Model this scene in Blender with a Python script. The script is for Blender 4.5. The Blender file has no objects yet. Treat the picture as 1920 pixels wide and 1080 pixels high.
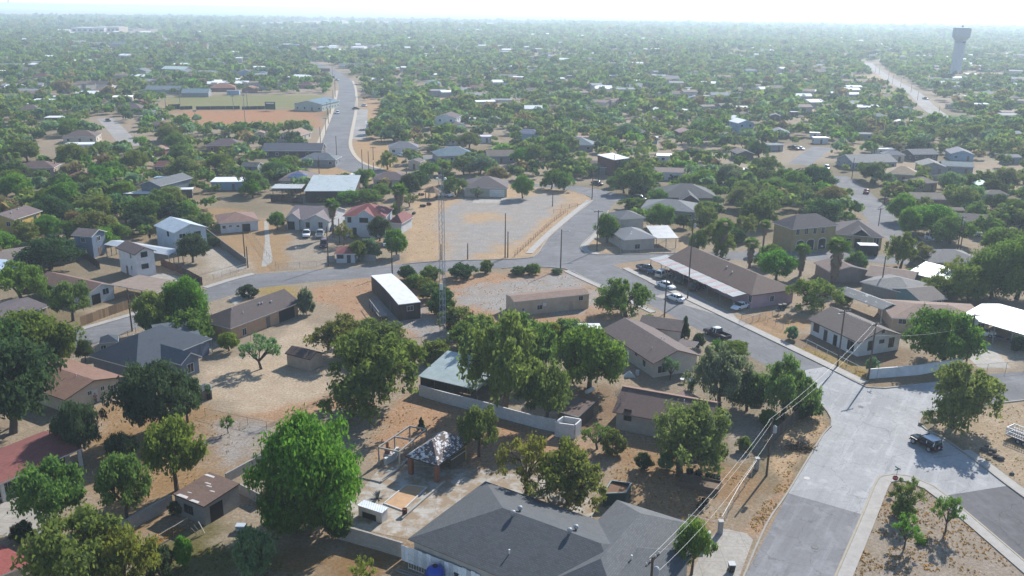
import bpy, math, random
import numpy as np
from mathutils import Vector, Matrix

# ------------------------------------------------------------------ camera, sky, sun, exposure
SC = bpy.context.scene
COL = SC.collection
CAM_H = 58.0
FPX = 1650.0                       # focal length in photo pixels (1920 wide)
PITCH = math.atan(520.0 / FPX)
ROLL = math.radians(0.72)
_c, _s = math.cos(ROLL), math.sin(ROLL)
FWD = Vector((0, math.cos(PITCH), -math.sin(PITCH)))
UP0 = Vector((0, math.sin(PITCH), math.cos(PITCH)))
RT0 = Vector((1, 0, 0))
RT = _c * RT0 + _s * UP0
UPV = _c * UP0 - _s * RT0
CAMPOS = Vector((0, 0, CAM_H))
cam_data = bpy.data.cameras.new('camera')
cam = bpy.data.objects.new('camera', cam_data)
COL.objects.link(cam)
m3 = Matrix((RT, UPV, -FWD)).transposed()
cam.matrix_world = Matrix.Translation(CAMPOS) @ m3.to_4x4()
cam_data.sensor_width = 36.0
cam_data.lens = FPX / 1920 * 36.0
cam_data.clip_start = 0.5
cam_data.clip_end = 60000
SC.camera = cam

SUN_AZ = math.atan2(0.545, 0.839)          # from +Y towards +X
SUN_EL = math.radians(34.5)
world = bpy.data.worlds.new('World')
SC.world = world
world.use_nodes = True
wn = world.node_tree
wn.nodes.clear()
w_out = wn.nodes.new('ShaderNodeOutputWorld')
w_bg = wn.nodes.new('ShaderNodeBackground')
w_sky = wn.nodes.new('ShaderNodeTexSky')
w_sky.sky_type = 'NISHITA'
w_sky.sun_disc = False
w_sky.sun_elevation = SUN_EL
w_sky.sun_rotation = SUN_AZ
w_sky.altitude = 100
w_sky.air_density = 1.0
w_sky.dust_density = 0.05
w_sky.ozone_density = 2.0
w_bg.inputs['Strength'].default_value = 0.12
wn.links.new(w_sky.outputs[0], w_bg.inputs[0])
wn.links.new(w_bg.outputs[0], w_out.inputs[0])
sun_data = bpy.data.lights.new('sun', 'SUN')
sun_data.energy = 4.7
sun_data.angle = math.radians(0.53)
sun_data.color = (1.0, 0.965, 0.91)
sun = bpy.data.objects.new('sun', sun_data)
COL.objects.link(sun)
_sd = Vector((math.sin(SUN_AZ) * math.cos(SUN_EL), math.cos(SUN_AZ) * math.cos(SUN_EL), math.sin(SUN_EL)))
sun.rotation_euler = _sd.to_track_quat('Z', 'Y').to_euler()
sun.location = (60, 90, 120)
SC.view_settings.view_transform = 'Standard'
SC.view_settings.look = 'None'
SC.view_settings.exposure = 0.78
SC.view_settings.gamma = 1.0
SC.view_settings.use_curve_mapping = False
SC.cycles.max_bounces = 6
SC.cycles.diffuse_bounces = 3
SC.cycles.transmission_bounces = 4
SC.cycles.transparent_max_bounces = 8
SC.cycles.volume_bounces = 1
SC.cycles.use_denoising = True
HAZE_DENSITY = 0.00023
HAZE_COLOR = (0.74, 0.87, 1.0)

# ------------------------------------------------------------------ picture -> place
def ray(x, y):
    u = (x - 960) / FPX
    v = (y - 540) / FPX
    return FWD + u * RT - v * UPV

def G(x, y, z=0.0):
    """the point of the horizontal plane at height z that the photograph shows at pixel x, y"""
    d = ray(x, y)
    t = (z - CAM_H) / d.z
    return CAMPOS + t * d

def proj(p):
    d = Vector(p) - CAMPOS
    w = d.dot(FWD)
    return (960 + FPX * d.dot(RT) / w, 540 - FPX * d.dot(UPV) / w, w)

def top_z(base, xt, yt):
    d = ray(xt, yt)
    t = (base.y) / d.y
    return CAM_H + t * d.z

def mpp(p):
    """metres per photo pixel at point p"""
    return (Vector(p) - CAMPOS).dot(FWD) / FPX

R = random.Random(7)

# ------------------------------------------------------------------ materials
def lin(c, k=1.0):
    out = []
    for v in c[:3]:
        v = v / 255.0
        v = v / 12.92 if v <= 0.04045 else ((v + 0.055) / 1.055) ** 2.4
        out.append(max(0.0, min(1.0, v * k)))
    return (out[0], out[1], out[2], 1.0)

_mats = {}

def new_mat(name):
    m = bpy.data.materials.new(name)
    m.use_nodes = True
    nt = m.node_tree
    nt.nodes.clear()
    o = nt.nodes.new('ShaderNodeOutputMaterial')
    b = nt.nodes.new('ShaderNodeBsdfPrincipled')
    nt.links.new(b.outputs[0], o.inputs[0])
    return m, nt, b, o

def node(nt, t, **kw):
    n = nt.nodes.new(t)
    for k, v in kw.items():
        if k in n.inputs.keys() if hasattr(n.inputs, 'keys') else False:
            n.inputs[k].default_value = v
        else:
            setattr(n, k, v)
    return n

def mixrgb(nt, fac, a, b, mode='MIX'):
    n = nt.nodes.new('ShaderNodeMix')
    n.data_type = 'RGBA'
    n.blend_type = mode
    for sock, val in ((n.inputs[0], fac), (n.inputs[6], a), (n.inputs[7], b)):
        if hasattr(val, 'is_linked') or hasattr(val, 'links'):
            nt.links.new(val, sock)
        else:
            sock.default_value = val
    return n.outputs[2]

def ramp(nt, src, stops):
    n = nt.nodes.new('ShaderNodeValToRGB')
    el = n.color_ramp.elements
    while len(el) < len(stops):
        el.new(0.5)
    for e, (p, c) in zip(el, stops):
        e.position = p
        e.color = (c, c, c, 1) if not hasattr(c, '__len__') else c
    nt.links.new(src, n.inputs[0])
    return n.outputs[0]

def noise(nt, vec, scale, detail=4, rough=0.6):
    n = nt.nodes.new('ShaderNodeTexNoise')
    n.inputs['Scale'].default_value = scale
    n.inputs['Detail'].default_value = detail
    n.inputs['Roughness'].default_value = rough
    nt.links.new(vec, n.inputs['Vector'])
    return n.outputs[0]

def pos(nt):
    return nt.nodes.new('ShaderNodeNewGeometry').outputs['Position']

def uvn(nt):
    n = nt.nodes.new('ShaderNodeUVMap')
    n.uv_map = 'UVMap'
    return n.outputs[0]

def scl(c, k):
    return (min(1, c[0] * k), min(1, c[1] * k), min(1, c[2] * k), 1)

def mat(kind, c, k=0.75, rough=None, **kw):
    """cached procedural material of a kind ('plain', 'shingle', 'metal' ...) in an sRGB colour"""
    key = (kind, tuple(c), k, rough, tuple(sorted(kw.items())))
    if key in _mats:
        return _mats[key]
    m, nt, b, o = new_mat('%s_%02x%02x%02x' % (kind, int(c[0]), int(c[1]), int(c[2])))
    col = lin(c, k * (0.84 if kind == 'shingle' else 1.0))
    b.inputs['Roughness'].default_value = 0.85 if rough is None else rough
    b.inputs['Specular IOR Level'].default_value = 0.3
    P = pos(nt)
    if kind == 'plain':
        f = noise(nt, P, 0.9, 5, 0.65)
        f2 = noise(nt, P, 7.0, 3)
        a = mixrgb(nt, ramp(nt, f, [(0.3, 0.0), (0.72, 1.0)]), scl(col, 0.82), scl(col, 1.1))
        a = mixrgb(nt, ramp(nt, f2, [(0.35, 0.16), (0.6, 0.0)]), a, scl(col, 0.55))
        nt.links.new(a, b.inputs['Base Color'])
    elif kind == 'smooth':
        b.inputs['Base Color'].default_value = col
    elif kind == 'shingle':
        U = uvn(nt)
        br = node(nt, 'ShaderNodeTexBrick')
        br.offset = 0.5
        nt.links.new(U, br.inputs['Vector'])
        br.inputs['Scale'].default_value = 1.0
        br.inputs['Brick Width'].default_value = 0.42
        br.inputs['Row Height'].default_value = 0.21
        br.inputs['Mortar Size'].default_value = 0.022
        br.inputs['Mortar Smooth'].default_value = 0.3
        br.inputs['Bias'].default_value = 0.0
        br.inputs['Color1'].default_value = scl(col, 0.82)
        br.inputs['Color2'].default_value = scl(col, 1.18)
        br.inputs['Mortar'].default_value = scl(col, 0.6)
        f = noise(nt, P, 0.5, 5, 0.7)
        a = mixrgb(nt, ramp(nt, f, [(0.35, 0.0), (0.75, 0.5)]), br.outputs[0], scl(col, 1.28))
        f2 = noise(nt, P, 14.0, 2)
        a = mixrgb(nt, ramp(nt, f2, [(0.4, 0.25), (0.62, 0.0)]), a, scl(col, 0.6))
        nt.links.new(a, b.inputs['Base Color'])
        bp = node(nt, 'ShaderNodeBump')
        bp.inputs['Strength'].default_value = 0.35
        bp.inputs['Distance'].default_value = 0.02
        nt.links.new(br.outputs[1], bp.inputs['Height'])
        bp.invert = True
        nt.links.new(bp.outputs[0], b.inputs['Normal'])
    elif kind == 'metal':
        U = uvn(nt)
        wv = node(nt, 'ShaderNodeTexWave')
        wv.bands_direction = 'X'
        wv.inputs['Scale'].default_value = kw.get('ribs', 1.1)
        nt.links.new(U, wv.inputs['Vector'])
        f = noise(nt, P, 0.7, 6, 0.7)
        a = mixrgb(nt, ramp(nt, f, [(0.35, 0.0), (0.7, 1.0)]), scl(col, 0.8), scl(col, 1.08))
        rst = noise(nt, P, 0.45, 6, 0.75)
        rr = kw.get('rust', 0.3)
        a = mixrgb(nt, ramp(nt, rst, [(0.58, 0.0), (0.72, rr)]), a, lin((120, 78, 55), 0.8))
        nt.links.new(a, b.inputs['Base Color'])
        bp = node(nt, 'ShaderNodeBump')
        bp.inputs['Strength'].default_value = 0.5
        bp.inputs['Distance'].default_value = 0.03
        nt.links.new(wv.outputs[1], bp.inputs['Height'])
        nt.links.new(bp.outputs[0], b.inputs['Normal'])
        b.inputs['Metallic'].default_value = 0.25
        b.inputs['Roughness'].default_value = 0.45 if rough is None else rough
    elif kind == 'siding' or kind == 'block' or kind == 'brick' or kind == 'plank':
        U = uvn(nt)
        br = node(nt, 'ShaderNodeTexBrick')
        nt.links.new(U, br.inputs['Vector'])
        br.inputs['Scale'].default_value = 1.0
        wd, hg, ms = {'siding': (6.0, 0.2, 0.012), 'block': (0.4, 0.2, 0.012), 'brick': (0.24, 0.085, 0.012), 'plank': (0.16, 4.0, 0.012)}[kind]
        br.offset = 0.5 if kind != 'plank' else 0.0
        br.inputs['Brick Width'].default_value = wd
        br.inputs['Row Height'].default_value = hg
        br.inputs['Mortar Size'].default_value = ms
        sp = {'siding': 0.05, 'block': 0.08, 'brick': 0.2, 'plank': 0.22}[kind]
        br.inputs['Color1'].default_value = scl(col, 1 - sp)
        br.inputs['Color2'].default_value = scl(col, 1 + sp)
        br.inputs['Mortar'].default_value = scl(col, 0.62)
        f = noise(nt, P, 0.8, 6, 0.7)
        a = mixrgb(nt, ramp(nt, f, [(0.42, 0.0), (0.75, 0.45)]), br.outputs[0], scl(col, 0.6 if kind != 'siding' else 0.8))
        nt.links.new(a, b.inputs['Base Color'])
    elif kind == 'peeled':
        U = uvn(nt)
        br = node(nt, 'ShaderNodeTexBrick')
        nt.links.new(U, br.inputs['Vector'])
        br.inputs['Brick Width'].default_value = 0.42
        br.inputs['Row Height'].default_value = 0.2
        br.inputs['Mortar Size'].default_value = 0.02
        br.inputs['Scale'].default_value = 1.0
        br.inputs['Color1'].default_value = (0, 0, 0, 1)
        br.inputs['Color2'].default_value = (1, 1, 1, 1)
        br.inputs['Mortar'].default_value = (0, 0, 0, 1)
        f = noise(nt, P, kw.get('ps', 1.1), 5, 0.75)
        ad = node(nt, 'ShaderNodeMath', operation='MULTIPLY_ADD')
        nt.links.new(br.outputs[0], ad.inputs[0])
        ad.inputs[1].default_value = 0.12
        nt.links.new(f, ad.inputs[2])
        lo = kw.get('lo', 0.56)
        a = mixrgb(nt, ramp(nt, ad.outputs[0], [(lo, 0.0), (lo + 0.03, 1.0)]), scl(col, 0.9), lin((222, 220, 218), 0.85))
        nt.links.new(a, b.inputs['Base Color'])
    elif kind == 'asphalt':
        f = noise(nt, P, 0.09, 6, 0.6)
        a = mixrgb(nt, ramp(nt, f, [(0.3, 0.0), (0.7, 1.0)]), scl(col, 0.7), scl(col, 1.22))
        fp = noise(nt, P, 0.16, 3, 0.5)
        a = mixrgb(nt, ramp(nt, fp, [(0.52, 0.0), (0.55, 0.3)]), a, scl(col, 0.7))
        f2 = noise(nt, P, 1.4, 6, 0.75)
        a = mixrgb(nt, ramp(nt, f2, [(0.38, 0.5), (0.55, 0.0)]), a, scl(col, 0.68))
        f3 = noise(nt, P, 9.0, 3, 0.8)
        a = mixrgb(nt, ramp(nt, f3, [(0.45, 0.0), (0.75, 0.55)]), a, scl(col, 1.4))
        ms = node(nt, 'ShaderNodeMapping')
        ms.inputs['Rotation'].default_value = (0, 0, -kw.get('ang', 1.0))
        ms2 = node(nt, 'ShaderNodeMapping')
        ms2.inputs['Scale'].default_value = (0.07, 1.0, 1.0)
        nt.links.new(P, ms.inputs[0])
        nt.links.new(ms.outputs[0], ms2.inputs[0])
        st = noise(nt, ms2.outputs[0], 0.9, 5, 0.65)
        a = mixrgb(nt, ramp(nt, st, [(0.3, 0.55), (0.46, 0.0)]), a, scl(col, 0.66))
        a = mixrgb(nt, ramp(nt, st, [(0.55, 0.0), (0.72, 0.5)]), a, scl(col, 1.5))
        pt_ = noise(nt, P, 0.33, 4, 0.6)
        a = mixrgb(nt, ramp(nt, pt_, [(0.57, 0.0), (0.66, 0.45)]), a, scl(col, 1.35))
        mp = node(nt, 'ShaderNodeMapping')
        nt.links.new(P, mp.inputs[0])
        dn = node(nt, 'ShaderNodeTexNoise')
        dn.inputs['Scale'].default_value = 0.5
        dn.inputs['Detail'].default_value = 5
        nt.links.new(P, dn.inputs['Vector'])
        va = node(nt, 'ShaderNodeVectorMath', operation='MULTIPLY_ADD')
        nt.links.new(dn.outputs[1], va.inputs[0])
        va.inputs[1].default_value = (3, 3, 0)
        nt.links.new(mp.outputs[0], va.inputs[2])
        vo = node(nt, 'ShaderNodeTexVoronoi', feature='DISTANCE_TO_EDGE')
        vo.inputs['Scale'].default_value = 0.16
        nt.links.new(va.outputs[0], vo.inputs['Vector'])
        a = mixrgb(nt, ramp(nt, vo.outputs[0], [(0.003, 0.5), (0.009, 0.0)]), a, scl(col, 0.45))
        nt.links.new(a, b.inputs['Base Color'])
        b.inputs['Roughness'].default_value = 0.92
        b.inputs['Specular IOR Level'].default_value = 0.12
    elif kind == 'concrete':
        f = noise(nt, P, 0.5, 6, 0.7)
        a = mixrgb(nt, ramp(nt, f, [(0.3, 0.0), (0.7, 1.0)]), scl(col, 0.72), scl(col, 1.1))
        f2 = noise(nt, P, 2.6 if not kw.get('dirt') else 0.55, 6, 0.62)
        a = mixrgb(nt, ramp(nt, f2, [(0.5 - 0.08 * kw.get('dirt', 0), 0.0), (0.66 - 0.1 * kw.get('dirt', 0), 0.5 + 0.35 * kw.get('dirt', 0))]), a, lin((158, 132, 98), 0.62))
        vo = node(nt, 'ShaderNodeTexBrick')
        nt.links.new(P, vo.inputs['Vector'])
        vo.inputs['Scale'].default_value = 1.0
        vo.inputs['Brick Width'].default_value = 3.0
        vo.inputs['Row Height'].default_value = 3.0
        vo.offset = 0
        vo.inputs['Mortar Size'].default_value = 0.03
        a = mixrgb(nt, vo.outputs[1], a, scl(col, 0.6))
        nt.links.new(a, b.inputs['Base Color'])
    elif kind == 'glass':
        b.inputs['Base Color'].default_value = col
        b.inputs['Roughness'].default_value = 0.12
        b.inputs['Specular IOR Level'].default_value = 0.35
    elif kind == 'paint':
        b.inputs['Base Color'].default_value = col
        b.inputs['Roughness'].default_value = 0.35
        b.inputs['Coat Weight'].default_value = 0.6 if max(c) > 90 else 0.15
        b.inputs['Coat Roughness'].default_value = 0.06
    elif kind == 'bark':
        f = noise(nt, P, 5.0, 4)
        a = mixrgb(nt, f, scl(col, 0.6), scl(col, 1.3))
        nt.links.new(a, b.inputs['Base Color'])
    elif kind == 'mesh':                     # woven chain-link wire
        b.inputs['Base Color'].default_value = col
        tr = node(nt, 'ShaderNodeBsdfTransparent')
        mx = node(nt, 'ShaderNodeMixShader')
        mx.inputs[0].default_value = kw.get('cover', 0.16)
        nt.links.new(tr.outputs[0], mx.inputs[1])
        nt.links.new(b.outputs[0], mx.inputs[2])
        nt.links.new(mx.outputs[0], o.inputs[0])
    _mats[key] = m
    return m

def leaf_material(name, attr=None):
    m, nt, b, o = new_mat(name)
    nt.nodes.remove(b)
    if attr:
        src = node(nt, 'ShaderNodeAttribute', attribute_name=attr).outputs[0]
    else:
        src = node(nt, 'ShaderNodeObjectInfo').outputs['Color']
    P = pos(nt)
    f = noise(nt, P, 0.9, 5, 0.7)
    dk = mixrgb(nt, 1.0, src, (0.62, 0.66, 0.62, 1), 'MULTIPLY')
    br = mixrgb(nt, 1.0, src, (1.42, 1.32, 1.05, 1), 'MULTIPLY')
    a = mixrgb(nt, ramp(nt, f, [(0.3, 0.0), (0.7, 1.0)]), dk, br)
    d = node(nt, 'ShaderNodeBsdfDiffuse')
    t = node(nt, 'ShaderNodeBsdfTranslucent')
    nt.links.new(a, d.inputs[0])
    tc = mixrgb(nt, 1.0, a, (1.15, 1.18, 0.78, 1), 'MULTIPLY')
    nt.links.new(tc, t.inputs[0])
    mx = node(nt, 'ShaderNodeMixShader')
    mx.inputs[0].default_value = 0.5
    nt.links.new(d.outputs[0], mx.inputs[1])
    nt.links.new(t.outputs[0], mx.inputs[2])
    nt.links.new(mx.outputs[0], o.inputs[0])
    return m

LEAF = leaf_material('leaf')
LEAF_FAR = leaf_material('leaf_far', 'Col')
BARK = mat('bark', (92, 80, 70), 0.8)
BARK_PALE = mat('bark', (150, 140, 130), 0.8)
WHITE = (232, 232, 230)
GLASS = mat('glass', (42, 48, 54))
TRIM = mat('plain', (225, 223, 218), 0.8)
TRIM_DARK = mat('plain', (80, 68, 62), 0.8)
STEEL = mat('smooth', (150, 153, 155), 0.7, 0.5)
WOOD = mat('bark', (112, 92, 74), 0.8)
POLE = mat('bark', (98, 84, 74), 0.75)
RUBBER = mat('smooth', (34, 34, 36), 0.8)
CONC = mat('concrete', (190, 184, 174), 0.62)
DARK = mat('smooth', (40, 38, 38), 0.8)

# ------------------------------------------------------------------ mesh helpers
class MB:
    def __init__(s):
        s.v, s.f, s.m = [], [], []
    def add(s, vs, fs, mi=0):
        k = len(s.v)
        s.v += [tuple(v) for v in vs]
        s.f += [tuple(i + k for i in f) for f in fs]
        s.m += [mi] * len(fs)
        return s
    def hexa(s, b4, t4, mi=0):
        return s.add(list(b4) + list(t4), [(3, 2, 1, 0), (4, 5, 6, 7), (0, 1, 5, 4), (1, 2, 6, 5), (2, 3, 7, 6), (3, 0, 4, 7)], mi)
    def box(s, x0, y0, z0, x1, y1, z1, mi=0):
        return s.hexa([(x0, y0, z0), (x1, y0, z0), (x1, y1, z0), (x0, y1, z0)], [(x0, y0, z1), (x1, y0, z1), (x1, y1, z1), (x0, y1, z1)], mi)
    def fbox(s, fr, x0, y0, z0, x1, y1, z1, mi=0):
        """box in a frame fr(x, y, z) -> point"""
        return s.hexa([fr(x0, y0, z0), fr(x1, y0, z0), fr(x1, y1, z0), fr(x0, y1, z0)], [fr(x0, y0, z1), fr(x1, y0, z1), fr(x1, y1, z1), fr(x0, y1, z1)], mi)
    def beam(s, p, q, w, h=None, mi=0):
        """square bar from p to q, seen thickness w (h: vertical thickness)"""
        p, q = Vector(p), Vector(q)
        h = h or w
        d = (q - p).normalized()
        sd = d.cross(Vector((0, 0, 1)))
        sd = Vector((1, 0, 0)) if sd.length < 1e-4 else sd.normalized()
        u = sd.cross(d).normalized()
        a, b = sd * w / 2, u * h / 2
        return s.hexa([p - a - b, p + a - b, q + a - b, q - a - b], [p - a + b, p + a + b, q + a + b, q - a + b], mi)
    def tube(s, p, q, r0, r1=None, n=6, mi=0, cap=True):
        p, q = Vector(p), Vector(q)
        r1 = r0 if r1 is None else r1
        d = (q - p)
        if d.length < 1e-6:
            return s
        d.normalize()
        a = d.orthogonal().normalized()
        b = d.cross(a)
        vs = []
        for c, r in ((p, r0), (q, r1)):
            for i in range(n):
                t = 2 * math.pi * i / n
                vs.append(c + a * math.cos(t) * r + b * math.sin(t) * r)
        fs = [(i, (i + 1) % n, n + (i + 1) % n, n + i) for i in range(n)]
        if cap:
            fs += [tuple(range(n - 1, -1, -1)), tuple(range(n, 2 * n))]
        return s.add(vs, fs, mi)
    def lathe(s, prof, n=12, c=(0, 0, 0), mi=0):
        vs, fs = [], []
        for r, z in prof:
            for i in range(n):
                t = 2 * math.pi * i / n
                vs.append((c[0] + r * math.cos(t), c[1] + r * math.sin(t), c[2] + z))
        for j in range(len(prof) - 1):
            for i in range(n):
                fs.append((j * n + i, j * n + (i + 1) % n, (j + 1) * n + (i + 1) % n, (j + 1) * n + i))
        fs.append(tuple(range(n - 1, -1, -1)))
        fs.append(tuple(range((len(prof) - 1) * n, len(prof) * n)))
        return s.add(vs, fs, mi)
    def ball(s, c, rx, ry=None, rz=None, n=10, k=7, mi=0):
        ry, rz = ry or rx, rz or rx
        pr = [(max(0.02, math.sin(math.pi * j / k)), -math.cos(math.pi * j / k)) for j in range(k + 1)]
        a = len(s.v)
        s.lathe(pr, n, mi=mi)
        for i in range(a, len(s.v)):
            x, y, z = s.v[i]
            s.v[i] = (c[0] + x * rx, c[1] + y * ry, c[2] + z * rz)
        return s
    def loft(s, rings, mi=0):
        n = len(rings[0])
        vs = [p for r in rings for p in r]
        fs = []
        for j in range(len(rings) - 1):
            for i in range(n):
                fs.append((j * n + i, j * n + (i + 1) % n, (j + 1) * n + (i + 1) % n, (j + 1) * n + i))
        fs.append(tuple(range(n - 1, -1, -1)))
        fs.append(tuple(range((len(rings) - 1) * n, len(rings) * n)))
        return s.add(vs, fs, mi)
    def mesh(s, name, mats, off=None, uv=True, smooth=False):
        me = bpy.data.meshes.new(name)
        vs = s.v if off is None else [(v[0] - off[0], v[1] - off[1], v[2] - off[2]) for v in s.v]
        me.from_pydata([tuple(v) for v in vs], [], s.f)
        for m in (mats if isinstance(mats, (list, tuple)) else [mats]):
            me.materials.append(m)
        if any(s.m):
            me.polygons.foreach_set('material_index', s.m)
        if smooth:
            me.polygons.foreach_set('use_smooth', [True] * len(s.f))
        if uv:
            metric_uv(me)
        me.update()
        return me
    def obj(s, name, mats, parent=None, smooth=False, uv=True):
        """one mesh object; with a parent the vertices are given in world space and made local to it"""
        off = parent.location if parent is not None and parent.get('_w') else None
        root = parent
        if parent is not None and off is None and parent.parent is not None and parent.parent.get('_w'):
            off = parent.parent.location
        o = bpy.data.objects.new(name, s.mesh(name, mats, off, uv, smooth))
        COL.objects.link(o)
        if parent is not None:
            o.parent = parent
        return o

def metric_uv(me):
    lay = me.uv_layers.new(name='UVMap')
    uv = []
    vs = me.vertices
    for p in me.polygons:
        n = p.normal
        t = Vector((-n.y, n.x, 0))
        t = Vector((1, 0, 0)) if t.length < 1e-3 else t.normalized()
        b = n.cross(t)
        for vi in p.vertices:
            co = vs[vi].co
            uv += [co.dot(t), co.dot(b)]
    lay.data.foreach_set('uv', uv)

def tag(o, label=None, cat=None, group=None, kind=None):
    if label: o['label'] = label
    if cat: o['category'] = cat
    if group: o['group'] = group
    if kind: o['kind'] = kind
    return o

def empty(name, loc, label=None, cat=None, group=None, rz=0.0, world=True):
    """Empty at a thing's base; world=True: its parts are given in world space"""
    o = bpy.data.objects.new(name, None)
    COL.objects.link(o)
    o.empty_display_size = 0.3
    o.location = Vector(loc)
    o.rotation_euler.z = rz
    o.matrix_world = Matrix.Translation(Vector(loc)) @ Matrix.Rotation(rz, 4, 'Z')
    if world:
        o['_w'] = 1
    return tag(o, label, cat, group)

def copy_tree(o, parent=None):
    c = o.copy()
    COL.objects.link(c)
    c.parent = parent
    for ch in o.children:
        copy_tree(ch, c)
    return c

# ------------------------------------------------------------------ labels that single out: place words
LANDMARKS = [('the radio mast', 831, 600), ('the water tower', 1795, 130), ('the vacant gravel lot', 930, 420), ('the ballfield', 470, 205),
    ('the long avenue', 640, 230), ('the street junction', 1620, 780), ('the big grey shingle roof', 1000, 1010), ('the slate-blue house', 270, 665),
    ('the striped carport', 1330, 520), ('the red-roofed house', 690, 405), ('the olive house', 1540, 430),
    ('the white gabled house', 255, 485), ('the far right road', 1700, 170), ('the blue-roofed sheds', 520, 90), ('the ruined gazebo', 810, 860),
    ('the brown trailer home', 745, 560), ('the white corner house', 1600, 640), ('the bright green tree', 580, 880), ('the brick tower house', 1160, 300),
    ('the curving street', 1120, 385), ('the cement-block shed', 390, 930), ('the yellow house', 40, 405), ('the far white stores', 190, 55)]
_place = []

def place_word(x, y):
    nm, lx, ly = min(LANDMARKS, key=lambda l: (l[1] - x) ** 2 + (2.2 * (l[2] - y)) ** 2)
    dx, dy = x - lx, (y - ly) * 1.6
    if abs(dx) > 2.0 * abs(dy):
        return ('left of ' if dx < 0 else 'right of ') + nm
    fb = 'behind' if dy < 0 else 'before'
    if abs(dy) > 2.0 * abs(dx):
        return fb + ' ' + nm
    return fb + (' and left of ' if dx < 0 else ' and right of ') + nm

def auto_label(o, desc, x, y):
    _place.append((o, desc, x, y))

ORD = ['leftmost', 'second from left', 'third from left', 'fourth from left', 'fifth from left', 'sixth from left', 'seventh from left', 'eighth from left', 'ninth from left', 'tenth from left']

def finish_labels():
    d = {}
    for o, desc, x, y in _place:
        d.setdefault((desc, place_word(x, y)), []).append((x, y, o))
    for (desc, pw), l in d.items():
        l.sort(key=lambda t: t[0])
        for i, (x, y, o) in enumerate(l):
            if len(l) == 1:
                o['label'] = '%s %s' % (desc, pw)
            else:
                o['label'] = '%s %s, %s' % (desc, pw, ORD[i] if i < 10 else '%dth from left' % (i + 1))
            if len(o['label'].split()) > 16:
                o['label'] = o['label'].replace(' walls', '').replace(' with ', ' in ')
            if len(o['label'].split()) > 16:
                o['label'] = o['label'].replace(' and left', '').replace(' and right', '')

# ------------------------------------------------------------------ ground: one sheet, soil colours as an attribute
def W2(poly):
    return np.array([[G(x, y).x, G(x, y).y] for x, y in poly])

def in_poly(px, py, poly):
    inside = np.zeros(px.shape, bool)
    n = len(poly)
    for i in range(n):
        x0, y0 = poly[i]
        x1, y1 = poly[(i + 1) % n]
        if y0 == y1:
            continue
        c = (y0 > py) != (y1 > py)
        xi = (x1 - x0) * (py - y0) / (y1 - y0) + x0
        inside ^= c & (px < xi)
    return inside

_rng = np.random.RandomState(3)
_lat = _rng.rand(256, 256)

def vnoise(x, y, s):
    x, y = x / s, y / s
    xi, yi = np.floor(x).astype(int), np.floor(y).astype(int)
    fx, fy = x - xi, y - yi
    fx, fy = fx * fx * (3 - 2 * fx), fy * fy * (3 - 2 * fy)
    def h(a, b):
        return _lat[a % 256, b % 256]
    return (h(xi, yi) * (1 - fx) + h(xi + 1, yi) * fx) * (1 - fy) + (h(xi, yi + 1) * (1 - fx) + h(xi + 1, yi + 1) * fx) * fy

def fnoise(x, y, s):
    return (vnoise(x, y, s) + 0.5 * vnoise(x + 91, y + 37, s / 2.1) + 0.25 * vnoise(x + 13, y + 71, s / 4.3)) / 1.75

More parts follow.
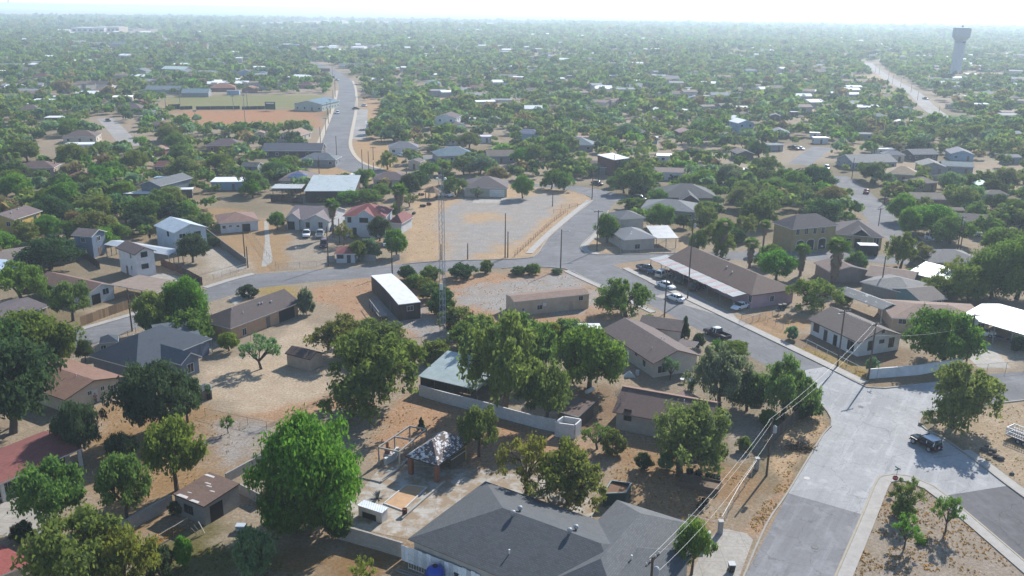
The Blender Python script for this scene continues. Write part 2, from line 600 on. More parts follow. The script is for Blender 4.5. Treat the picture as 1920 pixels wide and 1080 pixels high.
# soil zones in photo pixels: (colour, softness m, polygon)
STRAW = (200, 173, 140)
RUST = (190, 154, 122)
GRAVEL = (174, 171, 168)
SAND = (204, 186, 162)
ZONES = [
    (STRAW, 2.0, [(752, 492), (762, 400), (800, 345), (960, 340), (1060, 350), (1115, 372), (1035, 440), (1005, 482), (900, 489)]),
    (GRAVEL, 3.0, [(818, 400), (870, 372), (960, 372), (1040, 362), (1062, 375), (1030, 402), (1000, 440), (960, 462), (905, 468), (900, 489), (840, 492), (850, 450), (820, 430)]),
    (STRAW, 2.0, [(862, 402), (930, 398), (955, 412), (880, 420)]),
    (STRAW, 1.2, [(955, 476), (1040, 402), (1085, 380), (1110, 374), (1020, 458), (1000, 482)]),
    (RUST, 2.5, [(560, 545), (700, 522), (790, 524), (1060, 505), (1130, 548), (1140, 600), (1040, 612), (900, 640), (780, 640), (640, 600)]),
    (GRAVEL, 2.0, [(690, 568), (720, 545), (790, 570), (850, 635), (800, 650), (740, 610)]),
    (GRAVEL, 2.5, [(840, 545), (1000, 520), (1080, 512), (1120, 548), (1110, 590), (960, 592), (870, 580)]),
    ((172, 150, 90), 2.0, [(455, 548), (520, 535), (560, 540), (560, 560), (500, 560)]),
    (SAND, 2.0, [(400, 690), (470, 660), (560, 605), (640, 610), (640, 680), (590, 760), (440, 770), (380, 720)]),
    (RUST, 2.5, [(590, 785), (680, 760), (660, 730), (500, 760), (420, 770), (480, 790)]),
    (RUST, 2.0, [(690, 790), (790, 735), (900, 775), (980, 800), (1000, 850), (900, 880), (800, 830), (700, 860)]),
    ((170, 140, 102), 3.0, [(190, 750), (260, 760), (400, 770), (480, 800), (490, 880), (330, 940), (250, 1000), (150, 1000), (150, 860)]),
    (GRAVEL, 3.0, [(370, 790), (480, 800), (490, 860), (420, 890), (380, 850)]),
    ((112, 108, 62), 3.0, [(270, 1010), (360, 980), (470, 1010), (560, 1060), (560, 1100), (250, 1100)]),
    ((148, 120, 84), 3.0, [(480, 1000), (640, 1000), (760, 1060), (760, 1100), (500, 1100)]),
    ((168, 138, 104), 3.0, [(1090, 830), (1200, 830), (1260, 870), (1420, 870), (1330, 1000), (1180, 960), (1160, 900)]),
    (RUST, 2.0, [(900, 800), (1040, 810), (1100, 830), (1100, 870), (960, 860)]),
    ((150, 125, 98), 2.0, [(1090, 720), (1160, 730), (1150, 830), (1060, 810)]),
    ((176, 164, 148), 2.0, [(1360, 790), (1450, 760), (1440, 830), (1400, 870), (1345, 860)]),
    (RUST, 1.0, [(1398, 985), (1480, 880), (1490, 890), (1420, 1000), (1370, 1000)]),
    (STRAW, 1.0, [(1440, 870), (1480, 790), (1545, 770), (1550, 800), (1500, 870), (1475, 905)]),
    ((172, 160, 146), 2.0, [(1665, 905), (1720, 900), (1790, 960), (1960, 1090), (1960, 1130), (1590, 1130)]),
    ((196, 176, 150), 2.5, [(1770, 780), (1870, 762), (1960, 755), (1960, 950), (1860, 880), (1790, 820)]),
    (RUST, 1.0, [(1200, 510), (1160, 500), (1250, 545), (1290, 560), (1310, 590), (1270, 575), (1200, 530)]),
    ((186, 152, 112), 1.5, [(1385, 595), (1440, 585), (1520, 600), (1480, 640), (1450, 630)]),
    ((150, 130, 106), 1.5, [(1480, 640), (1560, 620), (1720, 660), (1700, 690), (1620, 705), (1560, 680)]),
    ((170, 148, 92), 1.0, [(1500, 655), (1530, 655), (1640, 700), (1620, 712)]),
    ((200, 184, 162), 2.0, [(1800, 690), (1840, 640), (1920, 640), (1920, 690)]),
    (STRAW, 2.0, [(1095, 455), (1115, 440), (1150, 462), (1270, 470), (1120, 475)]),
    (STRAW, 2.0, [(1270, 440), (1320, 450), (1310, 470), (1280, 470)]),
    ((176, 165, 150), 2.0, [(525, 440), (620, 440), (610, 500), (530, 500)]),
    ((180, 150, 112), 2.0, [(470, 410), (540, 410), (540, 500), (470, 512), (380, 420), (350, 385), (470, 395)]),
    ((196, 188, 176), 2.0, [(390, 450), (460, 480), (465, 505), (400, 520), (380, 490)]),
    ((176, 160, 136), 2.0, [(150, 580), (215, 560), (300, 555), (290, 570), (160, 612)]),
    ((176, 150, 112), 2.0, [(0, 420), (90, 430), (90, 445), (0, 470)]),
    ((190, 158, 116), 3.0, [(585, 300), (640, 310), (690, 330), (690, 345), (590, 335)]),
    ((190, 158, 116), 3.0, [(655, 290), (670, 265), (760, 270), (740, 330), (700, 322), (665, 305)]),
    ((196, 160, 120), 4.0, [(660, 290), (668, 230), (690, 180), (720, 190), (700, 270)]),
    ((140, 142, 88), 5.0, [(300, 183), (330, 180), (612, 178), (612, 202), (310, 207)]),
    ((190, 140, 100), 5.0, [(300, 196), (330, 190), (320, 206), (340, 208), (600, 205), (605, 240), (480, 245), (430, 242), (345, 225)]),
    ((160, 150, 92), 6.0, [(510, 228), (560, 222), (585, 232), (540, 240)]),
    (STRAW, 4.0, [(1500, 185), (1530, 180), (1535, 215), (1515, 225)]),
    (STRAW, 5.0, [(1600, 140), (1660, 140), (1670, 160), (1610, 158)]),
    (STRAW, 6.0, [(1795, 135), (1920, 138), (1920, 150), (1800, 148)]),
    (STRAW, 3.0, [(1690, 335), (1780, 330), (1920, 345), (1920, 355), (1760, 352)]),
    (STRAW, 3.0, [(1440, 330), (1540, 335), (1560, 350), (1450, 352)]),
    (STRAW, 4.0, [(1120, 195), (1175, 190), (1160, 205), (1120, 208)]),
    (STRAW, 6.0, [(780, 185), (900, 165), (910, 175), (800, 200)]),
    ((196, 172, 140), 40.0, [(430, 45), (600, 39), (1000, 45), (1100, 51), (760, 49), (480, 51)]),
    ((190, 160, 130), 40.0, [(0, 24), (120, 22), (300, 27), (290, 32), (0, 33)]),
    ((196, 176, 150), 5.0, [(570, 90), (700, 88), (700, 100), (580, 100)]),
]

def axis(segs):
    a = []
    for s0, s1, st in segs:
        n = max(1, int(round((s1 - s0) / st)))
        a += list(np.linspace(s0, s1, n, endpoint=False))
    a.append(segs[-1][1])
    return np.array(a)

def make_ground():
    gx = axis([(-24000, -4000, 2500), (-4000, -1200, 180), (-1200, -420, 26), (-420, -115, 7), (-115, 120, 1.0), (120, 420, 7), (420, 1200, 26), (1200, 4000, 180), (4000, 24000, 2500)])
    gy = axis([(-3000, 0, 750), (0, 70, 10), (70, 245, 1.0), (245, 420, 2.4), (420, 1000, 8), (1000, 2200, 24), (2200, 6000, 150), (6000, 24000, 1500)])
    X, Y = np.meshgrid(gx, gy)
    x, y = X.ravel(), Y.ravel()
    n = len(x)
    base = np.array(lin((172, 158, 138), 0.62))[:3]
    grn = np.array(lin((128, 118, 86), 0.55))[:3]
    red = np.array(lin((180, 154, 126), 0.62))[:3]
    a = fnoise(x, y, 17.0)
    b = fnoise(x + 500, y + 200, 45.0)
    col = np.repeat(base[None], n, 0)
    w = np.clip((a - 0.5) * 4, 0, 1)[:, None]
    col = col * (1 - w * 0.7) + red * w * 0.7
    w = np.clip((b - 0.5) * 4, 0, 1)[:, None]
    col = col * (1 - w * 0.8) + grn * w * 0.8
    # far scrub land: green brush broken by pale fields
    far = np.clip((y - 1500) / 1500, 0, 1)[:, None]
    brush = np.array(lin((104, 112, 84), 0.65))[:3]
    field = np.array(lin((176, 158, 128), 0.62))[:3]
    fb = np.clip((fnoise(x * 0.35, y, 420.0) - 0.56) * 9, 0, 1)[:, None]
    col = col * (1 - far) + (brush * (1 - fb) + field * fb) * far
    dx = (fnoise(x, y, 5.0) - 0.5)
    dy = (fnoise(x + 77, y + 19, 5.0) - 0.5)
    for c, soft, poly in ZONES:
        P = W2(poly)
        cc = np.array(lin(c, 0.62))[:3]
        x0, y0 = P.min(0) - 8
        x1, y1 = P.max(0) + 8
        sel = np.where((x > x0) & (x < x1) & (y > y0) & (y < y1))[0]
        if not len(sel):
            continue
        acc = np.zeros(len(sel))
        for k, (ox, oy) in enumerate(((0, 0), (.5, .3), (-.5, .4), (.3, -.5), (-.4, -.4))):
            acc += in_poly(x[sel] + dx[sel] * soft * 3 + ox * soft, y[sel] + dy[sel] * soft * 3 + oy * soft, P)
        acc /= 5
        acc *= 0.72 + 0.28 * np.clip(fnoise(x[sel] + 31, y[sel] + 5, 3.2) * 2.2 - 0.4, 0, 1)
        col[sel] = col[sel] * (1 - acc[:, None]) + cc * acc[:, None]
    nx, ny = len(gx), len(gy)
    me = bpy.data.meshes.new('ground')
    me.vertices.add(n)
    co = np.zeros((n, 3))
    co[:, 0], co[:, 1] = x, y
    me.vertices.foreach_set('co', co.ravel())
    i, j = np.meshgrid(np.arange(nx - 1), np.arange(ny - 1))
    q = (j * nx + i).ravel()
    quads = np.stack([q, q + 1, q + nx + 1, q + nx], 1)
    nf = len(quads)
    me.loops.add(nf * 4)
    me.polygons.add(nf)
    me.loops.foreach_set('vertex_index', quads.ravel())
    me.polygons.foreach_set('loop_start', np.arange(nf) * 4)
    at = me.attributes.new('Col', 'FLOAT_COLOR', 'POINT')
    at.data.foreach_set('color', np.concatenate([col, np.ones((n, 1))], 1).ravel())
    me.update(calc_edges=True)
    m, nt, bs, o = new_mat('soil')
    P = pos(nt)
    src = node(nt, 'ShaderNodeAttribute', attribute_name='Col').outputs[0]
    f = noise(nt, P, 2.4, 6, 0.78)
    k = mixrgb(nt, 1.0, src, (0.62, 0.58, 0.54, 1), 'MULTIPLY')
    k2 = mixrgb(nt, 1.0, src, (1.3, 1.28, 1.25, 1), 'MULTIPLY')
    c1 = mixrgb(nt, ramp(nt, f, [(0.36, 0.0), (0.62, 1.0)]), k, k2)
    f2 = noise(nt, P, 0.35, 5, 0.7)
    c2 = mixrgb(nt, ramp(nt, f2, [(0.42, 0.45), (0.62, 0.0)]), c1, mixrgb(nt, 1.0, src, (0.72, 0.66, 0.58, 1), 'MULTIPLY'))
    f3 = noise(nt, P, 16.0, 2, 0.7)
    c3 = mixrgb(nt, ramp(nt, f3, [(0.56, 0.0), (0.7, 0.5)]), c2, lin((112, 92, 66), 0.6))
    nt.links.new(c3, bs.inputs['Base Color'])
    bs.inputs['Roughness'].default_value = 0.95
    bs.inputs['Specular IOR Level'].default_value = 0.1
    bp = node(nt, 'ShaderNodeBump')
    bp.inputs['Strength'].default_value = 0.6
    bp.inputs['Distance'].default_value = 0.12
    nt.links.new(f, bp.inputs['Height'])
    nt.links.new(bp.outputs[0], bs.inputs['Normal'])
    me.materials.append(m)
    ob = bpy.data.objects.new('ground', me)
    COL.objects.link(ob)
    tag(ob, 'dry tan soil and sparse grass of the neighbourhood yards', 'ground', kind='structure')

make_ground()

# ------------------------------------------------------------------ roads, kerbs, pavements, slabs
def sheet(name, poly, z, m, label=None, cat='road', kind='structure', world_pts=None):
    P = world_pts or [G(x, y) for x, y in poly]
    mb = MB()
    area = sum(P[i].x * P[(i + 1) % len(P)].y - P[(i + 1) % len(P)].x * P[i].y for i in range(len(P)))
    if area < 0:
        P = P[::-1]
    from mathutils.geometry import tessellate_polygon
    vs = [(p.x, p.y, z) for p in P]
    mb.add(vs, [tuple(t) if (Vector(vs[t[1]]) - Vector(vs[t[0]])).cross(Vector(vs[t[2]]) - Vector(vs[t[0]])).z > 0 else tuple(reversed(t)) for t in tessellate_polygon([[Vector(v) for v in vs]])])
    o = mb.obj(name, m)
    return tag(o, label, cat, kind=kind)

def smooth_line(P, step=3.0):
    """Catmull-Rom through world points"""
    out = []
    n = len(P)
    for i in range(n - 1):
        p0, p1, p2, p3 = P[max(0, i - 1)], P[i], P[i + 1], P[min(n - 1, i + 2)]
        k = max(1, int((p2 - p1).length / step))
        for j in range(k):
            t = j / k
            out.append(0.5 * ((2 * p1) + (p2 - p0) * t + (2 * p0 - 5 * p1 + 4 * p2 - p3) * t * t + (3 * p1 - p0 - 3 * p2 + p3) * t ** 3))
    out.append(P[-1])
    return out

def offset(P, o):
    out = []
    for i, p in enumerate(P):
        d = (P[min(i + 1, len(P) - 1)] - P[max(i - 1, 0)])
        d.z = 0
        d.normalize()
        out.append(p + Vector((-d.y, d.x, 0)) * o)
    return out

def strip(name, line, o0, o1, z0, z1, m, parent=None, world_pts=False, step=3.0):
    """strip along a line of photo pixels between the sideways offsets o0 and o1; z1 > z0 makes it a solid slab"""
    P = line if world_pts else [G(x, y) for x, y in line]
    P = smooth_line(P, step)
    a, b = offset(P, min(o0, o1)), offset(P, max(o0, o1))
    mb = MB()
    n = len(P)
    if z1 is None:
        vs = [(p.x, p.y, z0) for p in a] + [(p.x, p.y, z0) for p in b]
        mb.add(vs, [(i, i + 1, n + i + 1, n + i) for i in range(n - 1)])
    else:
        vs = [(p.x, p.y, z0) for p in a] + [(p.x, p.y, z0) for p in b] + [(p.x, p.y, z1) for p in a] + [(p.x, p.y, z1) for p in b]
        f = [(2 * n + i, 2 * n + i + 1, 3 * n + i + 1, 3 * n + i) for i in range(n - 1)]
        f += [(i, i + 1, 2 * n + i + 1, 2 * n + i) for i in range(n - 1)] + [(n + i + 1, n + i, 3 * n + i, 3 * n + i + 1) for i in range(n - 1)]
        f += [(0, 2 * n, 3 * n, n), (n - 1, 2 * n - 1, 4 * n - 1, 3 * n - 1)]
        mb.add(vs, f)
    return mb.obj(name, m, parent)

def heading(p, q):
    d = G(*q) - G(*p)
    return round(math.atan2(d.y, d.x), 2)
ASPH = mat('asphalt', (138, 137, 138), 0.62, ang=heading((735, 508), (1000, 492)))
ASPH_S = mat('asphalt', (146, 145, 146), 0.66, ang=heading((1440, 982), (1548, 812)))
ASPH_E = mat('asphalt', (138, 137, 138), 0.62, ang=heading((1151, 497), (1545, 687)))
ASPH_OLD = mat('asphalt', (174, 173, 172), 0.74, ang=heading((1440, 982), (1548, 812)))
ASPH_DK = mat('asphalt', (122, 120, 121), 0.62, ang=heading((1775, 929), (1960, 1085)))
ASPH_PALE = mat('asphalt', (180, 174, 168), 0.6)
KERB = mat('plain', (190, 183, 172), 0.56)
WALK = mat('plain', (192, 186, 178), 0.62)

def road(o, label):
    return tag(o, label, 'road', kind='structure')

road(sheet('road', [(1478, 925), (1615, 964), (1640, 905), (1652, 893), (1675, 889), (1705, 893), (1735, 905), (1775, 929), (1888, 911), (1835, 870), (1770, 824), (1735, 806), (1722, 795), (1727, 781), (1748, 771), (1790, 764), (1786, 712), (1700, 722), (1640, 728), (1617, 723), (1545, 688), (1500, 695), (1520, 735), (1545, 762), (1560, 785), (1560, 800), (1545, 815)], 0.012, ASPH_OLD), 'pale worn paving of the street junction')
road(sheet('road', [(1478, 925), (1615, 964), (1562, 1085), (1500, 1240), (1320, 1240), (1395, 1085)], 0.008, ASPH_S), 'grey asphalt street running down to the bottom edge')
road(sheet('road', [(1775, 929), (1888, 911), (1980, 978), (2100, 1080), (2000, 1130), (1960, 1085)], 0.008, ASPH_DK), 'dark asphalt street in the lower right corner')
road(sheet('road', [(1786, 712), (1840, 702), (1920, 697), (2100, 686), (2100, 735), (1920, 748), (1870, 756), (1790, 764)], 0.008, ASPH), 'asphalt side street behind the white block wall')
NK = [(1151, 497), (1230, 536), (1336, 586), (1440, 636), (1545, 687)]
road(strip('road', NK, 0, -8.9, 0.016, None, ASPH_E), 'straight asphalt street past the striped carport')
road(sheet('road', [(1008, 478), (1030, 445), (1070, 410), (1112, 376), (1135, 365), (1157, 373), (1145, 390), (1120, 430), (1095, 453), (1088, 463), (1095, 473), (1120, 478), (1270, 475), (1290, 483), (1215, 487), (1160, 494), (1151, 497), (1240, 541), (1150, 545), (1095, 520), (1060, 504), (1000, 500), (940, 503), (940, 487), (990, 484)], 0.012, ASPH), 'asphalt fork where three streets meet beside the vacant lot')
R3T = [(940, 487), (830, 490), (735, 497), (600, 505), (480, 514), (437, 525), (390, 541), (320, 566), (250, 590), (125, 626), (0, 672), (-90, 710)]
R3B = [(-90, 760), (0, 712), (130, 664), (166, 650), (250, 618), (320, 592), (390, 567), (475, 541), (600, 527), (700, 520), (830, 510), (940, 503)]
road(sheet('road', R3T + R3B, 0.008, ASPH), 'asphalt street crossing left in front of the red-roofed house')
road(sheet('road', [(1112, 376), (1100, 366), (1075, 358), (1030, 352), (985, 350), (985, 344), (1035, 345), (1090, 350), (1135, 357), (1182, 372), (1157, 377)], 0.016, ASPH), 'curving asphalt street above the vacant gravel lot')
road(strip('road', [(1262, 481), (1420, 479), (1590, 482), (1680, 487), (1790, 476)], -4, 4, 0.004, None, ASPH), 'asphalt street behind the striped carport')
road(strip('road', [(1565, 330), (1597, 352), (1630, 385), (1668, 425), (1700, 452), (1752, 482)], -4.6, 4.6, 0.020, None, ASPH), 'asphalt street with a red car coming down from the right')
road(strip('road', [(1543, 276), (1522, 290), (1500, 308)], -4.5, 4.5, 0.008, None, ASPH), 'short length of street among the right-hand trees')
AV = [(585, 118), (606, 126), (628, 138), (646, 152), (650, 170), (646, 205), (633, 250), (628, 272), (634, 292), (652, 309), (690, 322), (735, 332)]
road(strip('road', AV, -5.8, 5.8, 0.008, None, ASPH), 'long asphalt avenue running up the left middle')
road(strip('road', [(1628, 118), (1636, 126), (1655, 140), (1682, 156), (1715, 175), (1740, 200), (1768, 220), (1790, 232)], -4.8, 4.8, 0.008, None, ASPH_PALE), 'pale concrete road below the water tower')
road(strip('road', [(196, 222), (215, 240), (245, 274)], -4, 4, 0.008, None, ASPH_PALE), 'short pale street left of the ballfield')
road(strip('road', [(765, 298), (830, 293), (900, 287), (985, 283)], -4, 4, 0.008, None, ASPH), 'narrow street beyond the vacant lot houses')

def pave(name, o, label, cat='pavement'):
    return tag(o, label, cat, kind='structure')

# kerbs and pavements
pave('kerb', strip('kerb', [(1215, 529), (1230, 536), (1336, 586), (1440, 636), (1545, 687), (1600, 715), (1625, 727), (1660, 729), (1712, 722)], 0.0, 0.22, 0, 0.15, KERB, step=1.5), 'pale kerb in front of the white corner house', 'kerb')
pave('pavement', strip('pavement', [(1165, 504), (1230, 536), (1336, 586), (1440, 636), (1545, 687), (1612, 720)], 0.24, 1.9, 0, 0.12, WALK), 'concrete pavement along the striped carport street')
pave('kerb', strip('kerb', [(1395, 1085), (1440, 982), (1478, 925), (1545, 815), (1560, 800), (1560, 785), (1545, 762), (1525, 742)], 0.0, 0.22, 0, 0.14, KERB, step=1.5), 'kerb left of the junction', 'kerb')
pave('kerb', strip('kerb', [(1530, 1160), (1562, 1085), (1615, 964), (1640, 905), (1652, 893), (1675, 889), (1705, 893), (1735, 905), (1775, 929), (1960, 1085)], 0.0, -0.25, 0, 0.15, mat('plain', (192, 181, 160), 0.6), step=1.0), 'yellowed kerb round the grassy triangle', 'kerb')
pave('pavement', strip('pavement', [(1530, 1160), (1562, 1085), (1615, 964), (1640, 905), (1652, 893), (1675, 889), (1705, 893), (1735, 905), (1775, 929), (1960, 1085)], -0.27, -1.75, 0, 0.12, WALK, step=1.0), 'concrete pavement round the grassy triangle')
pave('kerb', strip('kerb', [(1990, 985), (1888, 911), (1835, 870), (1770, 824), (1735, 806), (1722, 795), (1727, 781), (1748, 771), (1790, 764), (1870, 756), (1960, 745)], 0.0, -0.25, 0, 0.15, KERB, step=1.0), 'kerb round the corner beside the black off-roader', 'kerb')
pave('pavement', strip('pavement', [(1990, 985), (1888, 911), (1835, 870), (1800, 846)], -0.27, -1.6, 0, 0.11, WALK), 'concrete pavement on the lower right street')
pave('kerb', strip('kerb', [(755, 496), (830, 490), (940, 487), (990, 484), (1008, 476), (1030, 445), (1070, 410), (1112, 376), (1100, 367)], 0.0, 0.22, 0, 0.14, KERB, step=2), 'kerb along the vacant gravel lot', 'kerb')
pave('pavement', strip('pavement', [(1000, 476), (1030, 445), (1070, 410), (1112, 376)], 0.24, 2.0, 0, 0.11, WALK), 'concrete pavement beside the vacant gravel lot')
pave('kerb', strip('kerb', [(1140, 395), (1120, 430), (1095, 453), (1088, 463), (1095, 473), (1120, 478), (1270, 475)], 0.0, 0.3, 0, 0.14, KERB, step=1.5), 'kerb at the corner below the tarp-patched house', 'kerb')
pave('pavement', strip('pavement', [(1120, 432), (1096, 453), (1088, 463), (1095, 473), (1120, 478)], 0.32, 1.8, 0, 0.11, WALK, step=1.5), 'concrete corner pavement below the tarp-patched house')
pave('kerb', strip('kerb', [(940, 503), (1000, 500), (1060, 504), (1095, 520), (1150, 545), (1230, 584)], 0.0, -0.25, 0, 0.14, KERB), 'kerb in front of the tan trailer home lot', 'kerb')
pave('pavement', strip('pavement', [(1068, 507), (1095, 520), (1150, 545), (1232, 585)], -0.27, -1.7, 0, 0.11, WALK), 'concrete pavement in front of the tan trailer home lot')
pave('pavement', strip('pavement', [(100, 636), (125, 628), (250, 592), (320, 568)], 0.1, 1.6, 0, 0.1, WALK), 'concrete pavement below the wooden plank fence')
pave('pavement', strip('pavement', [(390, 541), (437, 526), (480, 515)], 0.1, 1.7, 0, 0.1, WALK), 'concrete pavement by the chain-link yard gate')
pave('pavement', strip('pavement', AV[4:10], -6.0, -8.0, 0, 0.1, mat('plain', (200, 186, 166), 0.7)), 'sandy footway left of the long avenue')
pave('pavement', strip('pavement', AV[3:11], 6.0, 7.6, 0, 0.1, mat('plain', (200, 186, 166), 0.7)), 'sandy footway right of the long avenue')
pave('pavement', sheet('pavement', [(655, 260), (668, 205), (690, 205), (686, 262)], 0.006, ASPH_PALE), 'pale parking strip beside the long avenue')

def slab(name, poly, label, z=0.02, m=CONC, cat='slab'):
    return pave(name, sheet(name, poly, z, m), label, cat)

slab('driveway', [(1330, 1010), (1352, 990), (1400, 1000), (1412, 1012), (1385, 1085), (1290, 1085)], 'concrete driveway beside the big grey shingle roof', cat='driveway')
slab('patio', [(690, 905), (720, 868), (770, 872), (905, 880), (1060, 905), (1120, 940), (1110, 975), (960, 930), (910, 905), (770, 1012), (660, 990), (630, 960)], 'cracked concrete patio round the ruined gazebo', z=0.02, m=mat('concrete', (196, 189, 178), 0.66, dirt=1), cat='patio')
slab('courtyard', [(0, 945), (40, 925), (80, 960), (120, 985), (60, 1005), (20, 1005), (-60, 1000), (-60, 960)], 'pale concrete courtyard below the left red roof', cat='courtyard')
slab('driveway', [(1835, 690), (1800, 655), (1850, 640), (1895, 690)], 'concrete driveway behind the chain-link gate on the right', cat='driveway')
slab('driveway', [(240, 520), (300, 512), (345, 520), (335, 532), (260, 528)], 'concrete apron in front of the white two-storey house', cat='driveway')
slab('footpath', [(495, 415), (503, 415), (506, 455), (512, 490), (498, 500), (490, 500), (497, 455)], 'narrow pale footpath beside the grey gabled house', cat='path')
slab('driveway', [(1225, 555), (1290, 545), (1375, 590), (1390, 605), (1370, 598)], 'shaded driveway under the striped carport', z=0.03, m=mat('concrete', (170, 164, 158), 0.7), cat='driveway')
slab('driveway', [(890, 373), (955, 372), (945, 380), (885, 381)], 'white concrete apron below the garage doors', cat='driveway')
slab('driveway', [(355, 632), (395, 615), (420, 640), (378, 668)], 'concrete drive between the slate-blue and orange houses', cat='driveway')
slab('driveway', [(428, 560), (470, 545), (485, 550), (440, 572)], 'concrete drive above the orange-walled house', cat='driveway')
slab('driveway', [(1700, 440), (1740, 445), (1745, 452), (1700, 450)], 'white concrete drive under the wide mesquite', cat='driveway')
for (mx, my) in ((1513, 897), (1528, 1026), (1614, 763)):
    c = G(mx, my)
    mb = MB().lathe([(0.42, 0.0), (0.42, 0.03), (0.38, 0.035)], 16, (c.x, c.y, 0.004))
    o = mb.obj('manhole_cover', mat('plain', (120, 118, 116) if my != 897 else (205, 200, 195), 0.75))
    tag(o, {897: 'pale round manhole cover on the junction paving', 1026: 'dark round manhole cover on the bottom street', 763: 'pale patch of a manhole in the middle of the junction'}[my], 'manhole')

# ------------------------------------------------------------------ buildings
FOOT = []            # (x, y, radius) of every building, kept clear by the scattered trees

class Block:
    """one box of a house: plan rectangle with edge AB (photo pixels at eave height h), depth W to the left of AB"""
    def __init__(s, A, B, C=None, h=2.8, L=None, W=None, z0=0.0, world=False):
        if not world:
            A, B = G(A[0], A[1], h), G(B[0], B[1], h)
            C = G(C[0], C[1], h) if C is not None else None
        A, B = Vector((A.x, A.y, 0)), Vector((B.x, B.y, 0))
        ab = B - A
        s.flip = False
        if C is not None:
            ac = Vector((C.x, C.y, 0)) - A
            cr = (ab.x * ac.y - ab.y * ac.x) / ab.length
            if cr < 0:
                A, B = B, A
                ab = -ab
                cr = -cr
                s.flip = True
            s.W = cr if W is None else W
        else:
            s.W = W
        s.L = ab.length if L is None else L
        s.ex = ab.normalized()
        if L is not None and s.flip:
            A = B - s.ex * L
        s.ey = Vector((-s.ex.y, s.ex.x, 0))
        s.A, s.h, s.z0 = A, h, z0
        c = s.fr(s.L / 2, s.W / 2, 0)
        FOOT.append((c.x, c.y, math.hypot(s.L, s.W) / 2))
    def fr(s, x, y, z):
        p = s.A + s.ex * x + s.ey * y
        return Vector((p.x, p.y, z))

def roof_surface(b, roof, rise):
    L, W, h = b.L, b.W, b.h
    e = [(0, 0, h), (L, 0, h), (L, W, h), (0, W, h)]
    if roof == 'gx':
        v = [(0, 0, h), (L, 0, h), (L, W, h), (0, W, h), (0, W / 2, h + rise), (L, W / 2, h + rise)]
        f = [(0, 1, 5, 4), (2, 3, 4, 5)]
        zf = lambda x, y: h + rise * (1 - abs(y - W / 2) / (W / 2))
    elif roof == 'gy':
        v = [(0, 0, h), (L, 0, h), (L, W, h), (0, W, h), (L / 2, 0, h + rise), (L / 2, W, h + rise)]
        f = [(1, 2, 5, 4), (3, 0, 4, 5)]
        zf = lambda x, y: h + rise * (1 - abs(x - L / 2) / (L / 2))
    elif roof == 'hip':
        if L >= W:
            k = W / 2 if L > W * 1.05 else L / 2 * 0.96
            v = e + [(k, W / 2, h + rise), (L - k, W / 2, h + rise)]
            f = [(0, 1, 5, 4), (1, 2, 5), (2, 3, 4, 5), (3, 0, 4)]
        else:
            k = L / 2 if W > L * 1.05 else W / 2 * 0.96
            v = e + [(L / 2, k, h + rise), (L / 2, W - k, h + rise)]
            f = [(0, 1, 4), (1, 2, 5, 4), (2, 3, 5), (3, 0, 4, 5)]
        m = min(L, W) / 2
        zf = lambda x, y: h + rise * min(1, min(x, L - x, y, W - y) / m)
    elif roof == 'hipl' or roof == 'hipr':       # hip one end, gable the other (ridge along x)
        k0 = W / 2 if roof == 'hipl' else 0
        k1 = W / 2 if roof == 'hipr' else 0
        v = e + [(k0, W / 2, h + rise), (L - k1, W / 2, h + rise)]
        f = [(0, 1, 5, 4), (2, 3, 4, 5)]
        f.append((3, 0, 4) if roof == 'hipl' else (1, 2, 5))
        zf = lambda x, y: h + rise * (1 - abs(y - W / 2) / (W / 2))
    elif roof == 'shed':
        v = [(0, 0, h), (L, 0, h), (L, W, h + rise), (0, W, h + rise)]
        f = [(0, 1, 2, 3)]
        zf = lambda x, y: h + rise * y / W
    elif roof == 'shedx':
        v = [(0, 0, h), (L, 0, h + rise), (L, W, h + rise), (0, W, h)]
        f = [(0, 1, 2, 3)]
        zf = lambda x, y: h + rise * x / L
    elif roof == 'barrel':
        n = 6
        v, f = [], []
        for i in range(n + 1):
            t = i / n
            z = h + rise * (1 - (2 * t - 1) ** 2)
            v += [(0, W * t, z), (L, W * t, z)]
        for i in range(n):
            f.append((2 * i, 2 * i + 1, 2 * i + 3, 2 * i + 2))
        zf = lambda x, y: h + rise * (1 - (2 * y / W - 1) ** 2)
    else:
        v = [(0, 0, h), (L, 0, h), (L, W, h), (0, W, h)]
        f = [(0, 1, 2, 3)]
        zf = lambda x, y: h
    return v, f, zf

def roof_mesh(b, v, f, t):
    mb = MB()
    n = len(v)
    top = [b.fr(*p) for p in v]
    bot = [b.fr(p[0], p[1], p[2] - t) for p in v]
    mb.add(top + bot, f + [], 0)
    mb.add(bot, [tuple(reversed(q)) for q in f], 1)
    edges = {}
    for q in f:
        for i in range(len(q)):
            a, c = q[i], q[(i + 1) % len(q)]
            edges[(a, c)] = 1
    for (a, c) in list(edges):
        if (c, a) not in edges:
            mb.add([top[a], top[c], bot[c], bot[a]], [(3, 2, 1, 0)], 1)
    return mb

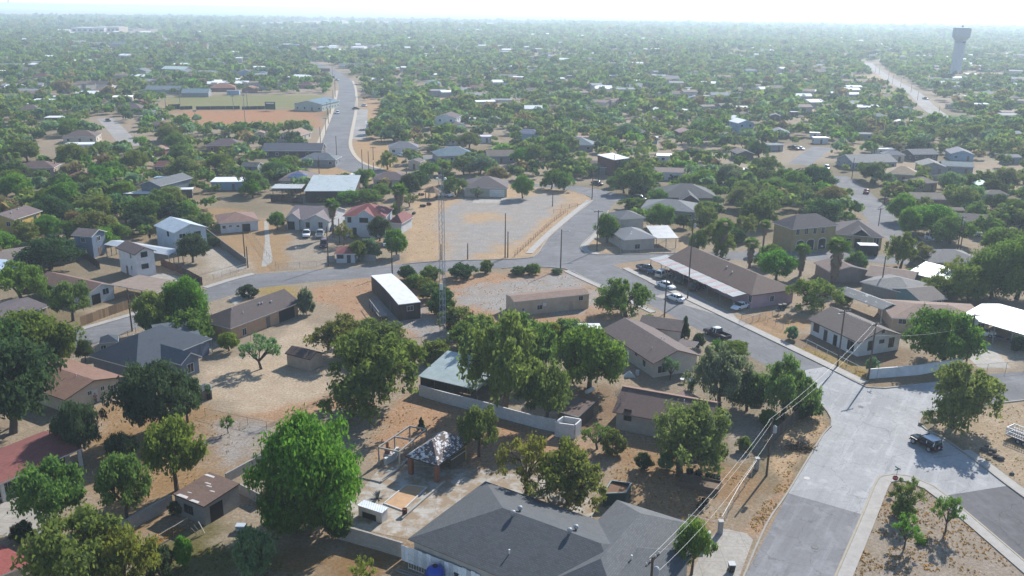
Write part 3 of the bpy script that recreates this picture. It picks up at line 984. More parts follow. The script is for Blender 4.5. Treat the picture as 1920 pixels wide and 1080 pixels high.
def wall_prism(b, roof, zf, o, t, z0=0.0):
    """four walls whose tops follow the underside of the roof"""
    L, W = b.L, b.W
    mb = MB()
    if roof == 'gx':
        ring = [(o, o), (L - o, o), (L - o, W / 2), (L - o, W - o), (o, W - o), (o, W / 2)]
    elif roof == 'gy':
        ring = [(o, o), (L / 2, o), (L - o, o), (L - o, W - o), (L / 2, W - o), (o, W - o)]
    elif roof in ('hipl', 'hipr'):
        x = L - o if roof == 'hipl' else o
        ring = [(o, o), (L - o, o)] + ([(L - o, W / 2)] if roof == 'hipl' else []) + [(L - o, W - o), (o, W - o)] + ([(o, W / 2)] if roof == 'hipr' else [])
    elif roof == 'barrel':
        ring = [(o, o), (L - o, o)] + [(L - o, W * k / 6) for k in range(1, 6)] + [(L - o, W - o), (o, W - o)] + [(o, W * k / 6) for k in range(5, 0, -1)]
    else:
        ring = [(o, o), (L - o, o), (L - o, W - o), (o, W - o)]
    n = len(ring)
    def zt(x, y):
        if roof in ('hip', 'hipl', 'hipr'):
            if roof == 'hip' or abs(y - W / 2) > W / 2 - o - 0.01:
                return zf(o, o) - t - 0.01 if roof == 'hip' else zf(x, y) - t - 0.01
        return zf(x, y) - t - 0.01
    vs = [b.fr(x, y, z0) for x, y in ring] + [b.fr(x, y, zt(x, y)) for x, y in ring]
    mb.add(vs, [(i, (i + 1) % n, n + (i + 1) % n, n + i) for i in range(n)])
    return mb

def pixel_on_block(b, x, y, o):
    """where the pixel's ray meets the block's outer walls: (side, position along, z)"""
    d = ray(x, y)
    best = None
    for side, (p, nrm) in {'f': (b.fr(0, o, 0), -b.ey), 'b': (b.fr(0, b.W - o, 0), b.ey), 'l': (b.fr(o, 0, 0), -b.ex), 'r': (b.fr(b.L - o, 0, 0), b.ex)}.items():
        dn = d.dot(nrm)
        if dn > -1e-4:
            continue
        t = (p - CAMPOS).dot(nrm) / dn
        q = CAMPOS + d * t
        lx, ly = (q - b.A).dot(b.ex), (q - b.A).dot(b.ey)
        u = lx if side in 'fb' else ly
        lim = b.L if side in 'fb' else b.W
        if o < u < lim - o and 0 < q.z < b.h + 6:
            if best is None or t < best[3]:
                best = (side, u, q.z, t)
    return best

def wall_frame(b, side, o):
    """frame with x along the wall, y outward, z up"""
    if side == 'f':
        return lambda x, y, z: b.fr(x, o - y, z)
    if side == 'b':
        return lambda x, y, z: b.fr(x, b.W - o + y, z)
    if side == 'l':
        return lambda x, y, z: b.fr(o - y, x, z)
    return lambda x, y, z: b.fr(b.L - o + y, x, z)

def add_window(root, b, side, u, z, w, h, o=0.45, frame=None, kind='window', glass=None):
    fr = wall_frame(b, side, o)
    t = 0.07
    mb = MB()
    x0, x1, z0, z1 = u - w / 2, u + w / 2, max(0.02, z - h / 2), z + h / 2
    if kind == 'door':
        z0 = 0.05
        mb.fbox(fr, x0, 0.01, z0, x1, 0.05, z1)
        d = mb.obj('door', frame or mat('plain', (130, 105, 85), 0.8), root)
        MB().fbox(fr, x1 - 0.16, 0.055, (z0 + z1) / 2, x1 - 0.09, 0.11, (z0 + z1) / 2 + 0.08).obj('handle', STEEL, d)
        return d
    if kind == 'opening_shade':
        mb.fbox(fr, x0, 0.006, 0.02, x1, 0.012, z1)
        return mb.obj('opening_shade', DARK, root)  # dark sheet on the closed wall paints the shade inside an open doorway
    if kind == 'garage':
        mb.fbox(fr, x0, 0.01, 0.03, x1, 0.06, z1)
        g = mb.obj('garage_door', frame or TRIM, root)
        for k in range(1, 4):
            zz = z1 * k / 4
            MB().fbox(fr, x0 + 0.05, 0.062, zz - 0.02, x1 - 0.05, 0.075, zz + 0.02).obj('door_seam', mat('plain', (170, 168, 164), 0.8), g)
        return g
    for q in ((x0 - t, z0 - t, x1 + t, z0), (x0 - t, z1, x1 + t, z1 + t), (x0 - t, z0, x0, z1), (x1, z0, x1 + t, z1), ((x0 + x1) / 2 - 0.02, z0, (x0 + x1) / 2 + 0.02, z1)):
        mb.fbox(fr, q[0], 0.012, q[1], q[2], 0.06, q[3])
    wdw = mb.obj('window', frame or TRIM, root)
    MB().fbox(fr, x0, 0.004, z0, x1, 0.03, z1).obj('pane', glass or GLASS, wdw)
    return wdw

def facing(b, side):
    n = {'f': -b.ey, 'b': b.ey, 'l': -b.ex, 'r': b.ex}[side]
    c = b.fr(b.L / 2, b.W / 2, 1.5)
    return n.dot(CAMPOS - c) > 0

def block(root, b, roof='gx', rise=1.4, wall=(205, 196, 184), roofc=(120, 106, 98), o=0.45, t=0.16, rk='shingle', wk='plain', trim=None,
          open_=False, wins=None, vents=0, posts=None, wname='wall', rname='roof', wm=None, rm=None, storeys=1, postc=None, wframe=None):
    v, f, zf = roof_surface(b, roof, rise)
    rmat = rm or mat(rk, roofc)
    tm = trim or TRIM
    ro = roof_mesh(b, v, f, t).obj(rname, [rmat, tm], root)
    b.zf, b.o = zf, o
    if open_:
        k = posts if posts is not None else max(2, int(b.L / 3.5) + 1)
        for yy in (o, b.W - o):
            for i in range(k):
                x = o + (b.L - 2 * o) * i / max(1, k - 1)
                MB().fbox(b.fr, x - 0.07, yy - 0.07, b.z0, x + 0.07, yy + 0.07, zf(x, yy) - t).obj('post', postc or STEEL, root)
    else:
        wall_prism(b, roof, zf, o, t, b.z0).obj(wname, wm or mat(wk, wall), root)
        if wins is None:
            for side in 'fblr':
                if not facing(b, side):
                    continue
                ln = b.L if side in 'fb' else b.W
                k = max(1, int((ln - 1) / 3.6))
                for s in range(storeys):
                    for i in range(k):
                        u = ln * (i + 0.5) / k
                        z = 1.5 + s * 2.8 + b.z0
                        if z + 0.7 > b.h:
                            continue
                        if s == 0 and i == k // 2 and side == 'f':
                            add_window(root, b, side, u, 1.05, 0.95, 2.05, o, kind='door')
                        else:
                            add_window(root, b, side, u, z, 1.1, 1.1, o, frame=wframe)
        else:
            for q in wins:
                x, y, w, h = q[:4]
                hit = pixel_on_block(b, x, y, o)
                if hit:
                    side, u, z, _ = hit
                    kd = q[4] if len(q) > 4 else 'window'
                    if kd in ('door', 'opening_shade', 'garage'):
                        z = h / 2
                    z = max(z, h / 2 + 0.1)
                    add_window(root, b, side, u, z, w, h, o, kind=kd, frame=(q[5] if len(q) > 5 else (wframe if kd == 'window' else None)))
    for i in range(vents):
        x = b.L * R.uniform(0.2, 0.8)
        y = b.W * R.uniform(0.22, 0.48)
        z = zf(x, y)
        p = b.fr(x, y, 0)
        if R.random() < 0.5:
            MB().lathe([(0.06, -0.1), (0.06, 0.45)], 8, (p.x, p.y, z)).obj('vent_pipe', TRIM, ro)
        else:
            MB().lathe([(0.12, -0.1), (0.12, 0.18), (0.2, 0.2), (0.16, 0.32), (0.05, 0.36)], 8, (p.x, p.y, z)).obj('vent_cap', mat('smooth', (190, 190, 190), 0.7, 0.5), ro)
    return ro

def house(label, name='house', cat='house', at=None, group=None):
    return empty(name, (at.x, at.y, 0), label, cat, group)

def H(label, A, B, C, h=2.8, name='house', cat='house', L=None, W=None, group=None, **kw):
    b = Block(A, B, C, h, L, W)
    c = b.fr(b.L / 2, b.W / 2, 0)
    r = house(label, name, cat, c, group)
    block(r, b, **kw)
    return r, b

BRN = (124, 108, 100)
GRY = (112, 116, 120)
DKG = (86, 86, 92)
TERR = (160, 104, 80)
MAROON = (132, 76, 70)
METAL = (196, 200, 202)

# --- the big grey shingle roof in the foreground
bm = Block((765, 1010), (910, 902), (1125, 968), 3.0, W=27)
r = house('wide grey shingle-roofed house with several hips at the bottom edge', 'house', 'house', bm.fr(bm.L / 2, bm.W / 2, 0))
GREYROOF = (98, 101, 104)
block(r, bm, 'hip', 2.6, (196, 190, 180), GREYROOF, wins=[], trim=mat('plain', (150, 140, 130)), vents=0)
bw = Block((1157, 937), (1310, 985), (1125, 968), 3.0, W=20)
block(r, bw, 'hip', 2.5, (196, 190, 180), (112, 114, 116), wins=[], trim=mat('plain', (150, 140, 130)), wname='wing_wall', rname='wing_roof')
for (vx, vy) in ((975, 952), (962, 963), (1080, 986), (1068, 998)):
    # turbine vents on the ridge
    x, y = None, None
    for z in (5.5, 5.3):
        p = G(vx, vy + 6, z)
    lx, ly = (p - bm.A).dot(bm.ex), (p - bm.A).dot(bm.ey)
    z = bm.zf(min(max(lx, 0.2), bm.L - 0.2), min(max(ly, 0.2), bm.W - 0.2))
    v = MB().lathe([(0.14, -0.2), (0.14, 0.25), (0.26, 0.3), (0.3, 0.45), (0.24, 0.6), (0.08, 0.68)], 12, (p.x, p.y, z)).obj('turbine_vent', mat('smooth', (176, 176, 178), 0.7, 0.35), r, smooth=True)
for (vx, vy) in ((955, 1034), (1184, 1053)):
    p = G(vx, vy, 4.2)
    lx, ly = (p - bm.A).dot(bm.ex), (p - bm.A).dot(bm.ey)
    z = bm.zf(min(max(lx, 0.2), bm.L - 0.2), min(max(ly, 0.2), bm.W - 0.2))
    MB().lathe([(0.07, -0.2), (0.07, 0.4), (0.1, 0.42), (0.1, 0.5)], 8, (p.x, p.y, z)).obj('vent_pipe', TRIM, r)
# front gable over the street door
bg = Block((1182, 1065), (1330, 1088), (1200, 1040), 3.0, W=9)
GREY_GABLE = bg

# --- bottom left yard
bs = Block((382, 950), (324, 926), (450, 911), 2.7)
r = house('small grey cement-block shed with a patched brown roof', 'shed', 'shed', bs.fr(bs.L / 2, bs.W / 2, 0))
block(r, bs, 'shed', 0.35, (150, 148, 146), (128, 104, 92), o=0.12, wk='block', trim=TRIM_DARK, rk='shingle', wins=[(354, 955, 1.4, 1.0, 'window', TRIM_DARK), (407, 965, 1.9, 2.1, 'opening_shade')])
for (x, y, a, c) in ((340, 928, 1.7, .5), (362, 938, 1.4, .45), (390, 906, 1.0, .25), (392, 911, .9, .25), (355, 921, .7, .2), (383, 889, 1.6, .4), (398, 920, 0.8, .25)):
    p = G(x, y, 2.95)
    lx, ly = (p - bs.A).dot(bs.ex), (p - bs.A).dot(bs.ey)
    lx, ly = min(max(lx, a / 2), bs.L - a / 2), min(max(ly, c / 2), bs.W - c / 2)
    q = [(lx - a / 2, ly - c / 2), (lx + a / 2, ly - c / 2 + .1), (lx + a / 2 - .1, ly + c / 2), (lx - a / 2 + .15, ly + c / 2 - .06)]
    MB().hexa([bs.fr(u, w, bs.zf(u, w) - .02) for u, w in q], [bs.fr(u, w, bs.zf(u, w) + .02) for u, w in q]).obj('roof_patch', mat('plain', (215, 210, 205), 0.8), r)
r, b3 = H('long house under a dusty red shingle roof at the left edge', (155, 840), (0, 907), (95, 803), 2.7, roof='gx', rise=1.3, roofc=(150, 92, 84), wall=(206, 196, 180), L=34, vents=3, o=1.2, wins=[(60, 893, 2.2, 1.4), (15, 915, 2.4, 1.5), (110, 870, 1.8, 1.9, 'opening_shade')])
for x in (0.3, 5.0, 10.5, 15.5):
    MB().fbox(b3.fr, b3.L - x - 0.25, 0.15, 0, b3.L - x + 0.15, 0.5, 2.6).obj('porch_column', TRIM, r)
r, b4 = H('low red-roofed house in the bottom left corner', (66, 1053), (0, 1020), (20, 1085), 2.7, roof='gx', rise=1.0, roofc=(158, 86, 78), wall=(214, 200, 178), L=18, W=14, wins=[])
r, b5 = H('tan house with a wide gable end and a person at its door', (121, 750), (234, 706), (145, 679), 2.7, roof='gy', rise=1.3, roofc=(150, 116, 98), wall=(204, 190, 172), W=16, trim=TRIM_DARK, o=0.7,
          wins=[(168, 737, 0.7, 0.6), (192, 728, 0.6, 0.6), (213, 730, 1.1, 1.5), (178, 742, 1.0, 2.1, 'door', mat('plain', (214, 210, 204)))], vents=1)
PERSON_AT = G(180.5, 757)
# --- slate-blue house
b6 = Block((255, 692), (165, 667), (382, 641), 2.9, W=16.0)
r = house('slate-blue house with a dark blue-grey hip roof', 'house', 'house', b6.fr(b6.L / 2, b6.W / 2, 0))
SLATE = (74, 84, 96)
block(r, b6, 'hip', 3.2, (116, 126, 144), SLATE, wins=[], vents=2)
b6b = Block((339, 684), (379, 668), (304, 668), 2.9, W=8)
block(r, b6b, 'gy', 1.4, (116, 126, 144), (92, 104, 114), wins=[(357, 690, 1.2, 1.5)], wname='wing_wall', rname='wing_roof')
b6c = Block((300, 655), (382, 642), (290, 620), 2.8, W=9)
block(r, b6c, 'shed', 1.5, (116, 126, 144), (104, 114, 120), open_=True, wname='wing_wall', rname='carport_roof')
b6d = Block((186, 644), (222, 640), (190, 632), 2.7)
block(r, b6d, 'hip', 0.9, (190, 200, 208), SLATE, wins=[(194, 652, 0.8, 0.8)], wname='porch_wall', rname='porch_roof')
r, b = H('little flat metal lean-to beside the slate-blue house', (368, 644), (398, 636), (362, 636), 2.4, name='lean_to', cat='lean-to', roof='flat', roofc=(178, 172, 166), rk='metal', open_=True, t=.1, o=.15, posts=2)
# --- orange-walled house with carport
r, b7 = H('orange-walled house under a dark brown roof, blue car in its carport', (432, 616), (564, 566), (389, 587), 2.8, roof='hipl', rise=2.0, roofc=(98, 86, 84), wall=(196, 160, 130), L=None, W=8.5,
          wins=[(458, 622, 0.9, 1.3), (503, 604, 0.95, 2.05, 'door', mat('plain', (110, 112, 110))), (538, 592, 4.2, 2.2, 'opening_shade')], vents=5)
r, b8 = H('small tan shed with a brown gable roof in the sandy yard', (534, 662), (581, 674), (606, 661), 2.3, name='shed', cat='shed', roof='gx', rise=0.8, roofc=(112, 92, 86), wall=(196, 178, 160), wk='plain', o=.2, wins=[], trim=TRIM_DARK)
r, b = H('tiny grey-roofed kennel beside the sandy yard', (376, 735), (398, 732), (371, 724), 1.5, name='kennel', cat='kennel', roof='gy', rise=.35, roofc=(120, 128, 134), wall=(128, 110, 98), wk='plank', o=.1, t=.06, wins=[(391, 743, .6, .9, 'opening_shade')])
# --- trailer homes
r, b9 = H('dark brown trailer home with an arched white roof', (747, 571), (789, 566), (700, 516), 3.4, name='trailer_home', cat='trailer home', roof='barrel', rise=0.35, roofc=(228, 228, 230), wall=(84, 70, 66), wk='plank', rk='plain', o=0.06, t=0.12,
          wins=[(769, 578, 1.2, 0.9), (758, 590, .8, 1.9, 'door', mat('plain', (92, 80, 76))), (732, 572, .9, 1.9, 'door', mat('plain', (110, 96, 90)))])
c = b9.fr(b9.L * (1 if not b9.flip else 1), 0, 0)
mbd = MB()
dk = empty('deck', G(722, 590), 'grey wooden deck with steps beside the brown trailer home', 'deck')
def gp(x, y): return G(x, y)
d0, d1 = G(708, 575), G(727, 600)
dd = (d1 - d0).normalized()
dn = Vector((dd.y, -dd.x, 0))
frd = lambda x, y, z: d0 + dd * x + dn * y + Vector((0, 0, z))
dl = (d1 - d0).length
for k in range(7):
    MB().fbox(frd, dl * k / 7 + .02, -0.1, 0.85, dl * (k + 1) / 7 - .02, 1.7, 0.92).obj('board', mat('bark', (150, 142, 134)), dk)
for k in range(4):
    MB().fbox(frd, dl * k / 3 - .06, 1.6, 0, dl * k / 3 + .06, 1.72, 1.8).obj('post', WOOD, dk)
MB().fbox(frd, 0, 1.61, 1.7, dl, 1.71, 1.8).obj('rail', mat('bark', (176, 170, 164)), dk)
for k in range(3):
    MB().fbox(frd, dl + .3 * k, 0.1, 0.1, dl + .3 * (k + 1), 1.4, 0.85 - .25 * (k + 1) + .1).obj('step', WOOD, dk)
r, b10 = H('long tan trailer home with a brown roof on the gravel lot', (964, 566), (1106, 551), (956, 551), 3.1, name='trailer_home', cat='trailer home', roof='gx', rise=0.45, roofc=(152, 126, 110), wall=(206, 188, 164), o=0.12, t=.1,
           wins=[(1012, 576, 1.1, .9), (1089, 559, .9, .9), (1071, 565, .9, 1.9, 'door', mat('plain', (190, 174, 152))), (981, 580, .5, .5)])
p = G(1020, 574, 1.6)
hit = pixel_on_block(b10, 1020, 570, .12)
if hit:
    fr = wall_frame(b10, hit[0], .12)
    MB().fbox(fr, hit[1] - .35, 0, hit[2] - .3, hit[1] + .35, .45, hit[2] + .25).obj('air_conditioner', TRIM, r)
# --- middle houses
r, b11 = H('cream house with a brown cross-gable roof beside the street', (1225, 682), (1315, 667), (1132, 617), 2.8, roof='gy', rise=1.7, roofc=(116, 100, 96), wall=(212, 204, 192), trim=mat('plain', (140, 84, 72)), o=.5, vents=3,
          wins=[(1241, 692, 1.6, 1.2), (1208, 681, .9, 1.1), (1178, 660, 1.0, 2.0, 'door', TRIM), (1193, 664, .8, .6)])
b11b = Block((1196, 611), (1277, 622), (1262, 602), 2.8, W=6.5)
block(r, b11b, 'gx', 1.1, (212, 204, 192), (112, 98, 95), wins=[], trim=mat('plain', (140, 84, 72)), wname='wing_wall', rname='wing_roof')
b11c = Block((1268, 645), (1302, 651), (1295, 640), 2.4, W=3)
block(r, b11c, 'flat', 0, (212, 204, 192), (112, 98, 95), open_=True, posts=2, rname='porch_roof', t=.12)
b12 = Block((1148, 772), (1330, 806), (1190, 730), 2.9, W=10)
r = house('brown-roofed house behind the mesquite, ridge capped in tan', 'house', 'house', b12.fr(b12.L / 2, b12.W / 2, 0))
block(r, b12, 'gx', 2.0, (186, 176, 164), (122, 100, 92), o=.5, trim=mat('plain', (150, 120, 104)), vents=1, wins=[(1177, 778, 1.0, 1.7, 'window', TRIM_DARK)])
MB().beam(b12.fr(0, b12.W / 2, b12.h + 2.05), b12.fr(b12.L, b12.W / 2, b12.h + 2.05), .5, .12).obj('ridge_cap', mat('plain', (168, 134, 116)), r)
b12b = Block((1322, 801), (1368, 777), (1300, 772), 2.5, W=8)
block(r, b12b, 'shed', 1.3, (190, 184, 174), (138, 112, 98), o=.3, trim=TRIM, wins=[(1352, 800, 1.0, 1.2)], wname='porch_wall', rname='porch_roof')
r, b13 = H('open shed with a pale green metal roof behind the white wall', (784, 705), (895, 731), (809, 664), 2.8, name='shed', cat='shed', roof='shed', rise=1.3, roofc=(178, 190, 186), rk='metal', open_=True, posts=5, t=.1, o=.3, postc=WOOD)
MB().fbox(b13.fr, .3, b13.W - .35, 0, b13.L - .3, b13.W - .25, 3.6).obj('back_wall', mat('plank', (96, 82, 72)), r)
MB().fbox(b13.fr, .3, .3, 0, .4, b13.W - .4, 2.7).obj('side_wall', mat('plank', (96, 82, 72)), r)
r, b = H('little dark hut beside the square white tank', (1045, 770), (1085, 781), (1095, 752), 2.2, name='hut', cat='hut', roof='shed', rise=.4, roofc=(120, 98, 86), wall=(104, 90, 80), wk='plank', o=.15, wins=[])
r, b = H('white box trailer behind the brown-roofed cream house', (1084, 616), (1128, 616), (1088, 606), 2.4, name='box_trailer', cat='trailer', roof='flat', roofc=(236, 236, 236), wall=(196, 192, 186), rk='plain', o=.03, t=.06, wins=[(1107, 618, .8, .5)])
# --- white corner house
r, b17 = H('white corner house with a dark brown gable roof', (1611, 643), (1697, 629), (1515, 598), 2.9, roof='gy', rise=1.9, roofc=(112, 100, 94), wall=(228, 228, 226), trim=TRIM_DARK, o=.55,
          wins=[(1632, 648, 1.1, 1.7, 'window', TRIM_DARK), (1653, 640, 1.0, .6, 'window', TRIM_DARK), (1671, 642, 1.1, 1.7, 'window', TRIM_DARK), (1595, 648, 1.5, 1.7, 'window', TRIM_DARK), (1531, 613, 1.4, 1.8, 'window', TRIM_DARK), (1548, 627, .9, 2.05, 'door', TRIM_DARK), (1566, 636, 1.0, 2.0, 'opening_shade'), (1656, 621, .5, .6, 'window', TRIM_DARK)])
r, b = H('patched grey patio roof on posts behind the white corner house', (1655, 580), (1690, 574), (1580, 545), 2.9, name='patio_cover', cat='patio cover', roof='gy', rise=.8, roofc=(132, 132, 130), rk='peeled', open_=True, posts=3, postc=TRIM, rm=mat('peeled', (130, 130, 128), lo=.66, ps=.6), o=.3)
r, b18 = H('tan house with a low brown hip roof beside the white canopy', (1672, 596), (1862, 607), (1745, 576), 2.8, roof='hip', rise=1.3, roofc=(150, 124, 108), wall=(198, 172, 146), W=12, wins=[(1692, 602, 1.4, 1.1), (1838, 612, 1.4, 1.2)])
b19 = Block((1800, 592), (1935, 632), (1830, 562), 3.3, W=14)
r = house('big bright white canopy over blue tables at the right edge', 'canopy', 'canopy', b19.fr(b19.L / 2, b19.W / 2, 0))
block(r, b19, 'gx', 1.2, roofc=(250, 250, 250), rk='metal', rm=mat('metal', (236, 240, 246), 0.72, 0.6, rust=0.0), open_=True, posts=5, t=.08, o=.2)
MB().fbox(b19.fr, .3, b19.W - .4, 0, b19.L - .3, b19.W - .3, 2.6).obj('back_wall', mat('plain', (52, 74, 128)), r)
for k in range(5):
    MB().fbox(b19.fr, b19.L * (k + .3) / 5.5, 2.0, 0.7, b19.L * (k + .3) / 5.5 + 1.8, 2.9, .78).obj('table_top', mat('plain', (48, 70, 126)), r)
r, b = H('teal-walled house with a brown roof behind the patio cover', (1727, 565), (1777, 560), (1672, 540), 2.8, roof='gx', rise=1.4, roofc=(122, 112, 106), wall=(110, 144, 146), W=9, wins=[(1760, 568, 1.2, 1.0)])
# --- carport apartments
b20 = Block((1252, 483), (1409, 554), (1483, 538), 3.0)
r = house('long pink-walled apartment block with a brown shingle roof', 'apartment_block', 'apartments', b20.fr(b20.L / 2, b20.W / 2, 0))
block(r, b20, 'hipl' if b20.flip else 'hipr', 2.4, (190, 160, 172), (116, 94, 84), wins=[(1407, 560, .9, 1.5), (1447, 560, 1.0, 1.2)], o=.4, vents=2, trim=TRIM_DARK)
bc = Block((1217, 485), (1375, 557), (1245, 479), 2.6)
r = house('striped pink and white sheet-metal carport in front of the apartments', 'carport', 'carport', bc.fr(bc.L / 2, bc.W / 2, 0))
n = 26
sgn = 0
for k in range(n):
    cc = [(190, 196, 198), (168, 176, 180), (198, 174, 174), (216, 218, 220), (160, 168, 172), (186, 190, 192), (204, 206, 208), (176, 182, 186)][(k * 5 + (k // 3)) % 8]
    x0, x1 = bc.L * k / n + .015, bc.L * (k + 1) / n - .015
    dz = .02 * (k % 2)
    y0 = -.1 * (k % 3)
    MB().hexa([bc.fr(x0, y0, 2.6 + dz), bc.fr(x1, y0, 2.6 + dz), bc.fr(x1, bc.W, 3.0 + dz), bc.fr(x0, bc.W, 3.0 + dz)], [bc.fr(x0, y0, 2.65 + dz), bc.fr(x1, y0, 2.65 + dz), bc.fr(x1, bc.W, 3.05 + dz), bc.fr(x0, bc.W, 3.05 + dz)]).obj('roof_panel', mat('metal', cc, .55, .7, ribs=2.5), r)
for k in range(8):
    x = .3 + (bc.L - .6) * k / 7
    for y in (.35, bc.W - .3):
        MB().fbox(bc.fr, x - .05, y - .05, 0, x + .05, y + .05, 2.58).obj('post', STEEL, r)
for y in (.35, bc.W - .3):
    MB().fbox(bc.fr, 0, y - .05, 2.42, bc.L, y + .05, 2.58).obj('beam', STEEL, r)
# --- tarp-patched corner house
b21 = Block((1170, 450), (1232, 446), (1155, 430), 3.0, W=11)
r = house('grey corner house patched with pale tarps, upper room at its back', 'house', 'house', b21.fr(b21.L / 2, b21.W / 2, 0))
block(r, b21, 'hip', 1.7, (196, 186, 174), (136, 138, 140), wins=[(1163, 449, 1.0, 1.2), (1162, 447, 1, 1.2), (1195, 462, 1.4, 1.2)], rm=mat('peeled', (134, 136, 140), lo=.74, ps=.35))
b21b = Block((1163, 411), (1211, 408), (1146, 404), 5.6, W=8)
block(r, b21b, 'hip', 1.4, (192, 184, 172), DKG, wins=[], wname='upper_wall', rname='upper_roof', rm=mat('peeled', (100, 102, 108), lo=.74, ps=.5))
b21c = Block((1229, 447), (1272, 446), (1225, 428), 2.8, W=9)
block(r, b21c, 'shed', 1.2, (192, 184, 172), (164, 166, 166), open_=True, posts=3, rname='carport_roof', rk='metal')
H('grey hip-roofed house behind the tarp-patched corner house', (1201, 390), (1306, 398), (1240, 378), 3.0, roof='hip', rise=2.0, roofc=(122, 126, 130), wall=(150, 152, 156), W=13)
r, b23 = H('brick house with a steep dark roof beyond the curving street', (1238, 369), (1347, 371), (1255, 352), 3.0, roof='hip', rise=3.0, roofc=(88, 90, 94), wall=(150, 126, 112), wk='brick', W=15)
b = Block((1275, 376), (1312, 377), (1280, 368), 2.8, W=8)
block(r, b, 'gy', 2.0, (96, 80, 74), (92, 92, 96), wname='porch_wall', rname='porch_roof', wins=[(1292, 376, 2.4, 2.0, 'opening_shade')])
# --- olive two-storey house
b24 = Block((1486, 430), (1573, 422), (1455, 416), 6.0)
r = house('olive two-storey house with white arches and a dark hip roof', 'house', 'house', b24.fr(b24.L / 2, b24.W / 2, 0))
OLIVE = (172, 154, 112)
block(r, b24, 'hip', 2.6, OLIVE, (94, 86, 90), wins=[(1496, 435, 1.0, 1.5), (1512, 434, 1.0, 1.5), (1528, 433, 1.0, 1.5), (1543, 432, 1.0, 1.5)] + [(x, 455, 2.3, 2.5, 'opening_shade') for x in (1500, 1519, 1541)])
for x in (1500, 1519, 1541):
    hit = pixel_on_block(b24, x, 455, .45)
    if hit:
        fr = wall_frame(b24, hit[0], .45)
        mb = MB()
        pts = [(1.25 * math.cos(t), 2.1 + .75 * math.sin(t)) for t in np.linspace(0, math.pi, 9)]
        pts = [(1.25, 0)] + pts + [(-1.25, 0)]
        for (a, z1), (c_, z2) in zip(pts, pts[1:]):
            mb.beam(fr(hit[1] + a, .06, z1), fr(hit[1] + c_, .06, z2), .16)
        mb.obj('arch', TRIM, r)
b24b = Block((1560, 438), (1658, 446), (1602, 420), 3.3, W=13)
block(r, b24b, 'hip', 2.8, OLIVE, (100, 90, 92), wins=[(1590, 453, 1.2, 1.6), (1608, 452, 1.4, 2.3, 'opening_shade'), (1643, 452, 1.2, 1.6)], wname='wing_wall', rname='wing_roof')
b = Block((1597, 440), (1632, 442), (1603, 433), 3.6, W=6)
block(r, b, 'gy', 1.6, OLIVE, (100, 90, 92), open_=True, posts=2, postc=mat('plain', (206, 190, 160)), rname='porch_roof')
H('black cargo trailer with a pale roof before the olive house wing', (1613, 460), (1648, 461), (1616, 455), 2.7, name='cargo_trailer', cat='trailer', roof='flat', roofc=(236, 236, 236), wall=(46, 46, 50), rk='plain', o=.04, t=.08, W=3.0, wins=[(1640, 470, .9, 1.7, 'door', mat('plain', (60, 60, 64)))])
# --- left middle
b26 = Block((252, 478), (293, 470), (207, 466), 5.6)
r = house('white two-storey house with a brown gable roof', 'house', 'house', b26.fr(b26.L / 2, b26.W / 2, 0))
block(r, b26, 'gy', 1.3, (224, 220, 220), (138, 118, 112), trim=TRIM_DARK, wins=[(270, 477, 1.4, 1.1, 'window', TRIM_DARK), (272, 499, 1.5, 1.0, 'window', TRIM_DARK), (238, 498, .9, 1.9, 'door'), (247, 502, .6, .9), (245, 480, .7, 1.0)], o=.4)
r, b = H('wide pale metal roof between the two white two-storey houses', (316, 478), (345, 469), (243, 445), 3.2, name='metal_carport', cat='carport', roof='gy', rise=.5, roofc=(206, 210, 212), rk='metal', open_=True, posts=4, t=.1, o=.3)
b = Block((326, 437), (390, 426), (306, 430), 5.6, W=11)
r = house('pale blue two-storey house with a metal gable roof', 'house', 'house', b.fr(b.L / 2, b.W / 2, 0))
block(r, b, 'gy', 1.6, (196, 208, 218), (204, 212, 216), rk='metal', wins=[(370, 439, 1.6, 1.3, 'window', TRIM_DARK), (342, 442, 1.6, 1.0), (315, 438, .8, 1.3, 'window', TRIM_DARK), (378, 455, 1.4, 1.0)], o=.4)
H('small blue two-storey house half hidden by a bright tree', (172, 444), (201, 434), (150, 435), 5.4, roof='gy', rise=1.2, roofc=(140, 124, 120), wall=(116, 130, 150), storeys=2)
r, b = H('yellow two-storey house with a balcony at the left edge', (27, 412), (80, 395), (5, 400), 5.6, roof='gx', rise=1.3, roofc=(124, 108, 104), wall=(206, 170, 96), storeys=2, vents=3, W=9)
hit = pixel_on_block(b, 48, 428, .45)
if hit:
    fr = wall_frame(b, hit[0], .45)
    MB().fbox(fr, hit[1] - 2.2, .02, 2.7, hit[1] + 2.2, 2.2, 2.85).obj('balcony_floor', mat('plain', (176, 160, 140)), r)
    for s in (-2.1, 2.1):
        MB().fbox(fr, hit[1] + s - .1, 2.0, 0, hit[1] + s + .1, 2.18, 2.7).obj('balcony_post', WOOD, r)
H('white-walled house with a long reddish-brown roof by the plank fence', (165, 551), (218, 535), (75, 535), 2.8, roof='gy', rise=1.3, roofc=(142, 112, 98), wall=(216, 214, 212), W=17, wins=[(198, 546, 1.4, 1.2), (180, 556, 2.0, 2.0, 'opening_shade')])
H('low flat carport roof beside the plank fence', (205, 533), (292, 549), (330, 527), 2.6, name='carport', cat='carport', roof='flat', roofc=(150, 132, 118), rk='plain', open_=True, posts=4, postc=WOOD, t=.18)
H('grey-roofed house half cut off at the left edge', (22, 601), (93, 573), (0, 586), 2.8, roof='gx', rise=1.2, roofc=(112, 102, 104), wall=(150, 140, 132), W=10, wins=[])
H('brown flat-roofed house at the left edge below the yellow one', (0, 490), (44, 484), (0, 478), 2.8, roof='gx', rise=.8, roofc=(140, 126, 116), wall=(150, 138, 126), W=11, L=16)
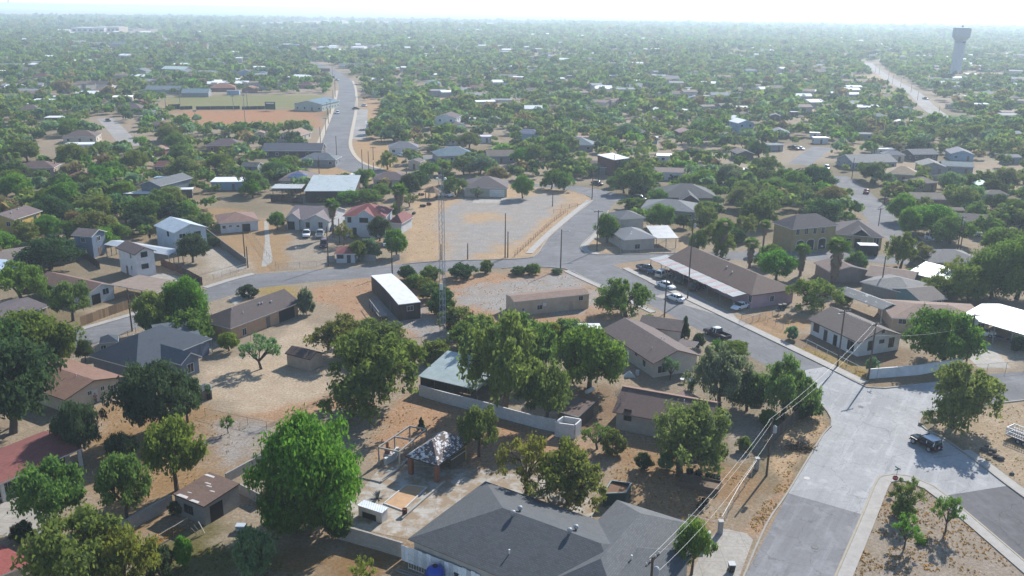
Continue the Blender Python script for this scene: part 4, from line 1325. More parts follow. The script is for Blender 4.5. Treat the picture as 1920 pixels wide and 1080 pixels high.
H('pale blue metal-roofed shed at the left edge', (0, 518), (28, 500), (-10, 500), 2.8, name='shed', cat='shed', roof='shed', rise=1.0, roofc=(196, 212, 228), rk='metal', wall=(120, 120, 122), W=9, L=12, wins=[])
r, b27 = H('small white house with a reddish roof on the bare slope', (410, 419), (487, 413), (403, 406), 2.9, roof='hip', rise=1.6, roofc=(150, 118, 106), wall=(222, 222, 224), W=11, wins=[(420, 426, .8, .8), (446, 424, .7, .5), (462, 423, 2.0, 2.0, 'opening_shade'), (432, 424, .7, .4)])
# --- grey gabled house and the red-roofed house
r, b28 = H('grey house with two small front gables and arched windows', (535, 409), (619, 413), (540, 390), 3.1, roof='gx', rise=2.2, roofc=(134, 122, 124), wall=(200, 200, 202), W=14, wins=[(577, 421, 1.0, 1.4, 'window', TRIM_DARK), (601, 421, 1.0, 1.4, 'window', TRIM_DARK)])
for A_, B_, w_ in (((534, 410), (562, 411), 3.5), ((567, 413), (617, 415), 4)):
    b = Block(A_, B_, (A_[0] + 3, A_[1] - 6), 3.1, W=w_ + 3)
    block(r, b, 'gy', 1.7, (202, 200, 198), (140, 128, 128), wname='gable_wall', rname='gable_roof', o=.35, wins=[(577, 422, 1.0, 1.4, 'window', TRIM_DARK), (601, 422, 1.0, 1.4, 'window', TRIM_DARK)] if A_[0] > 560 else [(546, 424, 2.0, 2.2, 'opening_shade')])
b29 = Block((642, 405), (724, 407), (650, 389), 5.6, W=11)
r = house('white two-storey house with a red hip roof', 'house', 'house', b29.fr(b29.L / 2, b29.W / 2, 0))
RED = (150, 84, 82)
block(r, b29, 'hip', 2.4, (210, 214, 220), RED, wins=[(655, 412, .9, 1.4, 'window', TRIM_DARK), (682, 413, 2.2, 1.2, 'window', TRIM_DARK), (708, 410, .7, .6)] + [(x, 434, 2.0, 2.3, 'opening_shade') for x in (668, 684, 700)])
b = Block((665, 406), (702, 407), (668, 399), 5.6, W=6)
block(r, b, 'gy', 1.8, (210, 214, 220), (146, 82, 80), wname='gable_wall', rname='gable_roof', o=.3, wins=[(682, 413, 2.2, 1.2, 'window', TRIM_DARK)])
for x in (678, 688):
    p = G(x, 444)
    MB().lathe([(.2, 0), (.15, .15), (.14, 2.4), (.2, 2.6)], 8, (p.x, p.y, 0)).obj('column', TRIM, r)
b = Block((727, 417), (754, 419), (732, 404), 3.0, W=9)
block(r, b, 'hip', 2.0, (206, 206, 206), (146, 88, 86), wname='wing_wall', rname='wing_roof', wins=[])
H('small white hut with a red hip roof beside the street', (626, 476), (668, 476), (640, 458), 2.4, name='hut', cat='hut', roof='hip', rise=1.2, roofc=(156, 92, 86), wall=(206, 210, 218), W=6, wins=[(638, 481, 1.4, .9, 'window', TRIM_DARK), (654, 484, .9, 1.9, 'door', mat('plain', (74, 74, 78)))])
H('long barn with a rusty pale metal roof', (570, 358), (665, 358), (574, 337), 3.8, name='barn', cat='barn', roof='shed', rise=1.6, roofc=(198, 204, 200), rk='metal', rm=mat('metal', (198, 204, 200), rust=.8), wall=(66, 58, 56), wk='plank', wins=[], o=.3)
H('rusty open shed with a patched metal roof left of the barn', (508, 353), (565, 353), (512, 345), 2.8, name='shed', cat='shed', roof='flat', roofc=(206, 204, 200), rk='metal', open_=True, posts=4, postc=WOOD)
r, b = H('house with solar panels on its brown hip roof', (522, 338), (584, 339), (530, 325), 3.0, roof='hip', rise=2.3, roofc=(132, 116, 112), wall=(196, 182, 168), W=13)
sp = mat('glass', (96, 112, 150))
for i in range(5):
    for j in range(2):
        x0 = 2.8 + 1.15 * i + .5 * j; y0 = 1.6 + 1.75 * j
        q = [(x0, y0), (x0 + 1.05, y0), (x0 + 1.05, y0 + 1.6), (x0, y0 + 1.6)]
        MB().hexa([b.fr(u, w, b.zf(u, w) + .05) for u, w in q], [b.fr(u, w, b.zf(u, w) + .1) for u, w in q]).obj('solar_panel', sp, r)
r, b36 = H('brown-roofed house with a double garage above the vacant lot', (868, 352), (953, 353), (878, 334), 3.0, roof='hip', rise=2.8, roofc=(112, 100, 100), wall=(190, 182, 170), W=14, wins=[(932, 362, 4.8, 2.3, 'garage'), (893, 362, 1.0, 2.0, 'door')])
r, b37 = H('brick two-storey house with a bright white roof', (1152, 300), (1181, 296), (1141, 291), 6.2, roof='shed', rise=.8, roofc=(240, 240, 240), rk='plain', wall=(128, 84, 74), wk='brick', W=9, o=.25, wins=[(1158, 302, .7, .8), (1168, 318, 1.4, 1.8), (1172, 300, .7, .8)])
r, b38 = H('long white trailer house with a brown roof among the right trees', (1224, 322), (1288, 324), (1230, 313), 3.0, roof='gx', rise=1.0, roofc=(138, 118, 112), wall=(222, 222, 224), W=9, wins=[(1241, 329, .8, .8), (1258, 329, .8, .8), (1270, 331, .8, 1.8, 'door')])
H('brown-roofed house just behind the palms on the right', (1525, 492), (1556, 510), (1560, 478), 2.8, roof='gx', rise=1.2, roofc=(128, 106, 98), wall=(170, 150, 140), W=10, wins=[])
H('reddish-brown roof right of the tallest palm', (1622, 516), (1712, 530), (1640, 500), 2.8, roof='gx', rise=1.2, roofc=(146, 124, 112), wall=(176, 160, 146), W=10, wins=[])
H('grey-roofed house with pale debris along its eave', (1612, 528), (1712, 553), (1640, 512), 2.8, roof='hip', rise=1.4, roofc=(138, 136, 134), wall=(150, 146, 140), W=11, wins=[])
H('bright ribbed white metal roof among the right-hand shrubs', (1702, 510), (1785, 531), (1722, 494), 2.8, name='shed', cat='shed', roof='shed', rise=1.4, roofc=(226, 230, 232), rk='metal', wall=(150, 146, 140), W=7, wins=[])
H('low grey roof beyond the bare shrubs on the right', (1745, 492), (1850, 492), (1780, 472), 2.8, roof='hip', rise=1.8, roofc=(128, 124, 124), wall=(160, 150, 140), W=11, wins=[])

# --- two wall-and-roof barns at the left
r, b = H('grey two-storey barn house with an orange end wall', (300, 349), (362, 333), (370, 315), 5.0, roof='gx', rise=1.4, roofc=(124, 128, 130), wall=(118, 126, 134), W=8)

# ------------------------------------------------------------------ mid-distance and far houses: x, y (foot), width px, roof shape, roof colour, wall colour, storeys
PAL = {'br': ((124, 108, 102), 'brown'), 'db': ((96, 84, 82), 'dark brown'), 'gr': ((128, 130, 134), 'grey'), 'dg': ((88, 90, 98), 'dark grey'), 'te': ((166, 116, 92), 'terracotta'), 'ma': ((130, 76, 72), 'maroon'),
       'wh': ((236, 236, 236), 'white'), 'me': ((200, 204, 206), 'pale metal'), 'bl': ((120, 136, 152), 'blue-grey'), 'tl': ((126, 142, 146), 'teal-grey'), 'ta': ((176, 150, 128), 'tan'), 'pk': ((190, 140, 128), 'pinkish'), 'bb': ((70, 110, 170), 'blue')}
WPAL = {'w': (222, 222, 222), 'c': (206, 194, 176), 't': (182, 160, 138), 'b': (150, 104, 88), 'g': (150, 152, 156), 'l': (150, 178, 200), 'd': (92, 84, 82), 'p': (160, 110, 112)}
QH = '''85 137 30 gy te c 1;131 141 26 hip te c 1;75 151 38 hip ma b 1;45 161 30 hip br c 1;92 165 18 gx gr w 1;183 166 50 gx db w 1;190 178 40 hip ta c 1;28 205 40 flat wh c 1;92 190 35 flat wh l 1;110 231 50 flat wh d 1
55 214 36 hip br c 1;150 183 20 flat wh l 1;155 204 32 gx br c 1;262 146 26 gy gr g 2;325 142 50 gx me g 2;361 138 15 hip te c 1;300 156 40 hip br c 1;308 176 72 gx tl g 1;366 182 50 gx bl g 1;262 200 22 gy ma b 1
243 214 48 hip br c 1;285 226 36 gy gr l 1;302 246 42 gx br c 1;338 234 30 hip ma b 1;460 142 28 gy br l 1;443 156 52 flat wh g 1;418 172 46 hip te b 1;466 174 26 gy te b 1;437 178 24 flat bl l 1;150 269 60 hip br c 1
145 84 25 flat wh w 2;226 90 46 gx gr g 2;338 84 28 flat wh t 1;95 76 28 flat wh w 1;258 82 22 flat wh w 1;500 136 22 hip gr g 1;490 144 22 hip bl g 1;495 169 28 hip dg g 1;527 168 28 hip dg g 1;572 166 30 hip ma p 1
583 133 20 hip bl g 1;610 134 18 flat ma b 1;655 129 40 gx gr c 1;689 131 28 flat bl w 2;752 166 34 hip db c 1;811 164 30 gy bl w 1;707 183 22 gy gr g 1;895 171 26 gx ma b 1;946 166 18 hip bl l 1;777 224 17 flat bb l 1
702 244 32 gx me w 1;835 242 42 gy db w 2;862 246 26 gy br w 1;882 232 20 flat wh w 1;925 234 24 gy gr w 1;860 272 42 gx bl w 1;903 268 40 flat me w 1;540 266 46 gy ta c 1;488 262 20 gy ta c 1;783 131 14 flat wh w 1
920 132 22 hip dg d 1;946 132 18 flat wh d 1;990 138 22 gx bl l 1;978 146 20 hip dg g 1;1000 176 28 gx br g 1;1058 161 26 flat wh d 1;1072 148 18 flat me g 1;1032 136 16 flat wh w 1;1108 216 30 gy br w 1;1095 206 15 flat bl l 1
1213 204 22 flat gr d 1;1240 216 32 gy wh b 1;1256 201 18 gy wh w 1;1165 207 14 hip wh w 1;1286 216 16 shed me w 1;1301 193 26 gy bl g 1;1325 187 10 flat wh w 1;1374 186 30 gx bl l 1;1399 226 28 gy br d 1;1387 233 28 gy wh w 1
1166 249 24 hip pk b 1;1200 260 36 hip gr g 1;1100 269 34 flat ta c 1;1290 260 32 gy ta d 1;1327 262 28 hip ta c 1;1398 252 34 gy wh l 2;1368 249 20 flat wh d 1;1356 262 20 gx gr g 1;1412 262 30 hip gr g 1;988 262 46 hip bl l 1
1222 270 22 gx wh l 1;1236 147 26 flat wh g 1;1258 154 36 gx gr g 1;1340 136 28 flat wh d 1;1356 126 36 gx br g 1;1410 138 22 gx gr l 1;1150 148 26 flat wh g 1;1583 138 24 flat wh d 1;1613 151 16 flat bl l 1;1541 140 32 hip br g 1
1680 118 22 flat wh w 1;1710 121 26 hip gr g 1;1620 205 22 gy bb l 1;1640 206 18 flat gr d 1;1696 197 26 hip br d 1;1704 212 16 gy bl l 1;1650 228 32 hip gr d 1;1687 239 20 gy wh w 1;1745 232 54 flat db b 1;1727 238 30 flat wh l 1
1790 204 24 hip ta c 1;1860 184 30 gx gr d 1;1822 188 26 flat wh w 1;1905 192 20 hip br d 1;1884 206 26 flat wh w 1;1900 238 24 flat wh w 1;1490 219 16 flat wh d 1;1453 227 22 gy gr d 1;1461 260 38 gy gr d 1;1610 262 56 flat gr g 1
1570 228 22 hip gr g 1;1527 260 14 flat wh w 1;1540 270 28 flat wh w 1;1752 156 38 gx dg g 1;1786 156 26 gx gr g 1;1772 128 20 gx gr g 1;1832 166 30 flat wh w 1;1850 119 28 flat wh w 1;1890 123 16 flat wh w 1;1850 135 25 flat wh d 1
42 288 38 gx br b 1;148 284 52 flat wh w 1;138 298 58 flat wh c 1;68 330 66 hip br t 1;45 326 24 hip pk p 1;130 328 34 gy db d 1;193 331 34 flat wh c 1;146 346 40 hip te b 1;298 292 30 gy pk p 1;274 297 20 gy bl w 1
318 328 62 gx ma b 1;305 350 34 flat me d 1;438 357 84 flat wh l 1;258 380 48 flat wh d 1;346 372 32 flat wh d 1;468 326 34 gx dg g 1;420 286 66 hip br b 1;757 290 56 hip gr w 1;857 305 74 hip bl g 1;940 306 56 gx br g 1
776 318 26 gy br c 1;890 320 20 gy wh w 1;670 343 18 flat wh w 1;732 352 66 hip br c 1;597 313 68 hip gr g 1;548 296 112 gx dg d 1;975 302 18 flat wh w 1;1082 284 62 hip bl g 1;1130 328 58 gx br g 1;1256 306 52 flat wh w 1
1318 330 26 flat wh w 1;1391 333 40 flat wh t 1;1397 301 34 gy br d 1;1452 284 40 flat tl g 1;1640 318 92 gx gr g 1;1676 303 40 hip gr c 1;1693 342 62 hip ta t 1;1735 302 54 gx dg d 1;1803 302 42 gy gr l 1;1748 326 46 gy gr g 1
1795 326 56 gx bl g 1;1738 359 48 hip br t 1;1740 390 62 gx br p 1;1847 364 30 gy me d 1;1868 381 42 hip br g 1;1820 434 76 gx db t 1;1790 412 30 gx br b 1;1900 308 30 gx gr g 1;1660 292 36 flat wh w 1;1905 262 30 gx gr g 1
20 120 30 hip br c 1;60 118 26 gx gr c 1;115 118 24 flat wh w 1;170 118 24 hip br c 1;215 105 26 hip ta c 1;285 112 24 hip br g 1;340 108 26 gx gr g 1;400 108 24 hip br c 1;445 112 20 hip gr g 1;258 122 18 hip te b 1
730 108 22 hip gr g 1;800 105 22 flat wh w 1;850 112 20 hip br g 1;905 104 20 hip gr g 1;960 112 22 flat wh g 1;1020 108 22 hip bl g 1;1090 112 22 gx br g 1;1130 104 18 flat wh w 1;1185 115 22 hip br g 1;1270 108 20 flat wh w 1
1330 106 20 hip gr g 1;1420 112 24 hip bl g 1;1490 122 24 hip gr g 1;1450 118 20 flat wh w 1;1560 118 22 hip br g 1;1740 108 20 flat wh w 1;1640 104 18 flat wh w 1;1560 104 18 flat wh w 1;1900 104 20 flat wh w 1;1830 105 20 flat wh w 1'''
KINDW = {'gy': 'gable-roofed house', 'gx': 'gable-roofed house', 'hip': 'hip-roofed house', 'flat': 'flat-roofed building', 'shed': 'lean-to shed'}
WWORD = {'w': 'white walls', 'c': 'cream walls', 't': 'tan walls', 'b': 'brick-red walls', 'g': 'grey walls', 'l': 'pale blue walls', 'd': 'dark walls', 'p': 'pink walls'}
rq = random.Random(21)
for ent in QH.replace('\n', ';').split(';'):
    q = ent.split()
    x, y, wpx, kind, rc, wc, st = float(q[0]), float(q[1]), float(q[2]), q[3], q[4], q[5], int(q[6])
    base = G(x, y)
    L = max(5.0, wpx * mpp(base))
    L = min(L, 42)
    W = min(L * rq.uniform(.6, .85), 13) if kind != 'flat' else min(L * .6, 16)
    if kind == 'gy':
        W = L * rq.uniform(.9, 1.3)
    ang = rq.uniform(-.3, .3)
    ex = Vector((math.cos(ang), math.sin(ang), 0))
    A = base - ex * (L / 2)
    h = (2.9 if st == 1 else 5.6)
    b = Block(A, A + ex * L, None, h, W=W, world=True)
    c = b.fr(L / 2, W / 2, 0)
    root = empty('house', (c.x, c.y, 0), None, 'house', 'houses of the neighbourhood')
    rise = {'gx': .17, 'gy': 0, 'hip': .22, 'flat': 0, 'shed': .12}[kind] * W if kind != 'gy' else .17 * L
    near = y > 185
    shiny = rc in ('wh', 'me')
    col = tuple(int(v * rq.uniform(.94, 1.06)) if v < 225 else v for v in PAL[rc][0])
    col = tuple(int(v / 6) * 6 for v in col)
    block(root, b, kind, rise, WPAL[wc], col, rk='plain' if shiny else 'shingle', t=.2, o=.35, wins=None if near else [], storeys=st, rm=mat('metal', col, .85, .55, rust=.1) if shiny and rq.random() < .5 else None)
    auto_label(root, '%s %s with %s' % (PAL[rc][1], KINDW[kind], WWORD[wc]), x, y)

# ------------------------------------------------------------------ special far buildings
def shopbox(label, x, y, wpx, hpx, depth, wallc, roofc, name='store', cat='store', bays=6):
    base = G(x, y)
    L = wpx * mpp(base)
    h = hpx * mpp(base)
    b = Block(base - Vector((L / 2, 0, 0)), base + Vector((L / 2, 0, 0)), None, h, W=depth, world=True)
    c = b.fr(L / 2, depth / 2, 0)
    r = empty(name, (c.x, c.y, 0), label, cat)
    block(r, b, 'flat', 0, wallc, roofc, rk='plain', o=.3, t=.5, wins=[])
    for k in range(bays):
        add_window(r, b, 'f', L * (k + .5) / bays, h * .4, L / bays * .6, h * .45, .3)
    return r
shopbox('long white store building far at upper left', 165, 60, 62, 8, 60, (214, 210, 204), (232, 232, 232))
shopbox('tan fronted store beside the long white store', 200, 60, 48, 9, 50, (190, 170, 150), (206, 200, 192))
shopbox('pale far building on the ridge at upper left', 108, 18, 28, 7, 60, (206, 216, 214), (214, 220, 220), 'building', 'building')
shopbox('tiny white block beside the far pale ridge building', 10, 12, 12, 6, 60, (216, 214, 214), (220, 220, 220), 'building', 'building', 3)
shopbox('white cubic building on the hazy horizon', 602, 20, 7, 5, 40, (236, 234, 230), (236, 236, 236), 'building', 'building', 2)
for i, (x, y, w_, h_, c_) in enumerate([(487, 92, 14, 7, (66, 112, 176)), (512, 95, 20, 6, (74, 120, 186)), (532, 88, 16, 5, (196, 208, 222)), (553, 92, 14, 8, (60, 100, 170)), (500, 82, 16, 5, (210, 216, 224)), (570, 88, 10, 5, (84, 124, 180))]):
    r = shopbox(['deep blue market shed at the left of its row', 'broad bright blue market shed in front', 'pale steel-roofed shed between the blue ones', 'tall deep blue market shed', 'whitish shed behind the blue market sheds', 'small dusty blue market shed on the right'][i], x, y, w_, h_, 22, c_, c_, 'market_shed', 'shed', 3)
shopbox('grey-blue hall with a pale roof beside the blue sheds', 610, 96, 34, 7, 30, (140, 158, 176), (206, 212, 218), 'hall', 'hall', 5)
shopbox('white hall right of the grey-blue hall', 669, 98, 28, 9, 30, (222, 222, 222), (236, 236, 236), 'hall', 'hall', 4)
shopbox('white warehouse among the far central trees', 712, 92, 16, 7, 20, (206, 210, 216), (228, 230, 232), 'warehouse', 'warehouse', 3)

# ------------------------------------------------------------------ ballfield
r, b = H('green metal-roofed clubhouse beside the ballfield', (550, 194), (604, 196), (556, 180), 4.0, name='clubhouse', cat='clubhouse', roof='gy', rise=2.0, roofc=(112, 132, 140), rk='metal', wall=(176, 186, 178), W=26)
sb = empty('scoreboard', G(507, 208), 'dark green scoreboard at the edge of the ballfield', 'scoreboard')
p = G(507, 208)
MB().box(p.x - 3, p.y, .8, p.x + 3, p.y + .6, 5.2).obj('board', mat('plain', (44, 82, 66)), sb)
for s in (-2.2, 2.2):
    MB().box(p.x + s - .12, p.y + .2, 0, p.x + s + .12, p.y + .4, .8).obj('post', STEEL, sb)
MB().box(p.x - 2.4, p.y - .06, 4.0, p.x + 2.4, p.y - .01, 4.8).obj('sign_panel', TRIM, sb)
for i, (x0, x1) in enumerate(((316, 338), (338, 361), (368, 450), (454, 497))):
    a, c = G(x0, 206 - .01 * i), G(x1, 205)
    f = empty('windscreen_fence', (a + c) / 2, ['dark solid dugout wall at the left of the ballfield', 'short dark windscreen next to the dugout', 'longest dark windscreen fence across the ballfield', 'dark windscreen fence beside the scoreboard'][i], 'fence')
    MB().beam((a.x, a.y, 1.05 if i else 1.6), (c.x, c.y, 1.05 if i else 1.6), .12, 1.9 if i else 3.0).obj('screen', mat('plain', (52, 62, 58)), f)
    for k in range(4):
        q = a + (c - a) * (k / 3)
        MB().tube((q.x, q.y - .15, 0), (q.x, q.y - .15, 2.2), .07).obj('post', STEEL, f)
for i, (x, yb, yt) in enumerate(((272, 195, 170), (338, 197, 165), (311, 203, 168), (438, 207, 180), (458, 205, 178), (464, 200, 172), (367, 232, 208), (460, 232, 200))):
    base = G(x, yb)
    h = top_z(base, x, yt)
    f = empty('light_pole', base)
    tag(f, None, 'light pole', 'tall poles round the ballfield')
    MB().tube((base.x, base.y, 0), (base.x, base.y, h), .22, .12).obj('pole', STEEL, f)
    MB().box(base.x - 1.0, base.y - .2, h - .3, base.x + 1.0, base.y + .2, h + .3).obj('lamp_bar', STEEL, f)
    auto_label(f, 'thin steel light pole', x, yb)

# ------------------------------------------------------------------ water tower
wt = G(1790, 146)
s = mpp(wt)
r = empty('water_tower', wt, 'pale grey water tower with a wide tank on one thick column', 'water tower')
ht = top_z(wt, 1802, 51)
rc = 9.2 * s
WT = mat('plain', (196, 202, 210), .72)
prof = [(rc, 0), (rc * 1.0, ht * .72)]
col_mb = MB()
n = 40
for (z0, z1) in ((0, ht * .735),):
    vs = []
    for z in (z0, z1):
        for i in range(n):
            t = 2 * math.pi * i / n
            rr = rc * (1.0 if i % 2 else .955)
            vs.append((wt.x + rr * math.cos(t), wt.y + rr * math.sin(t), z))
    col_mb.add(vs, [(i, (i + 1) % n, n + (i + 1) % n, n + i) for i in range(n)])
col_mb.obj('column', WT, r)
MB().lathe([(rc * 1.02, ht * .69), (rc * 1.05, ht * .69), (rc * 1.05, ht * .735), (rc * 1.02, ht * .735)], 40, (wt.x, wt.y, 0)).obj('collar_band', mat('plain', (176, 184, 194), .7), r)
MB().lathe([(rc * 1.03, ht * .74), (rc * 1.68, ht * .82), (rc * 1.68, ht * .975), (rc * 1.55, ht * .99), (rc * .3, ht)], 40, (wt.x, wt.y, 0)).obj('tank', WT, r)
MB().lathe([(.8, ht), (.8, ht + 1.6), (.2, ht + 1.9)], 10, (wt.x, wt.y, 0)).obj('hatch', WT, r)
# dark lettering band high on the column, unreadable at this distance
MK = mat('plain', (58, 60, 66))
for k in range(9):
    t = -math.pi / 2 - .12 + k * .085
    rr = rc * 1.075
    zz = ht * .705 + (k % 3) * .45 - .3
    p0 = Vector((wt.x + rr * math.cos(t), wt.y + rr * math.sin(t), zz))
    p1 = Vector((wt.x + rr * math.cos(t + .07), wt.y + rr * math.sin(t + .07), zz + (.7 if k % 2 else -.3)))
    MB().beam(p0, p1, .25, .5).obj('lettering_stroke', MK, r)
# far high mast light and thin aerials
for i, (x, yb, yt, lb) in enumerate(((1480, 103, 63, 'tall mast light with a lamp ring far at upper right'), (361, 26, -8, 'thin guyed aerial on the horizon at upper left'), (17, 14, -6, 'stubby pale tower at the top left corner'), (1547, 62, 50, 'faint thin aerial in the haze right of the mast light'), (1051, 45, 26, 'faint thin aerial in the haze at upper centre'))):
    base = G(x, yb)
    h = top_z(base, x + (2 if x > 960 else 0), yt)
    w_ = mpp(base) * (.5 if i != 2 else 1.5)
    r = empty('mast', base, lb, 'mast')
    MB().tube((base.x, base.y, 0), (base.x, base.y, h), w_, w_ * .6).obj('pole', mat('smooth', (140, 144, 150), .7), r)
    if i == 0:
        for k in range(3):
            MB().box(base.x - 3.5 + 2.4 * k, base.y - .4, h - .8, base.x - 1.6 + 2.4 * k, base.y + .4, h + .6).obj('lamp', mat('smooth', (150, 154, 160), .7), r)
    else:
        MB().tube((base.x, base.y, h), (base.x, base.y, h * 1.03), w_ * .3).obj('spike', STEEL, r)

# ------------------------------------------------------------------ trees
def leaf_quads(cent, nrm, size, rs, asp=1.5):
    """arrays of leaf spray quads"""
    n = len(cent)
    a = rs.randn(n, 3)
    a -= (a * nrm).sum(1)[:, None] * nrm
    a /= np.linalg.norm(a, axis=1)[:, None] + 1e-9
    b = np.cross(nrm, a)
    s = size[:, None]
    v = np.empty((n, 4, 3))
    v[:, 0] = cent - a * s * asp - b * s * .35
    v[:, 1] = cent - b * s + a * s * .1
    v[:, 2] = cent + a * s * asp + b * s * .2
    v[:, 3] = cent + b * s
    return v

def quads_mesh(name, V, m, col=None):
    me = bpy.data.meshes.new(name)
    n = len(V)
    me.vertices.add(n * 4)
    me.vertices.foreach_set('co', V.reshape(-1))
    me.loops.add(n * 4)
    me.loops.foreach_set('vertex_index', np.arange(n * 4))
    me.polygons.add(n)
    me.polygons.foreach_set('loop_start', np.arange(n) * 4)
    if col is not None:
        at = me.attributes.new('Col', 'FLOAT_COLOR', 'POINT')
        c4 = np.ones((n, 4, 4))
        c4[:, :, :3] = col[:, None, :]
        at.data.foreach_set('color', c4.ravel())
    me.update(calc_edges=True)
    me.materials.append(m)
    return me

def crown_points(kind, rs):
    """clump centres (unit crown: radius 1, height 1) with clump radii"""
    c = []
    if kind == 'mesquite':
        nlob = rs.randint(4, 7)
        lobes = [(rs.uniform(.3, .7), rs.uniform(0, 6.28), rs.uniform(.34, .56), rs.uniform(.36, .78)) for _ in range(nlob)]
        lobes.append((0.05, 0, .5, .78))
        for rr, t, lr, lz in lobes:
            for _ in range(12):
                u = rs.uniform(0, 6.28)
                q = math.sqrt(rs.uniform(0, 1))
                z = lz + .22 * math.sqrt(max(0, 1 - q * q)) * rs.uniform(.3, 1) - .16 * q * q - rs.uniform(0, .12) * (rs.rand() < .5)
                c.append((rr * math.cos(t) + lr * q * math.cos(u), rr * math.sin(t) + lr * q * math.sin(u), z, rs.uniform(.07, .18)))
    elif kind in ('dense', 'oak', 'bush', 'pecan', 'round'):
        n = {'dense': 130, 'oak': 90, 'bush': 60, 'pecan': 62, 'round': 100}[kind]
        zb = {'dense': .12, 'oak': .26, 'bush': .05, 'pecan': .28, 'round': .2}[kind]
        gaps = [(rs.uniform(0, 6.28), rs.uniform(-.3, .8)) for _ in range(5)]
        for _ in range(int(n * 1.12)):
            u = rs.uniform(0, 6.28)
            v = rs.uniform(0, 1)
            cz = rs.uniform(-.75, 1)
            q = math.sqrt(max(0, 1 - cz * cz)) * (.72 + .28 * rs.rand())
            bump = 1 + .24 * math.sin(3 * u + 2.1 * cz + gaps[0][0]) + .18 * math.sin(5 * u - 3 * cz + gaps[1][0]) + .08 * math.sin(9 * u + 4 * cz)
            k = .84 * bump * rs.uniform(.55, 1.0) ** .5
            if kind != 'bush' and max(math.cos(u - g) * math.sqrt(max(0, 1 - (cz - gz) ** 2)) for g, gz in gaps) > .955:
                continue
            zz = zb + (1 - zb) * (.46 + .48 * cz * rs.uniform(.82, 1.0))
            c.append((k * q * math.cos(u), k * q * math.sin(u), zz, rs.uniform(.13, .23)))
    elif kind == 'sparse':
        for _ in range(38):
            u, q = rs.uniform(0, 6.28), math.sqrt(rs.rand())
            c.append((.9 * q * math.cos(u), .9 * q * math.sin(u), .42 + .5 * math.sqrt(max(0, 1 - q * q)) * rs.rand() + .1 * rs.rand(), rs.uniform(.1, .2)))
    elif kind == 'pine':
        for k in range(70):
            z = rs.uniform(.06, 1)
            u = rs.uniform(0, 6.28)
            q = (1 - z) * rs.uniform(.5, 1)
            c.append((q * math.cos(u), q * math.sin(u), z * .95, .12))
    return np.array(c)

LEAVES = {'mesquite': (120, .0185, .55), 'dense': (170, .016, .9), 'oak': (120, .021, .8), 'bush': (100, .032, .9), 'pecan': (115, .025, .8), 'round': (120, .021, .9), 'sparse': (64, .022, .6), 'pine': (40, .05, .7)}

def make_tree_meshes(kind, seed):
    rs = np.random.RandomState(seed)
    C = crown_points(kind, rs)
    nl, sz, fl = LEAVES[kind]
    cen, nrm = [], []
    for x, y, z, r in C:
        d = rs.randn(nl, 3)
        d /= np.linalg.norm(d, axis=1)[:, None]
        rad = rs.rand(nl) ** .4 * r
        rad[rs.rand(nl) < .12] *= 1.4
        p = np.array([x, y, z]) + d * rad[:, None] * np.array([1.15, 1.15, fl * .8])
        # drooping feathers for mesquite
        if kind == 'mesquite':
            p[:, 2] -= rs.rand(nl) ** 3 * .16
        cen.append(p)
        nn = d + rs.randn(nl, 3) * .75 + np.array([0, 0, .35])
        nrm.append(nn / np.linalg.norm(nn, axis=1)[:, None])
    cen, nrm = np.concatenate(cen), np.concatenate(nrm)
    ok = cen[:, 2] > .03
    cen, nrm = cen[ok], nrm[ok]
    V = leaf_quads(cen, nrm, sz * (0.6 + .8 * rs.rand(len(cen))), rs, 1.7 if kind != 'pecan' else 1.3)
    crown = quads_mesh('crown', V, LEAF)
    # trunk and limbs
    mb = MB()
    fork = {'mesquite': .2, 'dense': .15, 'oak': .27, 'bush': .08, 'pecan': .3, 'round': .22, 'sparse': .22, 'pine': .5}[kind]
    tr = {'bush': .03, 'pine': .04}.get(kind, .06)
    lean = Vector((rs.uniform(-.08, .08), rs.uniform(-.08, .08), 0))
    f0 = Vector((lean.x, lean.y, fork))
    mb.tube((0, 0, -.03), f0 * .5 + Vector((rs.uniform(-.02, .02), 0, 0)), tr * 1.25, tr, 7, cap=False)
    mb.tube(f0 * .5, f0, tr, tr * .85, 7, cap=False)
    idx = rs.permutation(len(C))
    nlimb = 6 if kind != 'pine' else 1
    limbs = []
    for k in range(nlimb):
        x, y, z, r = C[idx[k]]
        mid = Vector((x * .5 + lean.x, y * .5 + lean.y, fork + (z - fork) * .55 + rs.uniform(-.05, .05)))
        mb.tube(f0, mid, tr * .62, tr * .4, 5, cap=False)
        mb.tube(mid, (x, y, z), tr * .4, tr * .12, 5, cap=False)
        limbs.append(mid)
    for k in range(nlimb, min(len(C), nlimb + 26)):
        x, y, z, r = C[idx[k]]
        p = Vector((x, y, z))
        m = min(limbs, key=lambda q: (q - p).length)
        mb.tube(m, p, tr * .22, tr * .07, 4, cap=False)
    trunk = mb.mesh('trunk', BARK, uv=False)
    return trunk, crown

TREE = {}
for kind, n in (('mesquite', 6), ('dense', 2), ('oak', 3), ('bush', 4), ('pecan', 3), ('round', 4), ('sparse', 3), ('pine', 1)):
    TREE[kind] = [make_tree_meshes(kind, 100 + 7 * i + len(kind)) for i in range(n)]

